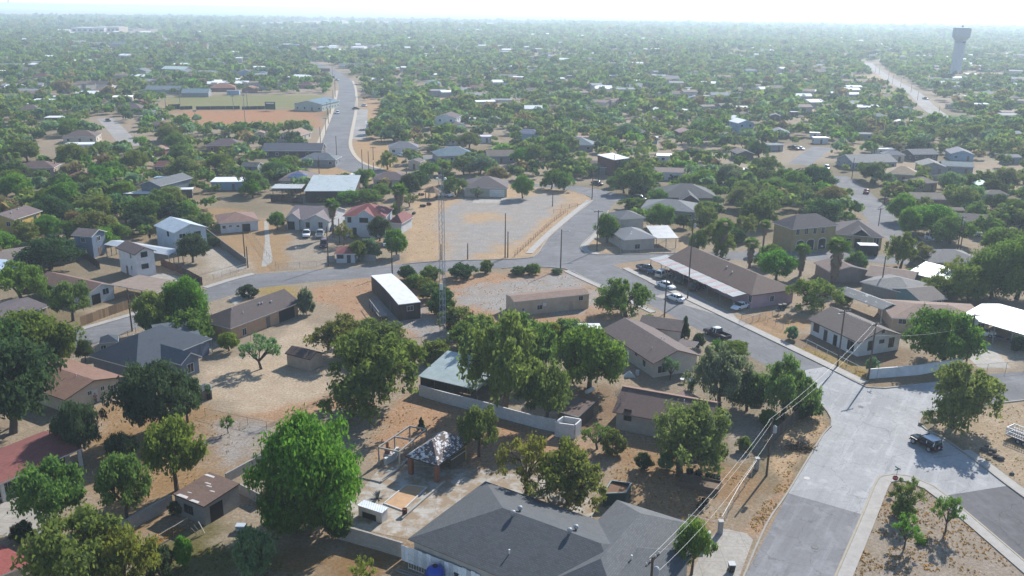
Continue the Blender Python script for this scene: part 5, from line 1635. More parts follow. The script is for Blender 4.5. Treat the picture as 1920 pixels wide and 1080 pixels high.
def plant(kind, loc, r, h, tint, label=None, name=None, cat='tree', rz=None, var=None, group=None, bark=None):
    rz = R.uniform(0, 6.28) if rz is None else rz
    tm, cm = TREE[kind][R.randrange(len(TREE[kind])) if var is None else var]
    e = empty(name or {'mesquite': 'mesquite_tree', 'dense': 'broadleaf_tree', 'oak': 'oak_tree', 'bush': 'shrub', 'pecan': 'broadleaf_tree', 'round': 'round_tree', 'sparse': 'thin_tree', 'pine': 'conifer'}[kind], loc, label, cat, group, world=False)
    for nm, me in (('trunk', tm), ('crown', cm)):
        o = bpy.data.objects.new(nm if kind != 'bush' or nm == 'crown' else 'stem', me)
        COL.objects.link(o)
        o.parent = e
        o.color = (*tint, 1)
    e.rotation_euler.z = rz
    e.scale = (r, r, h)
    return e

def tint(c, k=.84):
    return lin(c, k)[:3]

GRN = {'m': (116, 132, 82), 'b': (100, 138, 62), 'd': (70, 90, 70), 'y': (140, 150, 76), 's': (112, 140, 114), 'p': (106, 126, 76), 'o': (78, 98, 70), 'v': (120, 134, 70), 'g': (102, 128, 70), 'w': (132, 120, 98)}
GW = {'m': 'mid-green', 'b': 'bright green', 'd': 'dark green', 'y': 'yellow-green', 's': 'silvery green', 'p': 'leafy green', 'o': 'deep green', 'v': 'olive-yellow', 'g': 'fresh green', 'w': 'dusty brown'}
KW = {'mesquite': 'feathery mesquite tree', 'dense': 'dense round-headed tree', 'oak': 'broad evergreen oak', 'bush': 'low shrub', 'pecan': 'loose leafy tree', 'round': 'compact round tree', 'sparse': 'thin see-through tree', 'pine': 'small pointed conifer'}
TREES_AT = []
# x, y foot, y top, width px, kind, tint, own label
NEAR = [
 (688, 772, 618, 225, 'mesquite', 'g', 'very wide spreading mesquite in the middle, left of the metal-roofed shed'),
 (640, 668, 592, 110, 'mesquite', 'm', None), (715, 665, 608, 110, 'bush', 'g', None), (690, 640, 600, 70, 'bush', 'm', None),
 (590, 985, 782, 205, 'dense', 'b', 'large bright green round tree in the left foreground'), (560, 1000, 880, 130, 'dense', 'g', None),
 (25, 812, 650, 205, 'oak', 'd', 'huge dark evergreen tree filling the left edge'), (60, 705, 588, 150, 'round', 'g', 'mid-green tree rising behind the huge dark left-edge tree'), (105, 690, 615, 80, 'round', 'g', None), (-30, 760, 600, 170, 'oak', 'o', None),
 (302, 814, 684, 140, 'oak', 'd', 'dark open-crowned tree in front of the slate-blue house'), (352, 792, 705, 70, 'oak', 'd', None), (152, 860, 756, 88, 'oak', 'd', 'dark tree with a bare trunk beside the left red roof'), (227, 868, 812, 58, 'round', 'd', None),
 (332, 920, 788, 124, 'pecan', 'v', 'yellow-green leafy tree above the cement-block shed'), (238, 985, 858, 110, 'pecan', 'p', 'leafy tree between the two yard trees left of the cement-block shed'), (107, 988, 866, 138, 'pecan', 'p', 'leafy tree over the pale courtyard at lower left'),
 (165, 1120, 968, 200, 'pecan', 'p', 'leafy tree at the bottom edge left of the dry pen'), (245, 1125, 1000, 120, 'pecan', 'v', None), (476, 1078, 990, 74, 'bush', 's', 'silvery round shrub at the bottom left of the shady yard'), (345, 1062, 1006, 34, 'bush', 'b', None), (300, 1085, 1025, 60, 'bush', 'o', None), (45, 1012, 980, 48, 'bush', 'd', None), (330, 965, 940, 26, 'bush', 'o', None),
 (945, 772, 578, 175, 'mesquite', 'm', 'tall grey-green mesquite behind the white wall'), (1000, 705, 590, 110, 'mesquite', 'g', None), (905, 690, 590, 90, 'mesquite', 'm', None), (1105, 727, 612, 134, 'round', 'g', 'round fresh-green tree beside the cream house'), (1022, 803, 690, 112, 'pecan', 'p', 'leafy tree against the white wall by the square tank'), (898, 856, 763, 84, 'pecan', 'p', None),
 (988, 924, 812, 106, 'sparse', 'v', 'thin tree with bare limbs behind the big grey roof'), (1066, 948, 830, 160, 'mesquite', 'v', 'yellow-green tree with dark forked trunk overhanging the dumpster'), (1275, 890, 752, 180, 'mesquite', 'm', 'wide mesquite in front of the brown-roofed house'), (1350, 765, 645, 112, 'mesquite', 's', 'blue-green drooping tree by the junction corner'), (1465, 785, 665, 116, 'mesquite', 'm', 'mesquite with pale forked trunk by the junction corner'), (1375, 660, 642, 60, 'bush', 'v', None), (1400, 770, 700, 80, 'round', 'o', None), (1510, 780, 735, 60, 'bush', 'o', None),
 (1173, 594, 520, 106, 'mesquite', 'g', 'lone mesquite right of the tan trailer home'), (1786, 802, 678, 160, 'mesquite', 'm', 'large mesquite at the corner beside the black off-roader'), (1770, 682, 585, 136, 'round', 'b', 'bright rounded tree behind the white block wall'), (1296, 1078, 980, 78, 'pecan', 'g', 'small glossy tree at the corner of the big grey roof'),
 (1697, 968, 896, 62, 'sparse', 'p', 'young tree with a low bush on the grassy triangle'), (1695, 1027, 964, 52, 'sparse', 'b', 'yellow-green sapling in the middle of the grassy triangle'), (1773, 997, 924, 54, 'sparse', 'g', 'young tree on a slim bent trunk at the right of the triangle'), (1690, 970, 935, 46, 'bush', 'm', None), (1727, 1020, 1010, 22, 'bush', 'b', None),
 (290, 625, 548, 72, 'round', 'm', None), (352, 612, 522, 84, 'dense', 'b', 'bright round tree above the slate-blue house'), (355, 640, 585, 100, 'bush', 'g', None), (300, 628, 590, 60, 'bush', 'm', None), (137, 602, 528, 82, 'pecan', 'p', 'leafy tree in front of the plank-fenced house'), (490, 692, 626, 72, 'sparse', 's', None), (430, 658, 624, 40, 'round', 'v', None), (160, 678, 638, 36, 'oak', 'o', None), (428, 812, 778, 26, 'sparse', 'g', None), (790, 808, 782, 20, 'pine', 'd', None), (1283, 636, 592, 28, 'pine', 'd', None),
 (42, 566, 486, 98, 'mesquite', 'v', None), (95, 505, 448, 108, 'oak', 'd', 'wide dark tree below the yellow house'), (362, 492, 440, 62, 'oak', 'd', None), (370, 455, 432, 40, 'round', 'o', None), (400, 462, 445, 30, 'bush', 'd', None), (192, 470, 430, 62, 'round', 'b', None), (215, 455, 420, 50, 'round', 'g', None),
 (763, 525, 498, 34, 'bush', 'o', None), (806, 526, 500, 42, 'bush', 'g', None), (865, 522, 496, 52, 'bush', 'o', None), (912, 512, 488, 24, 'bush', 'g', None), (1000, 514, 494, 30, 'bush', 'g', None), (972, 514, 500, 34, 'bush', 'o', None), (1045, 513, 503, 22, 'bush', 's', None), (780, 540, 515, 44, 'bush', 'g', None),
 (812, 562, 530, 56, 'bush', 'g', None), (830, 590, 545, 60, 'bush', 'o', None), (860, 620, 578, 70, 'bush', 'm', None), (800, 545, 522, 40, 'bush', 'v', None), (875, 660, 600, 80, 'mesquite', 'g', None), (820, 680, 640, 70, 'bush', 'v', None), (900, 650, 595, 80, 'bush', 'm', None), (1065, 645, 600, 70, 'bush', 'm', None), (1030, 650, 605, 60, 'bush', 'v', None), (960, 660, 590, 90, 'mesquite', 'g', None),
 (712, 452, 408, 46, 'round', 'o', None), (744, 482, 430, 44, 'round', 'b', None), (645, 460, 415, 40, 'sparse', 'v', None), (672, 490, 452, 36, 'round', 'g', None), (694, 484, 448, 42, 'bush', 's', None), (612, 432, 416, 18, 'bush', 'g', None), (742, 408, 380, 28, 'round', 'g', None), (520, 430, 398, 34, 'round', 'b', None), (665, 448, 440, 20, 'bush', 'v', None),
 (690, 380, 355, 60, 'round', 'g', None), (655, 382, 358, 54, 'round', 'b', None), (605, 378, 366, 30, 'bush', 'y', None), (768, 370, 328, 42, 'round', 'd', None), (768, 388, 362, 36, 'sparse', 'm', None), (715, 372, 345, 40, 'round', 'g', None), (800, 340, 302, 44, 'mesquite', 'g', None), (727, 318, 282, 44, 'mesquite', 'm', None),
 (855, 366, 328, 52, 'mesquite', 'g', None), (895, 370, 350, 30, 'sparse', 's', None), (980, 372, 330, 42, 'round', 'b', None), (1034, 354, 315, 40, 'mesquite', 'g', None), (1058, 356, 318, 42, 'mesquite', 'g', None), (1170, 362, 315, 52, 'mesquite', 'g', None), (1200, 364, 310, 62, 'mesquite', 'g', None), (1200, 368, 345, 40, 'bush', 'o', None), (1150, 352, 330, 30, 'round', 'b', None),
 (1138, 456, 402, 46, 'round', 'g', None), (1238, 428, 384, 56, 'dense', 'b', None), (1190, 392, 372, 50, 'bush', 'g', None), (1320, 440, 380, 60, 'mesquite', 'm', None), (1345, 478, 415, 60, 'mesquite', 'v', None), (1308, 470, 430, 44, 'mesquite', 'g', None), (1395, 445, 400, 50, 'mesquite', 'm', None), (1380, 455, 430, 40, 'bush', 'o', None), (1282, 428, 402, 30, 'round', 'o', None),
 (1455, 525, 470, 70, 'round', 'b', None), (1440, 500, 455, 50, 'mesquite', 'g', None), (1525, 580, 520, 104, 'mesquite', 'v', None), (1603, 518, 472, 40, 'round', 'g', None), (1688, 502, 432, 66, 'mesquite', 'g', None), (1730, 500, 455, 50, 'mesquite', 'm', None), (1720, 528, 500, 50, 'sparse', 's', None), (1785, 545, 480, 60, 'sparse', 'v', None),
 (1860, 560, 462, 110, 'dense', 'g', None), (1905, 560, 445, 120, 'dense', 'g', None), (1815, 570, 500, 80, 'round', 'v', None), (1880, 490, 430, 80, 'round', 'g', None), (1760, 560, 520, 70, 'round', 'v', None), (1745, 440, 385, 90, 'dense', 'b', None), (1690, 415, 365, 50, 'dense', 'b', None), (1700, 445, 388, 40, 'round', 'b', None), (1580, 570, 540, 40, 'bush', 'g', None),
 (1485, 636, 612, 24, 'bush', 's', None), (1345, 662, 638, 30, 'bush', 'b', None), (1310, 652, 625, 26, 'bush', 'o', None), (1256, 712, 666, 34, 'sparse', 's', None), (1218, 600, 590, 18, 'bush', 'b', None), (1120, 842, 795, 60, 'sparse', 'm', None), (1148, 850, 808, 50, 'bush', 'm', None), (575, 590, 540, 36, 'bush', 's', None), (465, 556, 535, 40, 'bush', 'd', None), (1632, 700, 670, 24, 'bush', 's', None),
 (1905, 660, 628, 30, 'bush', 'd', None), (1600, 745, 740, 1, 'bush', 'd', None), (680, 1110, 1045, 50, 'sparse', 'y', None), (640, 1010, 955, 60, 'bush', 'o', None), (1250, 880, 850, 36, 'bush', 's', None), (1205, 880, 850, 36, 'bush', 'o', None), (1395, 845, 820, 30, 'bush', 'm', None), (1440, 800, 770, 40, 'bush', 'g', None),
]
for x, yb, yt, wpx, kind, tn, lab in NEAR:
    if wpx < 5:
        continue
    p = G(x, yb)
    h = top_z(p, x, yt)
    r = wpx * mpp(p) / 2
    if h < .5:
        continue
    cc = GRN[tn]
    cc = tuple(v * R.uniform(.93, 1.07) for v in cc)
    e = plant(kind, p, r * (1.08 if kind != 'mesquite' else 1.14), h, tint(cc), lab, cat='tree' if kind != 'bush' else 'shrub', group='trees and shrubs of the near yards')
    TREES_AT.append((p.x, p.y, r))
    if not lab:
        auto_label(e, GW[tn] + ' ' + KW[kind], x, yb)

# dead bare tree beside the brown-roofed house
def bare_tree(loc, h, r, seed):
    rs = random.Random(seed)
    mb = MB()
    def grow(p, d, ln, rad, lv):
        q = p + d * ln
        mb.tube(p, q, rad, rad * .6, 5, cap=False)
        if lv == 0:
            return
        for _ in range(3):
            nd = (d + Vector((rs.uniform(-1, 1), rs.uniform(-1, 1), rs.uniform(-.3, .6))) * .75).normalized()
            grow(q, nd, ln * rs.uniform(.6, .85), rad * .55, lv - 1)
    for k in range(3):
        grow(Vector((0, 0, -.1)), Vector((rs.uniform(-.6, .6), rs.uniform(-.6, .6), 1)).normalized(), h * .3, .1, 4)
    e = empty('bare_tree', loc, 'leafless grey tree against the brown-roofed house', 'tree', world=False)
    o = mb.obj('branches', BARK_PALE, None, uv=False)
    o.parent = e
    return e
bare_tree(G(1172, 790), 6, 4, 5)
b_ = bare_tree(G(600, 1003), 3.2, 2, 9)
b_['label'] = 'tangle of dead grey branches under the bright green tree'

# palms: trunk with a skirt of dead fronds and a head of fan leaves
def palm_meshes(seed, skirt):
    rs = np.random.RandomState(seed)
    tb = MB().lathe([(.34, -.05), (.3, .5), (.27, 3), (.26, 7.6)], 10)
    sk = MB()
    for k in range(110):
        z = rs.uniform(7.4 - skirt, 7.5)
        u = rs.uniform(0, 6.28)
        w = .45 + .55 * ((z - 7.4 + skirt) / skirt) * .8
        p = Vector((w * .6 * math.cos(u), w * .6 * math.sin(u), z))
        q = Vector((w * 1.15 * math.cos(u), w * 1.15 * math.sin(u), z - rs.uniform(.6, 1.1)))
        t = Vector((-math.sin(u), math.cos(u), 0)) * .22
        sk.add([p - t, p + t, q + t * 1.3, q - t * 1.3], [(0, 1, 2, 3)])
    cr = []
    for k in range(60):
        u = rs.uniform(0, 6.28)
        el = rs.uniform(-.5, 1.3)
        L = rs.uniform(1.0, 1.6)
        d = Vector((math.cos(u) * math.cos(el), math.sin(u) * math.cos(el), math.sin(el)))
        base = Vector((0, 0, 7.7)) + d * L * .75
        side = d.cross(Vector((0, 0, 1))).normalized()
        up = side.cross(d)
        for j in range(11):
            a = (j - 5) / 5 * 1.25
            dd = (d * math.cos(a) + side * math.sin(a)).normalized()
            tip = base + dd * rs.uniform(.9, 1.2) + Vector((0, 0, -.28 * abs(a) - .16))
            wv = (up.cross(dd)).normalized() * .13
            cr.append([base - wv * .4, base + wv * .4, (base + tip) / 2 + wv + up * .04, tip])
    V = np.array([[list(v) for v in q] for q in cr])
    return tb.mesh('trunk', mat('bark', (128, 112, 98)), uv=False), sk.mesh('skirt', mat('bark', (140, 120, 98)), uv=False), quads_mesh('crown', V, LEAF)
PALM = [palm_meshes(3, 5.2), palm_meshes(8, 2.0)]
for i, (x, yb, yt, v) in enumerate(((1353, 480, 410, 0), (1430, 470, 412, 1), (1405, 502, 447, 0), (1500, 517, 457, 0), (1563, 532, 446, 0), (625, 445, 372, 1), (750, 428, 344, 1), (1665, 350, 325, 1), (855, 245, 232, 1), (1880, 440, 400, 1))):
    p = G(x, yb)
    h = top_z(p, x, yt)
    e = empty('palm_tree', p, None, 'palm', 'tall fan palms', world=False)
    s_ = h / 9.2
    for nm, me in zip(('trunk', 'skirt', 'crown'), PALM[v]):
        o = bpy.data.objects.new(nm, me)
        COL.objects.link(o)
        o.parent = e
        o.color = (*tint((104, 136, 70)), 1)
    k = 1.35 if v == 0 else 1.0
    e.scale = (s_ * k, s_ * k, s_)
    e.rotation_euler.z = i * 1.3
    auto_label(e, 'fan palm with a %s trunk' % ('shaggy thick' if v == 0 else 'bare slender'), x, yb)
    TREES_AT.append((p.x, p.y, 2))

# ------------------------------------------------------------------ scattered neighbourhood trees: the 300 largest in view as things, the rest as one mass
ROADS_PX = [[(1151, 497), (1545, 687)], [(1060, 490), (1080, 445), (1108, 410), (1130, 385), (1120, 368), (1090, 356), (1000, 348)], R3T, AV,
            [(1628, 118), (1655, 140), (1715, 175), (1740, 200), (1768, 220), (1790, 232)], [(196, 222), (215, 240), (245, 274)], [(1262, 481), (1420, 479), (1590, 482), (1790, 476)],
            [(1565, 330), (1597, 352), (1630, 385), (1668, 425), (1700, 452)], [(1543, 276), (1500, 308)], [(765, 298), (830, 293), (900, 287), (985, 283)]]
ROADS_W = [[G(x, y).xy for x, y in l] for l in ROADS_PX]
CLEAR_PX = [[(752, 492), (762, 385), (800, 350), (960, 345), (1060, 352), (1130, 365), (1060, 500)], [(295, 178), (615, 176), (612, 243), (480, 247), (340, 228)],
            [(560, 545), (700, 522), (1060, 505), (1140, 600), (900, 645), (640, 600)], [(470, 410), (540, 410), (620, 430), (610, 500), (470, 512), (380, 420), (350, 385)],
            [(380, 450), (460, 480), (465, 525), (400, 530), (230, 545), (230, 500)], [(660, 300), (668, 200), (700, 180), (720, 200), (695, 270), (760, 275), (740, 340), (690, 325)], [(585, 300), (640, 310), (690, 345), (590, 340)],
            [(1500, 185), (1530, 180), (1535, 220), (1515, 225)], [(1795, 135), (1920, 137), (1920, 148), (1800, 148)], [(1690, 337), (1780, 332), (1920, 345), (1920, 353), (1760, 350)], [(1120, 195), (1175, 190), (1160, 208), (1120, 210)],
            [(570, 90), (700, 88), (700, 100), (580, 100)], [(780, 187), (900, 167), (910, 175), (800, 200)], [(0, 420), (90, 430), (90, 445), (0, 470)], [(1600, 142), (1660, 142), (1670, 158), (1610, 157)],
            [(120, 56), (300, 56), (300, 68), (120, 68)], [(0, 22), (300, 20), (300, 32), (0, 34)], [(430, 45), (600, 39), (1000, 45), (1100, 51), (760, 49), (480, 51)]]
CLEAR_W = [W2(p) for p in CLEAR_PX]
foot = np.array(FOOT)
def free_mask(x, y, r, hard=1.0):
    ok = np.ones(len(x), bool)
    for li_, l in enumerate(ROADS_W):
        for a, b in zip(l, l[1:]):
            ax, ay, bx, by = a[0], a[1], b[0], b[1]
            d2 = max(1e-6, (bx - ax) ** 2 + (by - ay) ** 2)
            t = np.clip(((x - ax) * (bx - ax) + (y - ay) * (by - ay)) / d2, 0, 1)
            ok &= np.hypot(x - ax - t * (bx - ax), y - ay - t * (by - ay)) > (11.0 if li_ in (3, 4) else 5.5) + r * .55
    for P in CLEAR_W:
        ok &= ~in_poly(x, y, P)
    for fx, fy, fr_ in foot:
        near = np.hypot(x - fx, y - fy)
        ok &= near > fr_ * .8 + r * .42
        # keep the side of each house that faces the street open: fewer trees just in front
        k = np.hypot((x - fx) * .9, (y - (fy - fr_ * 1.7)) * .62)
        ok &= ~((k < fr_ * .92) & (_rng.rand(len(x)) < .8))
    return ok

sx, sy = [], []
for (y0, y1, dens) in ((172, 330, 1 / 20), (330, 620, 1 / 25), (620, 1150, 1 / 40), (1150, 2300, 1 / 110), (2300, 4600, 1 / 330)):
    wmax = y1 * .68 + 30
    n = int((y1 - y0) * 2 * wmax * dens)
    xx = _rng.uniform(-wmax, wmax, n)
    yy = np.sqrt(_rng.uniform(y0 * y0, y1 * y1, n))
    keep = np.abs(xx) < yy * .64 + 22
    cl = fnoise(xx + 300, yy, 60.0)
    keep &= _rng.rand(n) < np.clip((cl - .22) * 3.2, .25, 1)
    sx.append(xx[keep]); sy.append(yy[keep])
sx, sy = np.concatenate(sx), np.concatenate(sy)
sr = np.clip(_rng.normal(3.4, 1.35, len(sx)), 1.3, 7.0)
sr[sy > 1150] *= 1.25
sr[sy > 2300] *= 1.6
pxs = [proj((x, y, 0)) for x, y in zip(sx, sy)]
py_ = np.array([p[1] for p in pxs]); px_ = np.array([p[0] for p in pxs])
ok = free_mask(sx, sy, sr)
# the hand-placed foreground needs no scatter
fore = (py_ > 505) | ((py_ > 372) & (px_ > 395) & (px_ < 1190)) | ((py_ > 458) & (px_ > 120) & (px_ < 480)) | ((py_ > 428) & (px_ > 1080) & (px_ < 1740)) | ((py_ > 470) & (px_ > 1440))
ok &= ~fore
for tx, ty, tr_ in TREES_AT:
    ok &= np.hypot(sx - tx, sy - ty) > (tr_ + sr) * .6
sx, sy, sr, px_, py_ = sx[ok], sy[ok], sr[ok], px_[ok], py_[ok]
# thin out crowding in the near part
order = np.argsort(sy)
keep = []
cell = {}
for i in order:
    if sy[i] < 700:
        cx, cy = int(sx[i] // 6), int(sy[i] // 6)
        hit = False
        for a in (-1, 0, 1):
            for b in (-1, 0, 1):
                for j in cell.get((cx + a, cy + b), ()):
                    if math.hypot(sx[i] - sx[j], sy[i] - sy[j]) < (sr[i] + sr[j]) * .38:
                        hit = True
        if hit:
            continue
        cell.setdefault((cx, cy), []).append(i)
    keep.append(i)
keep = np.array(keep)
sx, sy, sr, px_, py_ = sx[keep], sy[keep], sr[keep], px_[keep], py_[keep]
n_manual = len(NEAR) + 12
size = sr / sy
vis = (px_ > -20) & (px_ < 1940)
big = np.argsort(-(size * vis))[:max(0, 300 - n_manual)]
isbig = np.zeros(len(sx), bool)
isbig[big] = True
cols = [GRN[k] for k in 'mgmgbovdmgsmpgws']
tr_ = random.Random(5)
for i in np.where(isbig)[0]:
    kind = tr_.choice(['mesquite'] * 5 + ['round'] * 4 + ['oak', 'dense', 'sparse'])
    tk = tr_.choice('mgmgbovdmgsmpgw')
    cc = tuple(v * tr_.uniform(.92, 1.08) for v in GRN[tk])
    h = sr[i] * tr_.uniform(1.0, 1.4) + .7
    e = plant(kind, (sx[i], sy[i], 0), sr[i], h, tint(cc), None, group='trees among the mid-distance houses')
    auto_label(e, GW[tk] + ' ' + KW[kind], px_[i], py_[i])
# the rest: one mass of foliage
rs = np.random.RandomState(11)
Vs, Cs = [], []
rest = np.where(~isbig)[0]
for lo, hi, nq, qs in ((0, 520, 92, .185), (520, 900, 42, .26), (900, 1500, 20, .37), (1500, 2400, 10, .52), (2400, 9000, 6, .7)):
    sel = rest[(sy[rest] >= lo) & (sy[rest] < hi)]
    sel = sel[rs.rand(len(sel)) < (1 if hi > 900 else .96)]
    if not len(sel):
        continue
    T = len(sel)
    r_ = sr[sel]
    h_ = r_ * rs.uniform(.95, 1.4, T) + .5
    # several lobes per crown
    NL = 5
    la = rs.uniform(0, 6.28, (T, NL)); lr = rs.uniform(.2, .6, (T, NL)); lz = rs.uniform(.48, .74, (T, NL)); ls = rs.uniform(.36, .55, (T, NL))
    li = rs.randint(0, NL, (T, nq))
    ti = np.arange(T)[:, None]
    d = rs.randn(T, nq, 3)
    d[:, :, 2] = np.abs(d[:, :, 2]) * .9 - .45 * rs.rand(T, nq)
    d /= np.linalg.norm(d, axis=2)[:, :, None]
    q = rs.uniform(.75, 1.0, (T, nq)) * ls[ti, li]
    X = lr[ti, li] * np.cos(la[ti, li]) + d[:, :, 0] * q
    Y = lr[ti, li] * np.sin(la[ti, li]) + d[:, :, 1] * q
    Z = lz[ti, li] + d[:, :, 2] * q * .75
    cen = np.stack([sx[sel][:, None] + X * r_[:, None], sy[sel][:, None] + Y * r_[:, None], np.maximum(.15, Z * h_[:, None])], 2).reshape(-1, 3)
    nn = d.reshape(-1, 3) + rs.randn(T * nq, 3) * .45
    nn /= np.linalg.norm(nn, axis=1)[:, None]
    sz = (np.repeat(r_, nq) * qs) * rs.uniform(.6, 1.3, T * nq)
    Vs.append(leaf_quads(cen, nn, sz, rs, 1.25))
    ci = rs.randint(0, len(cols), T)
    c = np.array([lin(cols[k], .86)[:3] for k in ci]) * rs.uniform(.75, 1.25, T)[:, None]
    Cs.append(np.repeat(c, nq, 0))
V, Cc = np.concatenate(Vs), np.concatenate(Cs)
far_trees = bpy.data.objects.new('distant_trees', quads_mesh('distant_trees', V, LEAF_FAR, Cc))
COL.objects.link(far_trees)
tag(far_trees, 'mass of green mesquite crowns filling the far neighbourhood', 'trees', kind='stuff')
print('scatter trees', len(sx), 'quads', len(V))

# ------------------------------------------------------------------ far roofs between the trees, too many and too small to pick apart
mbs = {k: MB() for k in ('w', 'g', 'b')}
fm = [mat('plain', (240, 240, 240), .9), mat('plain', (150, 150, 154), .75), mat('plain', (130, 110, 100), .75), mat('plain', (196, 190, 182), .75)]
mb = MB()
rf = random.Random(17)
cnt = 0
while cnt < 1050:
    yy = 520 * math.exp(rf.uniform(0, 2.3))
    xx = rf.uniform(-.66, .66) * yy
    if any(math.hypot(xx - f[0], yy - f[1]) < f[2] + 8 for f in FOOT):
        continue
    p = proj((xx, yy, 0))
    if any(in_poly(np.array([xx]), np.array([yy]), P)[0] for P in CLEAR_W[:2]):
        continue
    near_road = False
    for l in ROADS_W:
        for a, b in zip(l, l[1:]):
            ab = b - a
            t = max(0, min(1, ((xx - a[0]) * ab[0] + (yy - a[1]) * ab[1]) / max(1e-6, ab.length_squared)))
            if math.hypot(xx - a[0] - t * ab[0], yy - a[1] - t * ab[1]) < 24:
                near_road = True
    if near_road:
        continue
    L, W, h, rs_ = rf.uniform(8, 15), rf.uniform(7, 11), rf.uniform(3.2, 5), rf.uniform(.3, 1.8)
    if yy > 1700:
        L *= 1.6; W *= 1.5; h *= 1.3
    a = rf.uniform(-.4, .4)
    ca, sa = math.cos(a), math.sin(a)
    f = lambda x, y, z: (xx + x * ca - y * sa, yy + x * sa + y * ca, z)
    mi = rf.choice([0, 0, 1, 1, 2, 2, 2] if yy < 1100 else [0, 0, 0, 1, 1, 2, 2])
    mb.add([f(-L / 2, -W / 2, 0), f(L / 2, -W / 2, 0), f(L / 2, W / 2, 0), f(-L / 2, W / 2, 0), f(-L / 2, -W / 2, h), f(L / 2, -W / 2, h), f(L / 2, W / 2, h), f(-L / 2, W / 2, h)], [(0, 1, 5, 4), (1, 2, 6, 5), (2, 3, 7, 6), (3, 0, 4, 7)], 3)
    o_ = .4
    mb.add([f(-L / 2 - o_, -W / 2 - o_, h), f(L / 2 + o_, -W / 2 - o_, h), f(L / 2 + o_, W / 2 + o_, h), f(-L / 2 - o_, W / 2 + o_, h), f(-L / 2 - o_, 0, h + rs_), f(L / 2 + o_, 0, h + rs_)], [(0, 1, 5, 4), (2, 3, 4, 5), (0, 4, 3), (1, 2, 5)], mi)
    cnt += 1
fr_ = mb.obj('distant_houses', fm, uv=False)
tag(fr_, 'hundreds of tiny pale roofs scattered through the far trees', 'houses', kind='stuff')

# ------------------------------------------------------------------ vehicles (x forward, origin on the ground at the middle)
def ring(x, zs, ws):
    """cross-section at x: heights and half widths from sill to top, mirrored"""
    return [Vector((x, -w, z)) for z, w in zip(zs, ws)] + [Vector((x, w, z)) for z, w in zip(reversed(zs), reversed(ws))]

def lp(mb, name, m, parent, smooth=False):
    o = mb.obj(name, m, None, smooth=smooth, uv=False)
    o.parent = parent
    return o

TAIL = mat('smooth', (150, 30, 28), .8, .3)
LAMP = mat('smooth', (225, 225, 220), .9, .2)
CGLASS = mat('glass', (36, 42, 50))
RIM = mat('smooth', (170, 172, 176), .7, .3)
BLACKP = mat('smooth', (30, 30, 32), .8, .5)

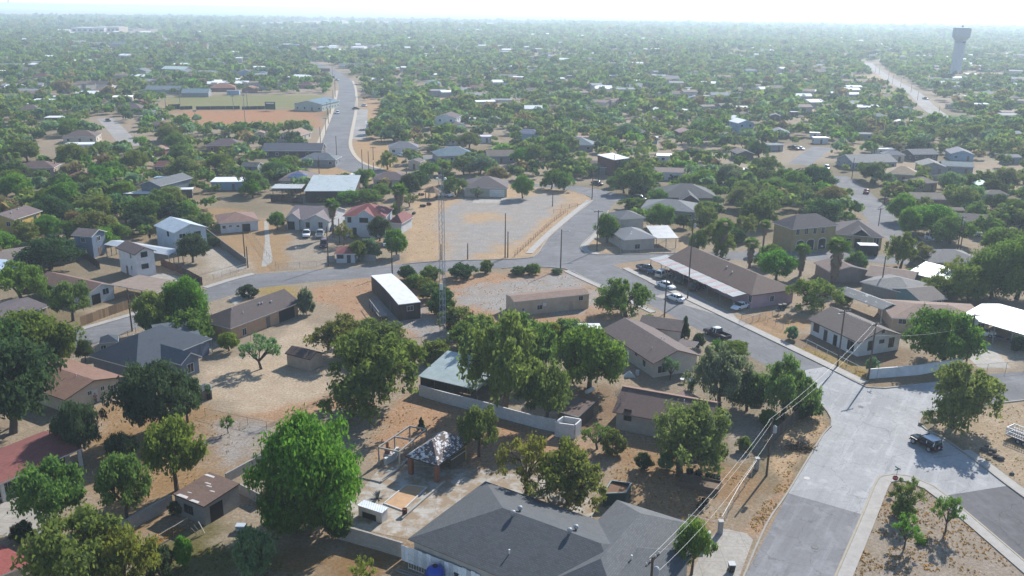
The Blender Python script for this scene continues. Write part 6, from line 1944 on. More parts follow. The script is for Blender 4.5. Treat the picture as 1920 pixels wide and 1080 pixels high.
def vehicle(kind, col, a, b, label, roofc=None, name=None, cat='car', group='vehicles parked in the neighbourhood'):
    pa, pb = G(*a), G(*b)
    d = pb - pa
    c = (pa + pb) / 2
    e = empty(name or {'sedan': 'parked_car', 'suv': 'parked_car', 'van': 'parked_van', 'pickup': 'pickup_truck', 'jeep': 'off_roader'}[kind], c, label, cat, group, math.atan2(d.y, d.x), world=False)
    paint = mat('paint', col, .8)
    top = mat('paint', roofc, .8) if roofc else paint
    L, W, H_ = {'sedan': (4.7, .9, 1.45), 'suv': (4.8, .95, 1.75), 'van': (5.0, .98, 1.8), 'pickup': (5.7, .98, 1.85), 'jeep': (4.4, .9, 1.85)}[kind]
    hl = L / 2
    body = MB()
    if kind == 'sedan':
        belt = [(-hl, .55, .78, .8), (-hl + .25, .32, .95, .94), (-1.2, .22, 1.0, 1.0), (.6, .22, .98, 1.0), (1.2, .22, .9, .98), (hl - .3, .28, .74, .9), (hl, .42, .62, .74)]
        cab = [(-1.75, .98, .98, .78), (-1.05, .98, 1.4, .72), (.1, .98, 1.45, .72), (.45, .98, 1.38, .72), (1.2, .92, .95, .8)]
        rf_ = (-1.0, .42)
    elif kind in ('suv', 'van'):
        belt = [(-hl, .5, .95, .86), (-hl + .15, .34, 1.05, .96), (-1.2, .26, 1.08, 1.0), (.8, .26, 1.06, 1.0), (1.3, .26, 1.0, .98), (hl - .3, .32, .9, .92), (hl, .5, .76, .8)]
        cab = [(-hl + .12, 1.04, 1.1, .84), (-hl + .4, 1.04, H_ - .08, .76), (-.4, 1.04, H_, .78), (.55, 1.04, H_ - .06, .76), (1.35 if kind == 'suv' else 1.6, 1.0, 1.06, .82)]
        rf_ = (-hl + .4, .6)
    elif kind == 'pickup':
        belt = [(-.55, .38, 1.12, 1.0), (.9, .36, 1.12, 1.0), (1.4, .36, 1.1, 1.0), (hl - .3, .42, 1.02, .95), (hl, .55, .9, .86)]
        cab = [(-.6, 1.1, 1.12, .86), (-.5, 1.1, H_ - .05, .78), (.2, 1.1, H_, .8), (.75, 1.1, H_ - .06, .78), (1.35, 1.08, 1.12, .84)]
        rf_ = (-.48, .75)
    else:
        belt = [(-hl + .15, .5, 1.15, .9), (.55, .5, 1.15, .9), (.6, .5, 1.1, .8), (hl - .15, .5, 1.02, .72), (hl - .02, .55, .98, .68)]
        cab = [(-hl + .17, 1.14, 1.16, .95), (-hl + .24, 1.14, H_ - .02, .9), (.3, 1.14, H_, .9), (.38, 1.14, H_ - .05, .88), (.66, 1.12, 1.16, .92)]
        rf_ = (-hl + .25, .34)
    body.loft([ring(x, [zb, zb + .12, (zb + zt) / 2 + .08, zt - .06, zt], [W * w * .94, W * w, W * w * 1.0, W * w * .97, W * w * .9]) for x, zb, zt, w in belt])
    bo = lp(body, 'body', paint, e, True)
    g = MB().loft([ring(x, [zb, (zb + zt) / 2, max(zt, zb + .02)], [W * .93, W * (.93 + w) / 2, W * w * .97]) for x, zb, zt, w in cab])
    lp(g, 'glasshouse', CGLASS, e, True)
    zr = H_ if kind != 'sedan' else 1.45
    rw = W * (.74 if kind != 'jeep' else .92)
    rp = MB().loft([ring(rf_[0] + (rf_[1] - rf_[0]) * t, [zr - .05 - .03 * k, zr + .02 - .05 * k], [rw, rw * .9]) for t, k in ((0, 1), (.25, 0), (.75, 0), (1, 1))])
    lp(rp, 'roof', top, e, True)
    for s in (-1, 1):                      # pillars
        for x, zt in ((cab[1][0], cab[1][2]), ((rf_[0] + rf_[1]) / 2, zr)):
            lp(MB().beam((x, s * W * .95, cab[2][1]), (x, s * W * .79, zt - .02), .09), 'pillar', top, e)
    if kind == 'pickup':
        bed = MB()
        bed.box(-hl, -W, .45, -.58, W, .72)
        bed.box(-hl, -W, .72, -.58, -W + .1, 1.15).box(-hl, W - .1, .72, -.58, W, 1.15).box(-.7, -W + .1, .72, -.58, W - .1, 1.15)
        lp(bed, 'bed', paint, e)
        lp(MB().box(-hl - .06, -W + .08, .55, -hl + .04, W - .08, 1.13), 'tailgate', paint, e)
        lp(MB().box(-hl + .06, -W + .11, .722, -.72, W - .11, .74), 'bed_liner', BLACKP, e)
    if kind == 'jeep':
        for s in (-1, 1):
            for x in (1.32, -1.25):
                lp(MB().box(x - .55, s * .7 - .25, .86, x + .55, s * .7 + .28, .95), 'fender', BLACKP, e)
        sp = MB().tube((-hl + .12, .1, .98), (-hl - .14, .1, .98), .39, n=16)
        w = lp(sp, 'spare_wheel', RUBBER, e)
        lp(MB().tube((-hl - .13, .1, .98), (-hl - .15, .1, .98), .2, n=12), 'rim', RIM, w)
    wr = {'sedan': .33, 'suv': .37, 'van': .35, 'pickup': .41, 'jeep': .43}[kind]
    for x in (hl * .62, -hl * .6):
        for s in (-1, 1):
            t = lp(MB().tube((x, s * (W - .2), wr), (x, s * (W + .015), wr), wr, n=14), 'wheel', RUBBER, e)
            lp(MB().tube((x, s * (W + .01), wr), (x, s * (W + .03), wr), wr * .62, n=12), 'rim', RIM, t)
    for s in (-1, 1):
        zf_ = belt[-1][2] - .12
        lp(MB().box(hl - .12, s * W * .62 - .16, zf_ - .1, hl + .01, s * W * .62 + .14, zf_ + .04), 'headlight', LAMP, e)
        zb_ = .85
        lp(MB().box(-hl - .02, s * W * .78 - .1, zb_ - .1, -hl + .1, s * W * .78 + .1, zb_ + .1), 'tail_light', TAIL, e)
        lp(MB().box(cab[-1][0] - .35, s * (W + .02) - .02, 1.0, cab[-1][0] - .2, s * (W + .16), 1.13), 'mirror', paint, e)
    lp(MB().box(hl - .08, -W * .8, .36, hl + .05, W * .8, .55), 'bumper', BLACKP if kind in ('pickup', 'jeep') else paint, e)
    lp(MB().box(-hl - .07, -W * .8, .42, -hl + .06, W * .8, .58), 'bumper', BLACKP if kind in ('pickup', 'jeep') else paint, e)
    return e

CARW = (236, 238, 240)
vehicle('jeep', (20, 20, 22), (1757, 850), (1712, 826), 'black off-roader with a top painted pale for sun glare parked near the junction', roofc=(225, 228, 232), cat='off-roader')  # pale roof colour stands for sunlight reflected off the top
vehicle('sedan', CARW, (1233, 534), (1265, 545), 'white sedan parked on the verge beside the carport')
vehicle('sedan', CARW, (1281, 569), (1250, 557), 'white sedan parked in the street below the carport')
vehicle('pickup', (74, 84, 110), (1196, 503), (1228, 516), 'dark blue-grey pickup at the corner before the carport', cat='pickup')
vehicle('suv', (206, 196, 180), (1230, 523), (1258, 514), 'cream off-roader backing out from under the carport', roofc=(230, 230, 230))
vehicle('suv', (52, 52, 58), (1265, 535), (1292, 525), 'black car under the left end of the carport')
vehicle('suv', (66, 62, 60), (1292, 548), (1320, 538), 'black car under the middle of the carport')
vehicle('sedan', CARW, (1402, 574), (1374, 583), 'white coupe parked at the right end of the carport')
vehicle('pickup', (60, 44, 52), (1366, 641), (1322, 622), 'dark pickup with a white cab roof parked at the kerb', roofc=(232, 230, 230), cat='pickup')
vehicle('sedan', (54, 62, 110), (523, 598), (556, 586), 'dark blue car inside the orange house carport')
vehicle('pickup', CARW, (577, 434), (573, 452), 'white pickup facing out in the gravel yard', cat='pickup')
vehicle('pickup', (206, 206, 204), (597, 453), (604, 434), 'pale pickup next to the white one in the gravel yard', cat='pickup')
vehicle('van', (92, 40, 50), (610, 452), (605, 472), 'maroon van in front of the pale pickup', cat='van')
vehicle('sedan', (50, 80, 160), (618, 436), (626, 424), 'blue car squeezed beside the red-roofed house')
vehicle('suv', (206, 208, 210), (728, 452), (723, 468), 'white car under the trees right of the red hut')
vehicle('pickup', CARW, (830, 366), (845, 370), 'white pickup by the thatched kiosk', cat='pickup')
vehicle('suv', CARW, (634, 209), (632, 217), 'white car driving down the long avenue')
vehicle('sedan', (52, 52, 60), (661, 205), (674, 205), 'dark car parked beside the long avenue')
vehicle('sedan', (150, 40, 60), (1622, 366), (1627, 358), 'red car parked in the right-hand street')
vehicle('suv', CARW, (1738, 447), (1762, 454), 'white car under the wide bright mesquite')
vehicle('pickup', (214, 216, 214), (1810, 440), (1832, 442), 'pale pickup before the dark brown gabled house', cat='pickup')
vehicle('sedan', (44, 44, 52), (1785, 437), (1800, 440), 'dark car before the dark brown gabled house')
vehicle('suv', (214, 216, 220), (1683, 364), (1700, 368), 'white car by the palm on the right-hand street')
vehicle('suv', CARW, (1548, 314), (1552, 321), 'white car at the top of the right-hand street')
vehicle('suv', (200, 204, 206), (1518, 460), (1537, 464), 'silver car before the white arches')
vehicle('sedan', (60, 60, 66), (549, 265), (557, 272), 'dark car by the tan gabled house')
vehicle('suv', CARW, (562, 264), (570, 270), 'white car by the tan gabled house')
vehicle('sedan', (56, 56, 66), (198, 226), (208, 229), 'dark car on the short pale street')
for i, (x, y, c) in enumerate(((586, 142, (150, 50, 50)), (597, 150, (70, 70, 76)), (602, 152, CARW), (612, 138, (60, 64, 80)), (625, 146, (90, 96, 110)), (632, 151, CARW), (683, 199, (200, 200, 200)), (1840, 628, CARW), (1724, 242, CARW), (1596, 203, (60, 66, 90)), (1590, 197, (200, 200, 204)), (1735, 186, (40, 40, 48)), (755, 293, CARW), (1215, 340, CARW), (1263, 338, (60, 60, 66)), (1120, 346, (70, 56, 60)), (1200, 375, (60, 50, 48)), (1488, 280, (60, 64, 70)), (1500, 280, CARW))):
    v = vehicle(('sedan', 'suv', 'pickup')[i % 3] if y < 600 else 'suv', c, (x - 3, y), (x + 3, y + 1), None)
    p = G(x, y)
    auto_label(v, ('red ' if c[0] == 150 else 'white ' if c == CARW or c[0] > 180 else 'dark ') + ('car', 'car', 'pickup')[i % 3], x, y)

# ------------------------------------------------------------------ stock trailer at the right edge
t0, t1 = G(1884, 822), G(1935, 842)
tr = empty('stock_trailer', (t0 + t1) / 2, 'pale blue caged utility trailer on twin axles at the right edge', 'trailer')
dx_ = (t1 - t0).normalized(); dy_ = Vector((-dx_.y, dx_.x, 0))
frt = lambda x, y, z: t0 + dx_ * x + dy_ * y + Vector((0, 0, z))
TLn = (t1 - t0).length
CAGE = mat('smooth', (206, 216, 226), .8, .5)
MB().fbox(frt, 0, 0, .55, TLn, 2.0, .65).obj('floor', mat('bark', (130, 110, 90)), tr)
for y in (0, 2.0):
    for k in range(13):
        x = TLn * k / 12
        MB().fbox(frt, x - .03, y - .03, .65, x + .03, y + .03, 1.75).obj('bar', CAGE, tr)
    for z in (.7, 1.2, 1.75):
        MB().fbox(frt, 0, y - .035, z, TLn, y + .035, z + .07).obj('rail', CAGE, tr)
for k in range(1, 6):
    MB().fbox(frt, -.03, 2.0 * k / 6 - .03, .65, .03, 2.0 * k / 6 + .03, 1.75).obj('bar', CAGE, tr)
for z in (.7, 1.75):
    MB().fbox(frt, -.035, 0, z, .035, 2.0, z + .07).obj('rail', CAGE, tr)
for x in (TLn * .5, TLn * .5 + .85):
    for y in (-.14, 2.14):
        p = frt(x, y, .36)
        w = MB().tube(p - dy_ * .1, p + dy_ * .1, .36, n=14).obj('wheel', RUBBER, tr)
        q = p + dy_ * (.11 if y > 0 else -.11)
        MB().tube(q - dy_ * .015, q + dy_ * .015, .2, n=12).obj('rim', RIM, w)

# ------------------------------------------------------------------ utility poles and wires
PTOP = {}
INS = mat('smooth', (190, 190, 190), .7, .4)
def upole(key, x, yb, xt, yt, arm=None, transf=False, lamp=None, label=None, thick=.16, wood=True):
    base = G(x, yb)
    h = max(4.0, top_z(base, xt, yt))
    e = empty('utility_pole', base, label, 'utility pole', 'utility poles along the streets')
    top = Vector((base.x, base.y, h))
    MB().tube((base.x, base.y, -.1), top, thick, thick * .68, 8).obj('pole', POLE if wood else STEEL, e)
    PTOP[key] = top
    if arm:
        d = Vector((math.cos(arm), math.sin(arm), 0))
        a = MB().beam(top - d * 1.2 - Vector((0, 0, .35)), top + d * 1.2 - Vector((0, 0, .35)), .12, .14).obj('crossarm', POLE, e)
        for s in (-1.1, -.45, .45, 1.1):
            p = top + d * s - Vector((0, 0, .28))
            MB().lathe([(.05, 0), (.08, .1), (.05, .24)], 8, p).obj('insulator', INS, a)
    if transf:
        p = top + Vector((.38, -.15, -1.9))
        MB().lathe([(.24, 0), (.26, .1), (.26, .8), (.2, .9), (.06, 1.0)], 12, p).obj('transformer', mat('smooth', (178, 180, 182), .7, .5), e)
    if lamp:
        d = Vector((math.cos(lamp), math.sin(lamp), 0))
        p = top - Vector((0, 0, .6))
        MB().tube(p, p + d * 1.8 + Vector((0, 0, .35)), .04).obj('lamp_arm', STEEL, e)
        q = p + d * 1.9 + Vector((0, 0, .33))
        MB().lathe([(.02, .12), (.16, .08), (.2, 0), (.12, -.06)], 10, q).obj('lamp_head', TRIM, e)
    if not label:
        auto_label(e, 'brown utility pole' + (' with crossarm' if arm else ' with transformer' if transf else ' with street lamp' if lamp else ''), x, yb)
    return e
upole('p1', 1570, 687, 1582, 581, arm=.35, lamp=-2.4, label='tall utility pole at the kerb before the white corner house')
upole('p2', 1627.5, 712, 1637, 605, arm=.45, label='tall crossarm pole at the end of the white block wall')
upole('p3', 1437, 892, 1447, 785, transf=True, label='utility pole with transformer beside the dark street fence')
upole('p4', 1210, 1245, 1228, 1044, arm=.9, transf=True, label='pole top with insulators at the bottom edge')
upole('p5', 1810, 690, 1817, 588, arm=.3, transf=True, label='utility pole with transformer behind the bright rounded tree')
upole('p6', 248, 621, 239, 551); upole('p7', 460, 492, 454, 420); upole('p7b', 465, 502, 460, 462)
upole('p8', 735.5, 513, 732, 445); upole('p9', 1051, 504, 1055, 430, lamp=-.3); upole('p10', 1119, 470, 1122, 394, arm=.2)
upole('p11', 1110, 375, 1110, 312, arm=.1); upole('p12', 1122, 350, 1122, 303); upole('p13', 1289, 560, 1300, 410, transf=True, arm=.5, label='very tall dark pole rising through the striped carport')
upole('p14', 1245, 602, 1248, 508); upole('p15', 1651, 548, 1660, 480); upole('p16', 1645, 438, 1651, 390, arm=.6); upole('p17', 1795, 468, 1803, 405, arm=.2, transf=True); upole('p18', 1800, 470, 1805, 415)
upole('p19', 947, 483, 947, 400); upole('p20', 952, 483, 951, 434); upole('p21', 877, 486, 877, 465); upole('p22', 827, 487, 827, 467); upole('p23', 616, 500, 614, 425)
upole('p24', 632, 308, 632, 255); upole('p25', 599, 336, 599, 294); upole('p26', 680, 333, 679, 280); upole('p27', 692, 334, 691, 284); upole('p28', 701, 338, 701, 304); upole('p29', 762, 327, 762, 291, arm=.1)
upole('p30', 897, 327, 899, 297); upole('p31', 750, 425, 749, 372); upole('p32', 637, 456, 636, 410); upole('p33', 1658, 382, 1661, 340); upole('p34', 1597, 335, 1602, 296); upole('p35', 1637, 300, 1642, 262); upole('p36', 1150, 332, 1150, 290); upole('p37', 1204, 368, 1204, 326); upole('p38', 1036, 387, 1036, 364); upole('p39', 334, 330, 333, 300); upole('p40', 105, 325, 104, 300); upole('p41', 60, 325, 59, 300)
for i, (x, y) in enumerate(((601, 268), (611, 250), (616, 232), (620, 214), (625, 196), (629, 182), (628, 166), (624, 152), (668, 206), (700, 300), (715, 265), (614, 215))):
    upole('a%d' % i, x, y, x, y - 30 + i * .6, arm=.1 if i % 2 else None)
for i, (x, y) in enumerate(((1641, 136), (1648, 140), (1665, 152), (1673, 158), (1688, 164), (1708, 173), (1720, 188), (1760, 215))):
    upole('f%d' % i, x, y, x + 1, y - 17)

def wire(a, b, sag=.5, r=.022, c=(120, 120, 122), label=None, nm='power_line', off=(0, 0, 0)):
    a = (PTOP[a] if isinstance(a, str) else Vector(a)) + Vector(off)
    b = (PTOP[b] if isinstance(b, str) else Vector(b)) + Vector(off)
    mb = MB()
    n = 14
    pts = [a + (b - a) * (i / n) - Vector((0, 0, sag * 4 * (i / n) * (1 - i / n))) for i in range(n + 1)]
    for p, q in zip(pts, pts[1:]):
        mb.tube(p, q, r * .42, n=4, cap=False)
    o = mb.obj(nm, mat('smooth', c, .8, .5), uv=False)
    return tag(o, label, 'wire', 'overhead wires')
PALE = (226, 222, 214)
d45 = Vector((.62, .78, 0))
wire('p2', 'p3', .9, .028, PALE, 'pale wire from the junction crossarm to the transformer pole', off=(-.5, 0, -.2))
wire('p2', 'p3', 1.1, .022, PALE, 'second thinner wire from the junction crossarm to the transformer pole', off=(.5, .2, -.2))
wire('p3', 'p4', .9, .03, PALE, 'pale wire running down to the bottom edge pole', off=(-.3, 0, -.1))
wire('p3', 'p4', 1.1, .022, PALE, 'middle wire running down to the bottom edge pole', off=(.1, .1, -.3))
wire('p3', 'p4', 1.4, .028, PALE, 'lowest wire running down to the bottom edge pole', off=(.5, 0, -1.6))
wire('p2', 'p5', .7, .03, PALE, 'pale wire from the junction pole past the white house gable', off=(0, 0, -2.2))
wire('p1', 'p2', .3, .022, PALE, 'short wire joining the two poles of the white corner house', off=(0, 0, -.3))
wire('p1', 'p14', .9, .02, (130, 128, 126), 'wire along the street towards the carport', off=(0, 0, -.3))
wire('p14', 'p9', .8, .02, (130, 128, 126), 'wire along the street to the fork lamp pole', off=(0, 0, -.3))
wire('p9', 'p10', .5, .02, (130, 128, 126), 'wire from the fork lamp pole to the corner crossarm', off=(0, 0, -.3))
wire('p10', 'p11', .7, .02, (130, 128, 126), 'wire up the curving street', off=(0, 0, -.3))
wire('p8', 'p9', 1.2, .02, (130, 128, 126), 'long wire across the front of the vacant lot', off=(0, 0, -.3))
wire('p7', 'p8', 1.2, .02, (130, 128, 126), 'wire over the street before the gravel yard', off=(0, 0, -.3))
wire('p6', 'p7', 1.2, .02, (130, 128, 126), 'wire over the left street bend', off=(0, 0, -.3))
wire('p5', G(1990, 640, 8), .6, .022, PALE, 'wire leaving at the right edge over the driveway', off=(0, 0, -.6))
wire('p13', 'p16', 1.4, .02, (150, 148, 146), 'long wire from the tall carport pole over the olive house', off=(0, 0, -.4))
wire('p13', 'p10', .9, .02, (150, 148, 146), 'wire from the tall carport pole to the corner crossarm', off=(0, 0, -.8))
wire('p16', 'p17', 1.0, .02, (150, 148, 146), 'wire over the red car street', off=(0, 0, -.4))

# ------------------------------------------------------------------ radio mast
mb0 = G(831, 641)
mh = top_z(mb0, 826, 328)
rm_ = empty('radio_mast', mb0, 'slender steel lattice radio mast beside the mobile home', 'radio mast')
legs = []
for k in range(3):
    t = math.radians(90 + 120 * k)
    legs.append(lambda z, t=t: Vector((mb0.x + math.cos(t) * (.62 - .12 * z / mh), mb0.y + math.sin(t) * (.62 - .12 * z / mh), z)))
GALV = mat('smooth', (158, 166, 178), .75, .45)
for l in legs:
    MB().tube(l(0), l(mh), .055, .04, 6).obj('leg', GALV, rm_)
br_ = MB()
n = 26
for i in range(n):
    z0, z1 = mh * i / n, mh * (i + 1) / n
    for a in range(3):
        br_.tube(legs[a](z0), legs[(a + 1) % 3](z1), .024, n=4, cap=False)
        br_.tube(legs[a](z1), legs[(a + 1) % 3](z1), .02, n=4, cap=False)
tag(br_.obj('bracing', GALV, rm_, uv=False), kind='stuff')
for s in (-1, 1):
    p = Vector((mb0.x + s * .7, mb0.y - .3, mh - .6))
    MB().tube(p, p + Vector((0, -.25, 0)), .26, .2, 12).obj('dish', TRIM, rm_)
MB().tube((mb0.x, mb0.y, mh - .2), (mb0.x, mb0.y, mh + 1.6), .04).obj('antenna', GALV, rm_)
MB().box(mb0.x - .45, mb0.y - .6, 10.2, mb0.x + .1, mb0.y - .4, 11.3).obj('panel_antenna', TRIM, rm_)
cb = G(839, 640)
cbn = empty('equipment_cabinet', cb, 'white steel cabinet at the foot of the radio mast', 'cabinet')
MB().box(cb.x + .1, cb.y - .5, .1, cb.x + 1.1, cb.y + .4, 1.6).obj('body', mat('plain', (206, 206, 204)), cbn)
MB().box(cb.x + .05, cb.y - .55, 1.6, cb.x + 1.15, cb.y + .45, 1.68).obj('lid', TRIM, cbn)

# ------------------------------------------------------------------ fences and walls
def pts_w(line):
    return [G(x, y) for x, y in line]

def wall(line, h, th, m, label, cap=None, name='block_wall', cat='wall', ragged=0):
    P = pts_w(line)
    e = empty(name, P[len(P) // 2], label, cat)
    for a, b in zip(P, P[1:]):
        n = max(1, int((b - a).length / 3.2))
        for k in range(n):
            p, q = a + (b - a) * (k / n), a + (b - a) * ((k + 1) / n)
            hh = h + (R.uniform(-ragged, ragged) if ragged else 0)
            d = (q - p).normalized() * .004
            MB().beam(p + d + Vector((0, 0, hh / 2 - .05)), q - d + Vector((0, 0, hh / 2 - .05)), th, hh + .1).obj('panel', m, e)
        if cap:
            MB().beam(a + Vector((0, 0, h + ragged + .04)), b + Vector((0, 0, h + ragged + .04)), th + .08, .08).obj('coping', cap, e)
    return e

WHITEWALL = mat('block', (222, 222, 222), .8)
BLOCK = mat('block', (168, 164, 160), .75)
wall([(786, 742), (830, 755), (880, 768), (940, 784), (1006, 802), (1042, 810)], 1.9, .18, WHITEWALL, 'long whitewashed block wall behind the ruined gazebo', ragged=.04)
wall([(1629, 710), (1720, 703), (1802, 688)], 1.7, .2, mat('plain', (216, 222, 230), .8), 'white rendered wall along the corner house yard', cap=TRIM)
wall([(205, 1020), (260, 985), (324, 950)], 1.6, .2, BLOCK, 'grey block wall running to the cement-block shed', cap=mat('plain', (176, 172, 168)))
wall([(424, 905), (455, 888), (492, 868)], 1.3, .2, BLOCK, 'grey block wall beyond the cement-block shed')
wall([(613, 808), (660, 782)], 1.6, .2, BLOCK, 'pale block wall end under the wide mesquite')
wall([(636, 1010), (700, 1028), (756, 1045)], 1.9, .25, mat('block', (178, 170, 160), .7), 'cracked retaining wall at the edge of the patio', ragged=.06)
wall([(450, 925), (495, 948)], 1.4, .2, BLOCK, 'short block wall right of the cement-block shed')
wall([(240, 428), (300, 410), (330, 400)], 2.2, .2, mat('block', (128, 118, 112), .7), 'dark block wall behind the pale metal roof')
wall([(332, 400), (368, 425), (412, 460), (462, 498)], 1.8, .2, mat('block', (138, 128, 120), .7), 'block wall running down to the chain-link gate')
wall([(672, 488), (705, 490)], 1.6, .2, BLOCK, 'block wall right of the red hut')
wall([(613, 492), (628, 491)], 1.6, .2, BLOCK, 'block wall left of the red hut')
wall([(737, 489), (749, 487)], 1.4, .2, BLOCK, 'short wall below the bright tree by the vacant lot')
wall([(1724, 340), (1780, 337), (1830, 340), (1880, 345)], 2.0, .2, mat('block', (150, 146, 144), .7), 'long grey wall across the bare field on the right')
# square white open tank
sq = [G(1040, 818), G(1077, 823), G(1089, 812), G(1056, 806)]
e = empty('water_tank', sq[0], 'square whitewashed open tank beside the white wall', 'tank')
for a, b in zip(sq, sq[1:] + sq[:1]):
    d = (b - a).normalized() * .12
    MB().beam(a + d + Vector((0, 0, 1.1)), b - d + Vector((0, 0, 1.1)), .22, 2.2).obj('side', WHITEWALL, e)
MB().add([p + Vector((0, 0, 1.3)) for p in sq], [(0, 1, 2, 3)]).obj('inside_floor', mat('plain', (140, 138, 134)), e)

def plank_fence(line, h, label, col=(150, 122, 92), step=.32, name='plank_fence', gapf=.03, maxp=260):
    P = pts_w(line)
    e = empty(name, P[0], label, 'fence')
    cnt = 0
    for a, b in zip(P, P[1:]):
        L = (b - a).length
        n = max(1, int(L / step))
        d = (b - a).normalized()
        for k in range(n):
            p, q = a + d * (L * k / n + gapf / 2), a + d * (L * (k + 1) / n - gapf / 2)
            hh = h * R.uniform(.96, 1.03)
            cnt += 1
            kf = R.choice([.9, 1, 1.1]); c = tuple(min(250, v * kf) for v in col)
            MB().beam(p + Vector((0, 0, hh / 2)), q + Vector((0, 0, hh / 2)), .03, hh).obj('plank', mat('bark', tuple(int(v) for v in c), .8), e)
        nrm = Vector((-d.y, d.x, 0)) * .05
        for z in (h * .25, h * .75):
            MB().beam(a + nrm + Vector((0, 0, z)), b + nrm + Vector((0, 0, z)), .05, .1).obj('rail', WOOD, e)
    return e
plank_fence([(152, 612), (205, 592), (245, 578)], 1.9, 'tan wooden plank fence along the left street', step=.45)
plank_fence([(150, 478), (188, 505)], 1.9, 'dark plank fence beside the white two-storey house', (84, 72, 68), .6)
plank_fence([(302, 498), (345, 516), (380, 535)], 1.8, 'dark plank fence below the pale metal roof', (92, 70, 62), .6)
plank_fence([(1440, 838), (1480, 800), (1524, 762)], 1.9, 'dark weathered fence behind the junction corner', (96, 86, 80), .4)
plank_fence([(508, 378), (568, 382)], 1.9, 'dark board fence below the rusty open shed', (78, 62, 56), .8)
e = plank_fence([(753, 1050), (800, 1068), (850, 1088), (900, 1108)], 2.0, 'white corrugated sheet fence beside the big grey roof', (226, 228, 230), .55, 'sheet_fence', .02)
plank_fence([(20, 1003), (45, 1022), (68, 1042)], 1.1, 'wooden ramp railing in the bottom left corner', (170, 140, 104), .3, 'ramp_railing', .12)
plank_fence([(78, 1040), (108, 1056)], 1.1, 'short wooden railing at the end of the ramp', (170, 140, 104), .3, 'ramp_railing', .12)

def link_fence(line, h, label, step=2.6, col=(196, 198, 200), cover=.12, rail=.03, name='chain_link_fence', mesh=True):
    P = pts_w(line)
    e = empty(name, P[0], label, 'fence')
    m = mat('smooth', col, .75, .5)
    for i, (a, b) in enumerate(zip(P, P[1:])):
        L = (b - a).length
        n = max(1, int(round(L / step)))
        for k in range(n + (1 if i == len(P) - 2 else 0)):
            p = a + (b - a) * (k / n)
            MB().tube(p, p + Vector((0, 0, h)), .035, n=6).obj('post', m, e)
        MB().tube(a + Vector((0, 0, h - .03)), b + Vector((0, 0, h - .03)), rail, n=5).obj('top_rail', m, e)
        if mesh:
            MB().add([a + Vector((0, 0, .04)), b + Vector((0, 0, .04)), b + Vector((0, 0, h - .05)), a + Vector((0, 0, h - .05))], [(0, 1, 2, 3)]).obj('wire_mesh', mat('mesh', (170, 172, 174), .7, cover=cover), e)
    return e
link_fence([(1352, 990), (1385, 930), (1420, 878)], 1.6, 'chain-link fence with pale rails left of the bottom street', 3.0, (206, 204, 200), rail=.03)
link_fence([(1512, 648), (1570, 678), (1625, 706)], 1.2, 'low white chain-link fence before the white corner house', 2.8, (230, 230, 230), .08)
link_fence([(1385, 612), (1425, 598), (1468, 618)], 1.2, 'low chain-link fence right of the carport', 2.6)
link_fence([(1390, 598), (1410, 605), (1460, 590)], 1.3, 'grey gate fence beside the white coupe', 2.0, (170, 172, 174))
link_fence([(1805, 702), (1850, 700), (1920, 694)], 1.8, 'chain-link gate across the driveway on the right', 3.0, (170, 168, 164))
link_fence([(385, 780), (430, 790), (500, 805)], 1.3, 'wire fence on a low kerb below the sandy yard', 3.5, (150, 140, 130), .06)
link_fence([(395, 668), (470, 640), (490, 640)], 1.2, 'wire fence between the slate-blue and sandy yards', 3.0, (170, 168, 164), .06)
link_fence([(745, 650), (790, 648), (826, 640)], 1.6, 'wire fence at the foot of the radio mast', 2.5, (140, 120, 105), .06)
link_fence([(400, 525), (432, 515), (462, 505)], 1.4, 'chain-link yard gate on the left street bend', 2.5, (190, 188, 184))
link_fence([(516, 505), (540, 503), (562, 502)], 1.4, 'pale gate of the gravel yard', 2.0, (206, 206, 204))
link_fence([(562, 502), (594, 500), (612, 495)], 1.4, 'pale gate posts beside the red hut', 2.2, (206, 206, 204))
link_fence([(180, 662), (225, 640), (255, 625)], 1.2, 'dark wire fence before the slate-blue house', 2.6, (90, 88, 88), .06)
link_fence([(1130, 472), (1180, 476), (1265, 475)], 1.3, 'chain-link fence before the tarp-patched house', 2.6, (180, 180, 178), .08)
link_fence([(470, 440), (500, 480), (522, 505)], 1.2, 'leaning wire fence left of the gravel yard', 3.0, (150, 140, 130), .05)
link_fence([(1345, 1000), (1290, 985)], 1.5, 'white tubular driveway gate', 1.8, (230, 230, 228), .05)
link_fence([(1300, 655), (1345, 672), (1390, 690)], 1.1, 'low picket line behind the parked pickup', 1.5, (200, 190, 180), .1)
# rust-red pipe fence along the vacant lot
def pipe_fence(line, label):
    P = pts_w(line)
    e = empty('pipe_fence', P[0], label, 'fence')
    m = mat('plain', (134, 84, 66), .75)
    for i, (a, b) in enumerate(zip(P, P[1:])):
        n = max(1, int(round((b - a).length / 2.4)))
        for k in range(n + (1 if i == len(P) - 2 else 0)):
            p = a + (b - a) * (k / n)
            MB().tube(p, p + Vector((0, 0, 1.25)), .04, n=6).obj('post', m, e)
        for z in (.45, .85, 1.25):
            MB().tube(a + Vector((0, 0, z)), b + Vector((0, 0, z)), .025, n=5).obj('pipe_rail', m, e)
pipe_fence([(965, 482), (1000, 450), (1035, 418), (1060, 400)], 'rust-red pipe fence along the right side of the vacant lot')
pipe_fence([(1038, 400), (1064, 402)], 'rust-red pipe gate standing open by the vacant lot')
pipe_fence([(1052, 391), (1083, 389)], 'second rust-red pipe gate further up the vacant lot')
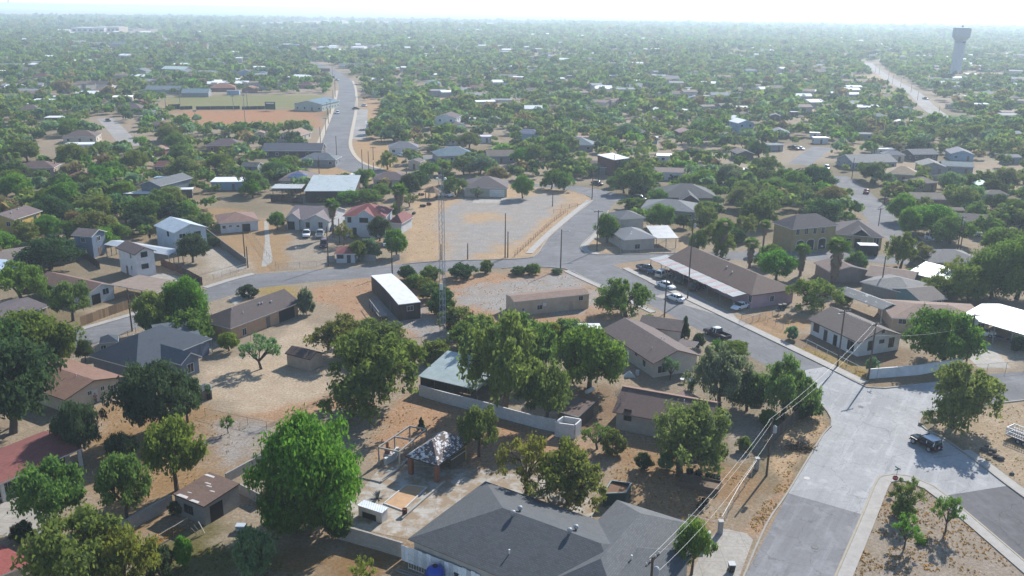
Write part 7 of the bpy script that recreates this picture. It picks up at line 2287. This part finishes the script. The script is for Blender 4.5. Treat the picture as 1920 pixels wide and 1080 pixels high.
# ramshackle pen of poles in the dry pen
pn = empty('pole_pen', G(310, 1020), 'ramshackle wooden pole pen full of dry grass', 'pen')
PP = pts_w([(275, 1030), (292, 1028), (318, 1012), (325, 1008), (355, 990)])
for a in PP:
    MB().tube(a, a + Vector((0, 0, 1.4)), .08, .06, 6).obj('post', WOOD, pn)
for a, b in zip(PP, PP[1:]):
    MB().tube(a + Vector((0, 0, 1.35)), b + Vector((0, 0, 1.4)), .06, .05, 6).obj('rail', mat('bark', (170, 158, 144)), pn)
    MB().tube(a + Vector((0, 0, .6)), b + Vector((0, 0, .65)), .04, .04, 6).obj('rail', WOOD, pn)
for (a, b) in (((372, 978), (384, 1000)), ((364, 985), (378, 1003)), ((358, 990), (370, 1002))):
    MB().beam(G(a[0], a[1], 1.6), G(b[0], b[1], .1), .12, .05).obj('leaning_board', mat('bark', (170, 164, 158)), pn)

# ------------------------------------------------------------------ ruined gazebo, pergola, oven, coop
b15 = Block((821, 873), (760, 855), (880, 826), 2.7)
gz = house('ruined gazebo with a peeling hip roof on brick pillars', 'gazebo', 'gazebo', b15.fr(b15.L / 2, b15.W / 2, 0))
block(gz, b15, 'hip', 1.9, roofc=(116, 100, 96), rm=mat('peeled', (112, 98, 94), lo=.57), open_=True, posts=0, trim=TRIM_DARK)
BRICKM = mat('brick', (166, 112, 88))
corn = [(.5, .5), (b15.L - .5, .5), (b15.L - .5, b15.W - .5), (.5, b15.W - .5)]
for i, (x, y) in enumerate(corn):
    pp = b15.fr(x, y, 0)
    sc_ = proj(pp)
    s_ = .28 if sc_[0] < 830 else .16
    MB().fbox(b15.fr, x - s_, y - s_, 0, x + s_, y + s_, 2.6).obj('pillar', BRICKM if sc_[0] < 830 else mat('plain', (196, 174, 92)), gz)
MB().fbox(b15.fr, .8, .35, 0, b15.L - .9, .5, 1.2) if False else None
pl_ = empty('side_panel', b15.fr(b15.L / 2, b15.W - .5, 0), 'low yellow-framed panel wall on the right of the gazebo', 'panel')
pA, pB = G(846, 880), G(872, 862)
MB().beam(pA + Vector((0, 0, .9)), pB + Vector((0, 0, .9)), .12, 1.8).obj('board', mat('plain', (110, 100, 88)), pl_)
MB().beam(pA + Vector((0, 0, 1.4)) * 1.0, pB + Vector((0, 0, 1.4)), .16, .1).obj('frame', TRIM, pl_)
pg = empty('pergola', G(745, 860), 'bare grey pergola frame beside the gazebo', 'pergola')
PGC = [(711, 873), (749, 882), (800, 838), (769, 832)]
tops = []
GW_ = mat('bark', (172, 166, 158))
for (x, y) in PGC:
    p = G(x, y)
    MB().beam(p, p + Vector((0, 0, 2.7)), .2, .2).obj('post', GW_, pg)
    tops.append(p + Vector((0, 0, 2.7)))
mid = [(tops[1] + tops[2]) / 2, (tops[0] + tops[3]) / 2]
for q in mid:
    MB().beam(Vector((q.x, q.y, 0)), q, .18, .18).obj('post', GW_, pg)
for a, b in ((0, 1), (1, 2), (2, 3), (3, 0)):
    MB().beam(tops[a], tops[b], .16, .22).obj('beam', GW_, pg)
MB().beam(mid[0], mid[1], .16, .2).obj('beam', GW_, pg)
ov = empty('brick_oven', G(728, 862), 'brick barbecue oven with chimney under the pergola', 'oven')
p = G(727, 862)
MB().box(p.x - .5, p.y - .5, 0, p.x + .5, p.y + .5, 1.0).obj('hearth', mat('plain', (204, 200, 196)), ov)
MB().box(p.x - .35, p.y - .3, 1.0, p.x + .35, p.y + .35, 1.7).obj('oven_body', BRICKM, ov)
MB().box(p.x - .18, p.y - .15, 1.7, p.x + .2, p.y + .2, 2.7).obj('chimney', BRICKM, ov)
for (a, b) in (((722, 872), (738, 862)), ((738, 862), (746, 850))):
    MB().beam(G(*a) + Vector((0, 0, .5)), G(*b) + Vector((0, 0, .5)), .4, 1.0).obj('counter', TRIM, ov)
r, b = H('low white animal coop with a bent metal roof', (716, 962), (669, 947), (730, 952), 1.5, name='coop', cat='coop', roof='flat', roofc=(222, 226, 228), rk='metal', rm=mat('metal', (222, 226, 228), .85, rust=.5), wall=(226, 222, 216), o=.12, t=.07, wins=[(692, 966, 2.0, .7, 'opening_shade')])
pe = empty('sand_bed', G(762, 945), 'bare orange earth bed framed by low kerbs on the patio', 'bed')
bed = pts_w([(720, 945), (762, 910), (800, 915), (755, 958)])
MB().add([p + Vector((0, 0, .06)) for p in bed], [(3, 2, 1, 0)]).obj('soil', mat('plain', (206, 166, 126), .7), pe)
for a, b in zip(bed, bed[1:] + bed[:1]):
    MB().beam(a + Vector((0, 0, .08)), b + Vector((0, 0, .08)), .18, .16).obj('kerb_edge', mat('plain', (206, 202, 196)), pe)
# patio kerbs
for i, ln in enumerate(([(716, 906), (748, 882), (768, 862)], [(755, 975), (800, 935), (836, 905)])):
    o = strip('kerb', ln, 0, .25, 0.02, .28, mat('plain', (176, 172, 164)))
    tag(o, ['low concrete edge left of the orange earth bed', 'low concrete edge right of the orange earth bed'][i], 'kerb', kind='structure')
ag = empty('agave', G(708, 934), 'grey withered agave on the patio', 'plant', world=False)
mb = MB()
for k in range(16):
    t = k * 2.4
    el = .3 + (k % 4) * .25
    q = Vector((math.cos(t) * math.cos(el), math.sin(t) * math.cos(el), math.sin(el))) * 1.1
    sd = Vector((-math.sin(t), math.cos(t), 0)) * .1
    mb.add([sd * -1, sd, q * .6 + sd, q, q * .6 - sd], [(0, 1, 2, 3, 4)])
o = mb.obj('leaves', mat('plain', (128, 130, 132), .7)); o.parent = ag
dr = empty('rusty_drum', G(759, 966), 'rusty barrel at the corner of the patio kerb', 'drum')
p = G(759, 966)
MB().lathe([(.3, .02), (.31, .3), (.3, .32), (.31, .6), (.3, .88), (.26, .88), (.26, .8)], 14, p).obj('barrel', mat('plain', (96, 54, 44)), dr)

# ------------------------------------------------------------------ small yard things
bt = empty('water_tank', G(816, 1088), 'big glossy blue plastic water tank by the white sheet fence', 'tank')
p = G(816, 1088)
MB().lathe([(.75, 0), (.95, .25), (1.05, .6), (1.05, 1.0), (.85, 1.45), (.45, 1.7), (.3, 1.75)], 20, p).obj('shell', mat('smooth', (44, 74, 168), .8, .3), bt, smooth=True)
MB().lathe([(.28, 1.74), (.28, 1.86), (.1, 1.9)], 12, p).obj('lid', mat('smooth', (30, 34, 52), .8), bt)
ld = empty('ladder', G(765, 1076), 'grey aluminium ladder lying on the ground', 'ladder')
a, b = G(745, 1070), G(790, 1084)
dd = (b - a).normalized(); sd = Vector((-dd.y, dd.x, 0)) * .22
for s in (-1, 1):
    MB().beam(a + sd * s + Vector((0, 0, .1)), b + sd * s + Vector((0, 0, .1)), .06, .08).obj('rail', STEEL, ld)
for k in range(12):
    q = a + (b - a) * ((k + .5) / 12) + Vector((0, 0, .1))
    MB().beam(q - sd, q + sd, .04).obj('rung', STEEL, ld)
gt = empty('iron_gate', G(780, 1068), 'white ornamental iron gate leaning on the sheet fence', 'gate')
a, b = G(766, 1066), G(795, 1077)
for t in np.linspace(0, 1, 7):
    q = a + (b - a) * float(t)
    MB().beam(q, q + Vector((0, .25, 1.7)), .04).obj('bar', TRIM, gt)
for z in (.1, 1.0, 1.65):
    MB().beam(a + Vector((0, .15 * z, z)), b + Vector((0, .15 * z, z)), .05).obj('rail', TRIM, gt)
for x, y, lab in ((1371, 1072, 'dark wheelie bin with a grey lid on the bottom driveway'), (858, 1088, 'black bin against the white sheet fence'), (1697, 427, 'dark wheelie bin on the right-hand street verge'), (1462, 580, 'dark bin beside the pink apartments'), (1470, 579, 'second dark bin beside the pink apartments')):
    p = G(x, y)
    e = empty('wheelie_bin', p, lab, 'bin')
    MB().hexa([(p.x - .26, p.y - .3, .08), (p.x + .26, p.y - .3, .08), (p.x + .26, p.y + .3, .08), (p.x - .26, p.y + .3, .08)], [(p.x - .34, p.y - .38, 1.0), (p.x + .34, p.y - .38, 1.0), (p.x + .34, p.y + .38, 1.0), (p.x - .34, p.y + .38, 1.0)]).obj('body', mat('smooth', (52, 54, 52), .8, .5), e)
    MB().box(p.x - .37, p.y - .42, 1.0, p.x + .37, p.y + .4, 1.09).obj('lid', mat('smooth', (176, 180, 182) if y > 1000 and x > 1000 else (60, 62, 62), .7, .4), e)
    for s in (-.3, .3):
        MB().tube((p.x + s - .04, p.y + .32, .12), (p.x + s + .04, p.y + .32, .12), .12, n=10).obj('wheel', RUBBER, e)
# dumpster
dq = [G(1130, 950), G(1172, 948), G(1182, 930), G(1145, 925)]
ds = empty('dumpster', dq[0], 'dark green open dumpster full of brown brush', 'dumpster')
for a, b in zip(dq, dq[1:] + dq[:1]):
    d = (b - a).normalized() * .06
    MB().beam(a + d + Vector((0, 0, .95)), b - d + Vector((0, 0, .95)), .1, 1.7).obj('side', mat('plain', (38, 62, 58)), ds)
    MB().beam(a + Vector((0, 0, 1.83)), b + Vector((0, 0, 1.83)), .16, .1).obj('rim', mat('plain', (150, 160, 158)), ds)
MB().add([p + Vector((0, 0, 1.45 + .2 * (i % 2))) for i, p in enumerate(dq)], [(0, 1, 2, 3)]).obj('brush_load', mat('plain', (128, 94, 66)), ds)
# propane tank
pt = empty('propane_tank', G(1105, 742), 'white cylindrical propane tank under the round green tree', 'tank')
p = G(1098, 742); q = G(1113, 734)
dd = (q - p).normalized()
mb = MB()
ln = (q - p).length
prof = [(.05, 0), (.22, .06), (.32, .18), (.35, .35), (.35, ln - .35), (.32, ln - .18), (.22, ln - .06), (.05, ln)]
a_ = Vector((0, 0, 1)); b_2 = dd.cross(a_)
mb.loft([[p + dd * z + Vector((0, 0, .55)) + (a_ * math.cos(2 * math.pi * i / 12) + b_2 * math.sin(2 * math.pi * i / 12)) * r_ for i in range(12)] for r_, z in prof])
mb.obj('shell', mat('smooth', (226, 224, 220), .8, .4), pt, smooth=True)
for t in (.25, .75):
    s = p + dd * ln * t
    MB().beam(s + b_2 * .25, s + b_2 * .25 + Vector((0, 0, .35)), .12).obj('foot', STEEL, pt)
    MB().beam(s - b_2 * .25, s - b_2 * .25 + Vector((0, 0, .35)), .12).obj('foot', STEEL, pt)
# raised beds and black pots
for i, ln in enumerate(([(1271, 912), (1345, 928), (1352, 912), (1278, 897)],)):
    P = pts_w(ln)
    e = empty('raised_bed', P[0], 'long wooden raised planting bed in the shade', 'planter')
    for a, b in zip(P, P[1:] + P[:1]):
        d = (b - a).normalized() * .04
        MB().beam(a + d + Vector((0, 0, .4)), b - d + Vector((0, 0, .4)), .08, .8).obj('board', mat('bark', (108, 92, 80)), e)
    MB().add([p + Vector((0, 0, .55)) for p in P], [(0, 1, 2, 3)]).obj('soil', mat('plain', (120, 100, 80)), e)
for i, (x, y) in enumerate(((1293, 887), (1310, 891), (1329, 895), (1344, 899), (1313, 954), (1322, 943))):
    p = G(x, y)
    e = empty('black_pot', p, None, 'pot', 'black plant pots in the shady yard')
    MB().lathe([(.38, 0), (.48, .25), (.5, .5), (.42, .5), (.36, .3)], 12, p).obj('pot', mat('smooth', (30, 30, 32), .8, .6), e)
    MB().ball((p.x, p.y, .5), .3, .3, .2, 7, 4).obj('plant_tuft', mat('plain', (70, 80, 54)), e)
    auto_label(e, 'black tyre-like plant pot', x, y)
# brush pile
bp_ = empty('brush_pile', G(1500, 842), 'heap of dry brown brush on the street verge', 'brush pile', world=False)
rs = np.random.RandomState(4)
cen = rs.randn(420, 3) * np.array([.9, .6, .22]) + np.array([0, 0, .3]); cen[:, 2] = np.abs(cen[:, 2])
nn = rs.randn(420, 3); nn /= np.linalg.norm(nn, axis=1)[:, None]
o = bpy.data.objects.new('twigs', quads_mesh('twigs', leaf_quads(cen, nn, np.full(420, .07), rs, 4.0), mat('bark', (96, 78, 62)))); COL.objects.link(o); o.parent = bp_
# signs
def sign(x, yb, yt, kind, label, face):
    p = G(x, yb)
    h = max(2.2, top_z(p, x, yt))
    e = empty('street_sign', p, label, 'sign')
    MB().tube(p, p + Vector((0, 0, h)), .03, n=6).obj('post', STEEL, e)
    f = Vector((math.cos(face), math.sin(face), 0)); s = Vector((-f.y, f.x, 0))
    if kind == 'stop':
        c = p + Vector((0, 0, h - .35))
        ring_ = lambda r, o: [c + f * o + (s * math.cos(math.pi / 8 + k * math.pi / 4) + Vector((0, 0, 1)) * math.sin(math.pi / 8 + k * math.pi / 4)) * r for k in range(8)]
        pl = MB().loft([ring_(.38, .035), ring_(.38, .05)]).obj('plate', mat('smooth', (176, 176, 178), .7), e)
        MB().loft([ring_(.38, .052), ring_(.38, .056)]).obj('border', TRIM, pl)
        MB().loft([ring_(.345, .058), ring_(.345, .062)]).obj('red_face', mat('smooth', (170, 32, 36), .85), pl)
        cu = bpy.data.curves.new('word', 'FONT')
        cu.body = 'STOP'
        cu.size = .26
        cu.align_x = 'CENTER'; cu.align_y = 'CENTER'
        to = bpy.data.objects.new('word', cu)
        COL.objects.link(to)
        me = bpy.data.meshes.new_from_object(to)
        bpy.data.objects.remove(to)
        wo = bpy.data.objects.new('lettering', me)
        COL.objects.link(wo)
        me.materials.append(TRIM)
        m_ = Matrix((s, Vector((0, 0, 1)), f)).transposed().to_4x4()
        m_.translation = (c - p) + f * .066
        wo.matrix_world = m_
        wo.parent = pl
    else:
        for k, a in ((0, s), (1, f)):
            MB().beam(p + Vector((0, 0, h - .05 - .2 * k)) - a * .45, p + Vector((0, 0, h - .05 - .2 * k)) + a * .45, .02, .18).obj('name_blade', mat('smooth', (40, 110, 90), .8, .4), e)
sign(1675, 920, 893, 'stop', 'red stop sign at the tip of the grassy triangle', -1.9)
sign(1523, 768, 730, 'stop', 'stop sign seen from behind at the junction corner', 1.2)
sign(1643, 716, 678, 'name', 'thin street name sign by the white wall', .4)
sign(1679, 905, 885, 'name', 'street name blades above the grassy triangle tip', .4)
# gate pillars, slab stack, kiosk, tarp, boulders, rocks
for x, y, lb in ((1350, 1000, 'square cement gate pillar by the driveway'), (1326, 1022, 'second cement gate pillar by the glossy tree'), (1418, 880, 'cement end pillar of the pale-railed fence')):
    p = G(x, y)
    e = empty('gate_pillar', p, lb, 'pillar')
    MB().box(p.x - .25, p.y - .25, 0, p.x + .25, p.y + .25, 1.6).obj('shaft', BLOCK, e)
    MB().box(p.x - .31, p.y - .31, 1.6, p.x + .31, p.y + .31, 1.72).obj('cap', mat('plain', (190, 186, 180)), e)
e = empty('slab_stack', G(452, 995), 'two pale blue slabs stacked on bricks in the shade', 'slabs')
p = G(452, 995)
for k in range(2):
    MB().box(p.x - .55, p.y - .4, .25 + .4 * k, p.x + .55, p.y + .4, .4 + .4 * k).obj('slab', mat('plain', (186, 196, 206)), e)
    for s in (-.4, .4):
        MB().box(p.x + s - .1, p.y - .3, 0 if k == 0 else .4, p.x + s + .1, p.y + .3, .25 + .4 * k).obj('support', BLOCK, e)
kq = G(812, 372)
ks = empty('kiosk', kq, 'small thatched kiosk on posts above the vacant lot', 'kiosk')
MB().lathe([(3.2, 2.3), (2.9, 2.35), (.2, 4.0)], 10, kq).obj('thatch_roof', mat('bark', (128, 104, 84)), ks)
for k in range(6):
    t = k * math.pi / 3
    MB().tube((kq.x + 2.4 * math.cos(t), kq.y + 2.4 * math.sin(t), 0), (kq.x + 2.4 * math.cos(t), kq.y + 2.4 * math.sin(t), 2.5), .12).obj('post', WOOD, ks)
for i, (x, y, w_, c_) in enumerate(((793, 388, 2.2, (70, 64, 70)), (803, 384, 1.6, (110, 60, 56)), (775, 402, 1.4, (60, 60, 62)), (768, 412, 1.3, (56, 56, 60)), (790, 366, 1.6, (120, 60, 56)))):
    p = G(x, y)
    e = empty('scrap_heap', p, None, 'scrap', 'scrap along the left edge of the vacant lot')
    for k in range(4):
        MB().ball((p.x + R.uniform(-.8, .8) * w_ * .5, p.y + R.uniform(-.5, .5), .4), .5 * w_ * .6, .45, .42, 7, 5).obj('scrap_piece', mat('plain', c_, .8), e)
    auto_label(e, 'dark heap of scrap', x, y)
for i, (x, y) in enumerate(((1726, 797), (1738, 793), (1752, 790), (1768, 788), (1845, 845), (1856, 852), (1868, 858), (1876, 862), (1897, 890), (1850, 838), (1862, 848))):
    p = G(x, y)
    rr = R.uniform(.3, .6) * (1.5 if i == 2 or i == 3 else 1)
    mb = MB().ball((0, 0, rr * .4), rr, rr * .8, rr * .6, 8, 5)
    mb.v = [(a * R.uniform(.85, 1.15) + p.x, b * R.uniform(.85, 1.15) + p.y, c) for a, b, c in mb.v]
    o = mb.obj('boulder', mat('plain', (140, 132, 124) if i < 4 else (92, 84, 78), .75))
    o['category'] = 'boulder'; o['group'] = 'rocks along the corner lot'
    auto_label(o, 'pale boulder' if i < 4 else 'dark rock', x, y)
# satellite dishes, AC unit, junk by the cream house
for i, (x, y, c_, lb) in enumerate(((1180, 706, (196, 208, 214), 'folded pale tarp heap beside the cream house'), (1195, 703, (206, 206, 204), 'white drum among the junk by the cream house'), (1280, 718, (216, 216, 214), 'white plastic table in the yard behind the cream house'), (1300, 716, (226, 226, 226), 'white door panel leaning in the yard'), (1408, 752, (196, 198, 200), 'upturned washbasin under the junction corner trees'), (1420, 760, (170, 176, 180), 'pale chest by the junction corner trees'))):
    p = G(x, y)
    e = empty(['tarp_heap', 'drum', 'plastic_table', 'door_panel', 'washbasin', 'chest'][i], p, lb, ['tarp', 'drum', 'table', 'panel', 'basin', 'chest'][i])
    m_ = mat('plain', c_, .8)
    if i == 0:
        MB().add([(p.x - 1, p.y - .4, 0), (p.x + 1, p.y - .5, 0), (p.x + .9, p.y + .6, 0), (p.x - .9, p.y + .6, 0), (p.x - .1, p.y, 1.1)], [(0, 1, 4), (1, 2, 4), (2, 3, 4), (3, 0, 4)]).obj('sheet', m_, e)
    elif i == 1:
        MB().lathe([(.3, 0), (.32, .4), (.3, .85), (.2, .88)], 12, p).obj('shell', m_, e)
    elif i == 2:
        MB().lathe([(.5, .68), (.52, .7), (.5, .73)], 14, p).obj('top', m_, e)
        for k in range(4):
            t = k * 1.57 + .7
            MB().tube((p.x + .4 * math.cos(t), p.y + .4 * math.sin(t), 0), (p.x + .3 * math.cos(t), p.y + .3 * math.sin(t), .7), .04).obj('leg', m_, e)
    elif i == 3:
        MB().hexa([(p.x - 1, p.y - .4, .3), (p.x + 1, p.y - .6, .3), (p.x + 1, p.y - .5, .25), (p.x - 1, p.y - .3, .25)], [(p.x - 1, p.y + .3, .8), (p.x + 1, p.y + .1, .8), (p.x + 1, p.y + .2, .75), (p.x - 1, p.y + .4, .75)]).obj('panel', m_, e)
        MB().box(p.x - .8, p.y - .1, 0, p.x + .8, p.y + .1, .4).obj('block', BLOCK, e)
    elif i == 4:
        MB().lathe([(.2, 0), (.3, .5), (.6, .65), (.62, .7), (.5, .66)], 12, p).obj('bowl', m_, e)
    else:
        MB().box(p.x - .7, p.y - .35, 0, p.x + .7, p.y + .35, .7).obj('box', m_, e)
        MB().box(p.x - .73, p.y - .38, .7, p.x + .73, p.y + .38, .8).obj('lid', TRIM, e)

# ------------------------------------------------------------------ person in the doorway of the tan house
def person(loc, face):
    e = empty('person', loc, 'person in a red shirt and dark trousers standing at the tan house door', 'person', rz=face, world=False)
    def skin(name, verts, edges, rad, m, parent, root=0):
        me = bpy.data.meshes.new(name)
        me.from_pydata(verts, edges, [])
        o = bpy.data.objects.new(name, me)
        COL.objects.link(o)
        o.parent = parent
        me.materials.append(m)
        md = o.modifiers.new('skin', 'SKIN')
        md.use_smooth_shade = True
        for v, r_ in zip(me.skin_vertices[0].data, rad):
            v.radius = r_ if hasattr(r_, '__len__') else (r_, r_)
        me.skin_vertices[0].data[root].use_root = True
        sb_ = o.modifiers.new('sub', 'SUBSURF')
        sb_.levels = sb_.render_levels = 1
        return o
    V = [(0, 0, .95), (0, 0, 1.15), (0, 0, 1.38), (0, 0, 1.5), (0, .01, 1.58), (0, .015, 1.7)]
    Ed = [(0, 1), (1, 2), (2, 3), (3, 4), (4, 5)]
    Rd = [(.15, .1), (.14, .1), (.16, .1), (.06, .06), (.085, .095), (.075, .09)]
    for s in (-1, 1):
        k = len(V)
        V += [(s * .2, 0, 1.4), (s * .25, .0, 1.14), (s * .24, .08, .92), (s * .235, .11, .82)]
        Ed += [(2, k), (k, k + 1), (k + 1, k + 2), (k + 2, k + 3)]
        Rd += [.055, .045, .036, (.04, .02)]
        for fx, fl in ((-.03, .08), (-.01, .095), (.012, .09), (.032, .07)):
            q = len(V)
            V += [(s * .235 + fx, .125, .82 - fl)]
            Ed += [(k + 3, q)]; Rd += [.009]
        q = len(V)
        V += [(s * .2, .14, .78)]; Ed += [(k + 3, q)]; Rd += [.01]
        k = len(V)
        V += [(s * .09, 0, .88), (s * .1, .02, .48), (s * .1, 0, .08), (s * .11, .13, .04)]
        Ed += [(0, k), (k, k + 1), (k + 1, k + 2), (k + 2, k + 3)]
        Rd += [.085, .06, .042, (.045, .03)]
    b = skin('body', V, Ed, Rd, mat('smooth', (170, 124, 100), .8, .6), e)
    SV = [(0, 0, .93), (0, 0, 1.15), (0, 0, 1.38), (0, 0, 1.47)]
    SE = [(0, 1), (1, 2), (2, 3)]
    SR = [(.165, .115), (.155, .112), (.175, .115), (.07, .07)]
    for s in (-1, 1):
        k = len(SV)
        SV += [(s * .2, 0, 1.4), (s * .245, 0, 1.2)]; SE += [(2, k), (k, k + 1)]; SR += [.07, .062]
    skin('shirt', SV, SE, SR, mat('plain', (160, 44, 48), .8), e)
    TV = [(0, 0, .95)]; TE = []; TR = [(.16, .112)]
    for s in (-1, 1):
        k = len(TV)
        TV += [(s * .09, 0, .85), (s * .1, .02, .48), (s * .1, 0, .1)]; TE += [(0, k), (k, k + 1), (k + 1, k + 2)]; TR += [.098, .075, .06]
    skin('trousers', TV, TE, TR, mat('plain', (44, 44, 54), .8), e)
    hb = MB().ball((0, -.01, 1.72), .095, .108, .075, 10, 6)
    o = hb.obj('hair', mat('plain', (40, 32, 28), .8), None, smooth=True); o.parent = e
    for s in (-1, 1):
        o = MB().ball((s * .032, .1, 1.66), .011, .008, .008, 6, 4).obj('eye', DARK, None); o.parent = e
    o = MB().ball((0, .112, 1.635), .014, .022, .02, 6, 4).obj('nose', mat('smooth', (170, 124, 100), .8, .6), None); o.parent = e
    o = MB().box(-.024, .1, 1.593, .024, .108, 1.601).obj('mouth', mat('smooth', (130, 70, 66), .8), None); o.parent = e
    return e
person(PERSON_AT, math.pi + .35)

# ------------------------------------------------------------------ dry grass tufts
def tufts():
    rs = np.random.RandomState(8)
    areas = [([(1640, 930), (1668, 908), (1720, 905), (1790, 965), (1960, 1095), (1590, 1120)], 3000, (176, 140, 92)), ([(1400, 985), (1480, 880), (1495, 892), (1425, 1000)], 700, (180, 150, 112)), ([(1440, 870), (1480, 790), (1545, 770), (1550, 800), (1475, 905)], 600, (180, 150, 112)),
             ([(560, 545), (700, 522), (1060, 505), (1130, 548), (1140, 600), (900, 640), (640, 600)], 2600, (184, 142, 96)), ([(955, 478), (1040, 404), (1100, 378), (1010, 470)], 700, (196, 160, 110)), ([(690, 790), (790, 735), (980, 800), (1000, 850), (900, 880), (700, 860)], 900, (184, 142, 96)),
             ([(270, 1012), (330, 985), (350, 990), (280, 1030)], 700, (200, 156, 96)), ([(1090, 840), (1200, 840), (1260, 890), (1420, 880), (1330, 1000), (1180, 960)], 1200, (178, 146, 104)), ([(200, 760), (400, 775), (480, 800), (330, 940), (160, 1000)], 1100, (172, 140, 98)),
             ([(1775, 785), (1920, 758), (1960, 940), (1800, 825)], 700, (170, 148, 112)), ([(300, 1040), (470, 1010), (560, 1080), (300, 1100)], 1100, (104, 128, 64)), ([(1510, 655), (1640, 706), (1620, 714), (1500, 660)], 500, (180, 156, 90)), ([(752, 490), (762, 400), (830, 380), (850, 450), (840, 490)], 600, (198, 162, 112)), ([(1640, 940), (1700, 910), (1760, 1000), (1700, 1080), (1600, 1090)], 700, (150, 120, 84))]
    Vs, Cs = [], []
    for poly, n, c in areas:
        P = W2(poly)
        lo, hi = P.min(0), P.max(0)
        x = rs.uniform(lo[0], hi[0], n * 3); y = rs.uniform(lo[1], hi[1], n * 3)
        k = in_poly(x, y, P) & (fnoise(x * 3, y * 3, 6) > .42)
        x, y = x[k][:int(n * .4)], y[k][:int(n * .4)]
        m = len(x)
        nb = 7
        r_ = rs.uniform(.04, .13, m)
        ang = rs.uniform(0, 6.28, (m, nb))
        cen = np.stack([x[:, None] + np.cos(ang) * r_[:, None] * .6, y[:, None] + np.sin(ang) * r_[:, None] * .6, np.repeat(r_[:, None] * .55, nb, 1)], 2).reshape(-1, 3)
        nn = np.stack([np.cos(ang + 1.57), np.sin(ang + 1.57), rs.uniform(-.2, .6, (m, nb))], 2).reshape(-1, 3)
        nn /= np.linalg.norm(nn, axis=1)[:, None]
        Vs.append(leaf_quads(cen, nn, np.repeat(r_, nb) * .55, rs, 1.2))
        Cs.append(np.repeat(np.array([lin(c, 1.0)[:3]]) * rs.uniform(.6, 1.15, m)[:, None], nb, 0))
    o = bpy.data.objects.new('dry_grass', quads_mesh('dry_grass', np.concatenate(Vs), LEAF_FAR, np.concatenate(Cs)))
    COL.objects.link(o)
    tag(o, 'dry straw-coloured grass tufts on the verges and vacant lots', 'grass', kind='stuff')
tufts()

# ------------------------------------------------------------------ haze
mb = MB().box(-24500, -3500, -1.5, 24500, 24500, 74)
hz = mb.obj('haze', [], uv=False)
hm = bpy.data.materials.new('haze')
hm.use_nodes = True
nt = hm.node_tree
nt.nodes.clear()
ho = nt.nodes.new('ShaderNodeOutputMaterial')
hv = nt.nodes.new('ShaderNodeVolumePrincipled')
hv.inputs['Color'].default_value = (*HAZE_COLOR, 1)
hv.inputs['Density'].default_value = HAZE_DENSITY
hv.inputs['Anisotropy'].default_value = 0.3
nt.links.new(hv.outputs[0], ho.inputs['Volume'])
hz.data.materials.append(hm)
tag(hz, 'pale dusty haze lying over the whole town', 'haze', kind='stuff')

finish_labels()
for o in bpy.data.objects:
    if '_w' in o:
        del o['_w']
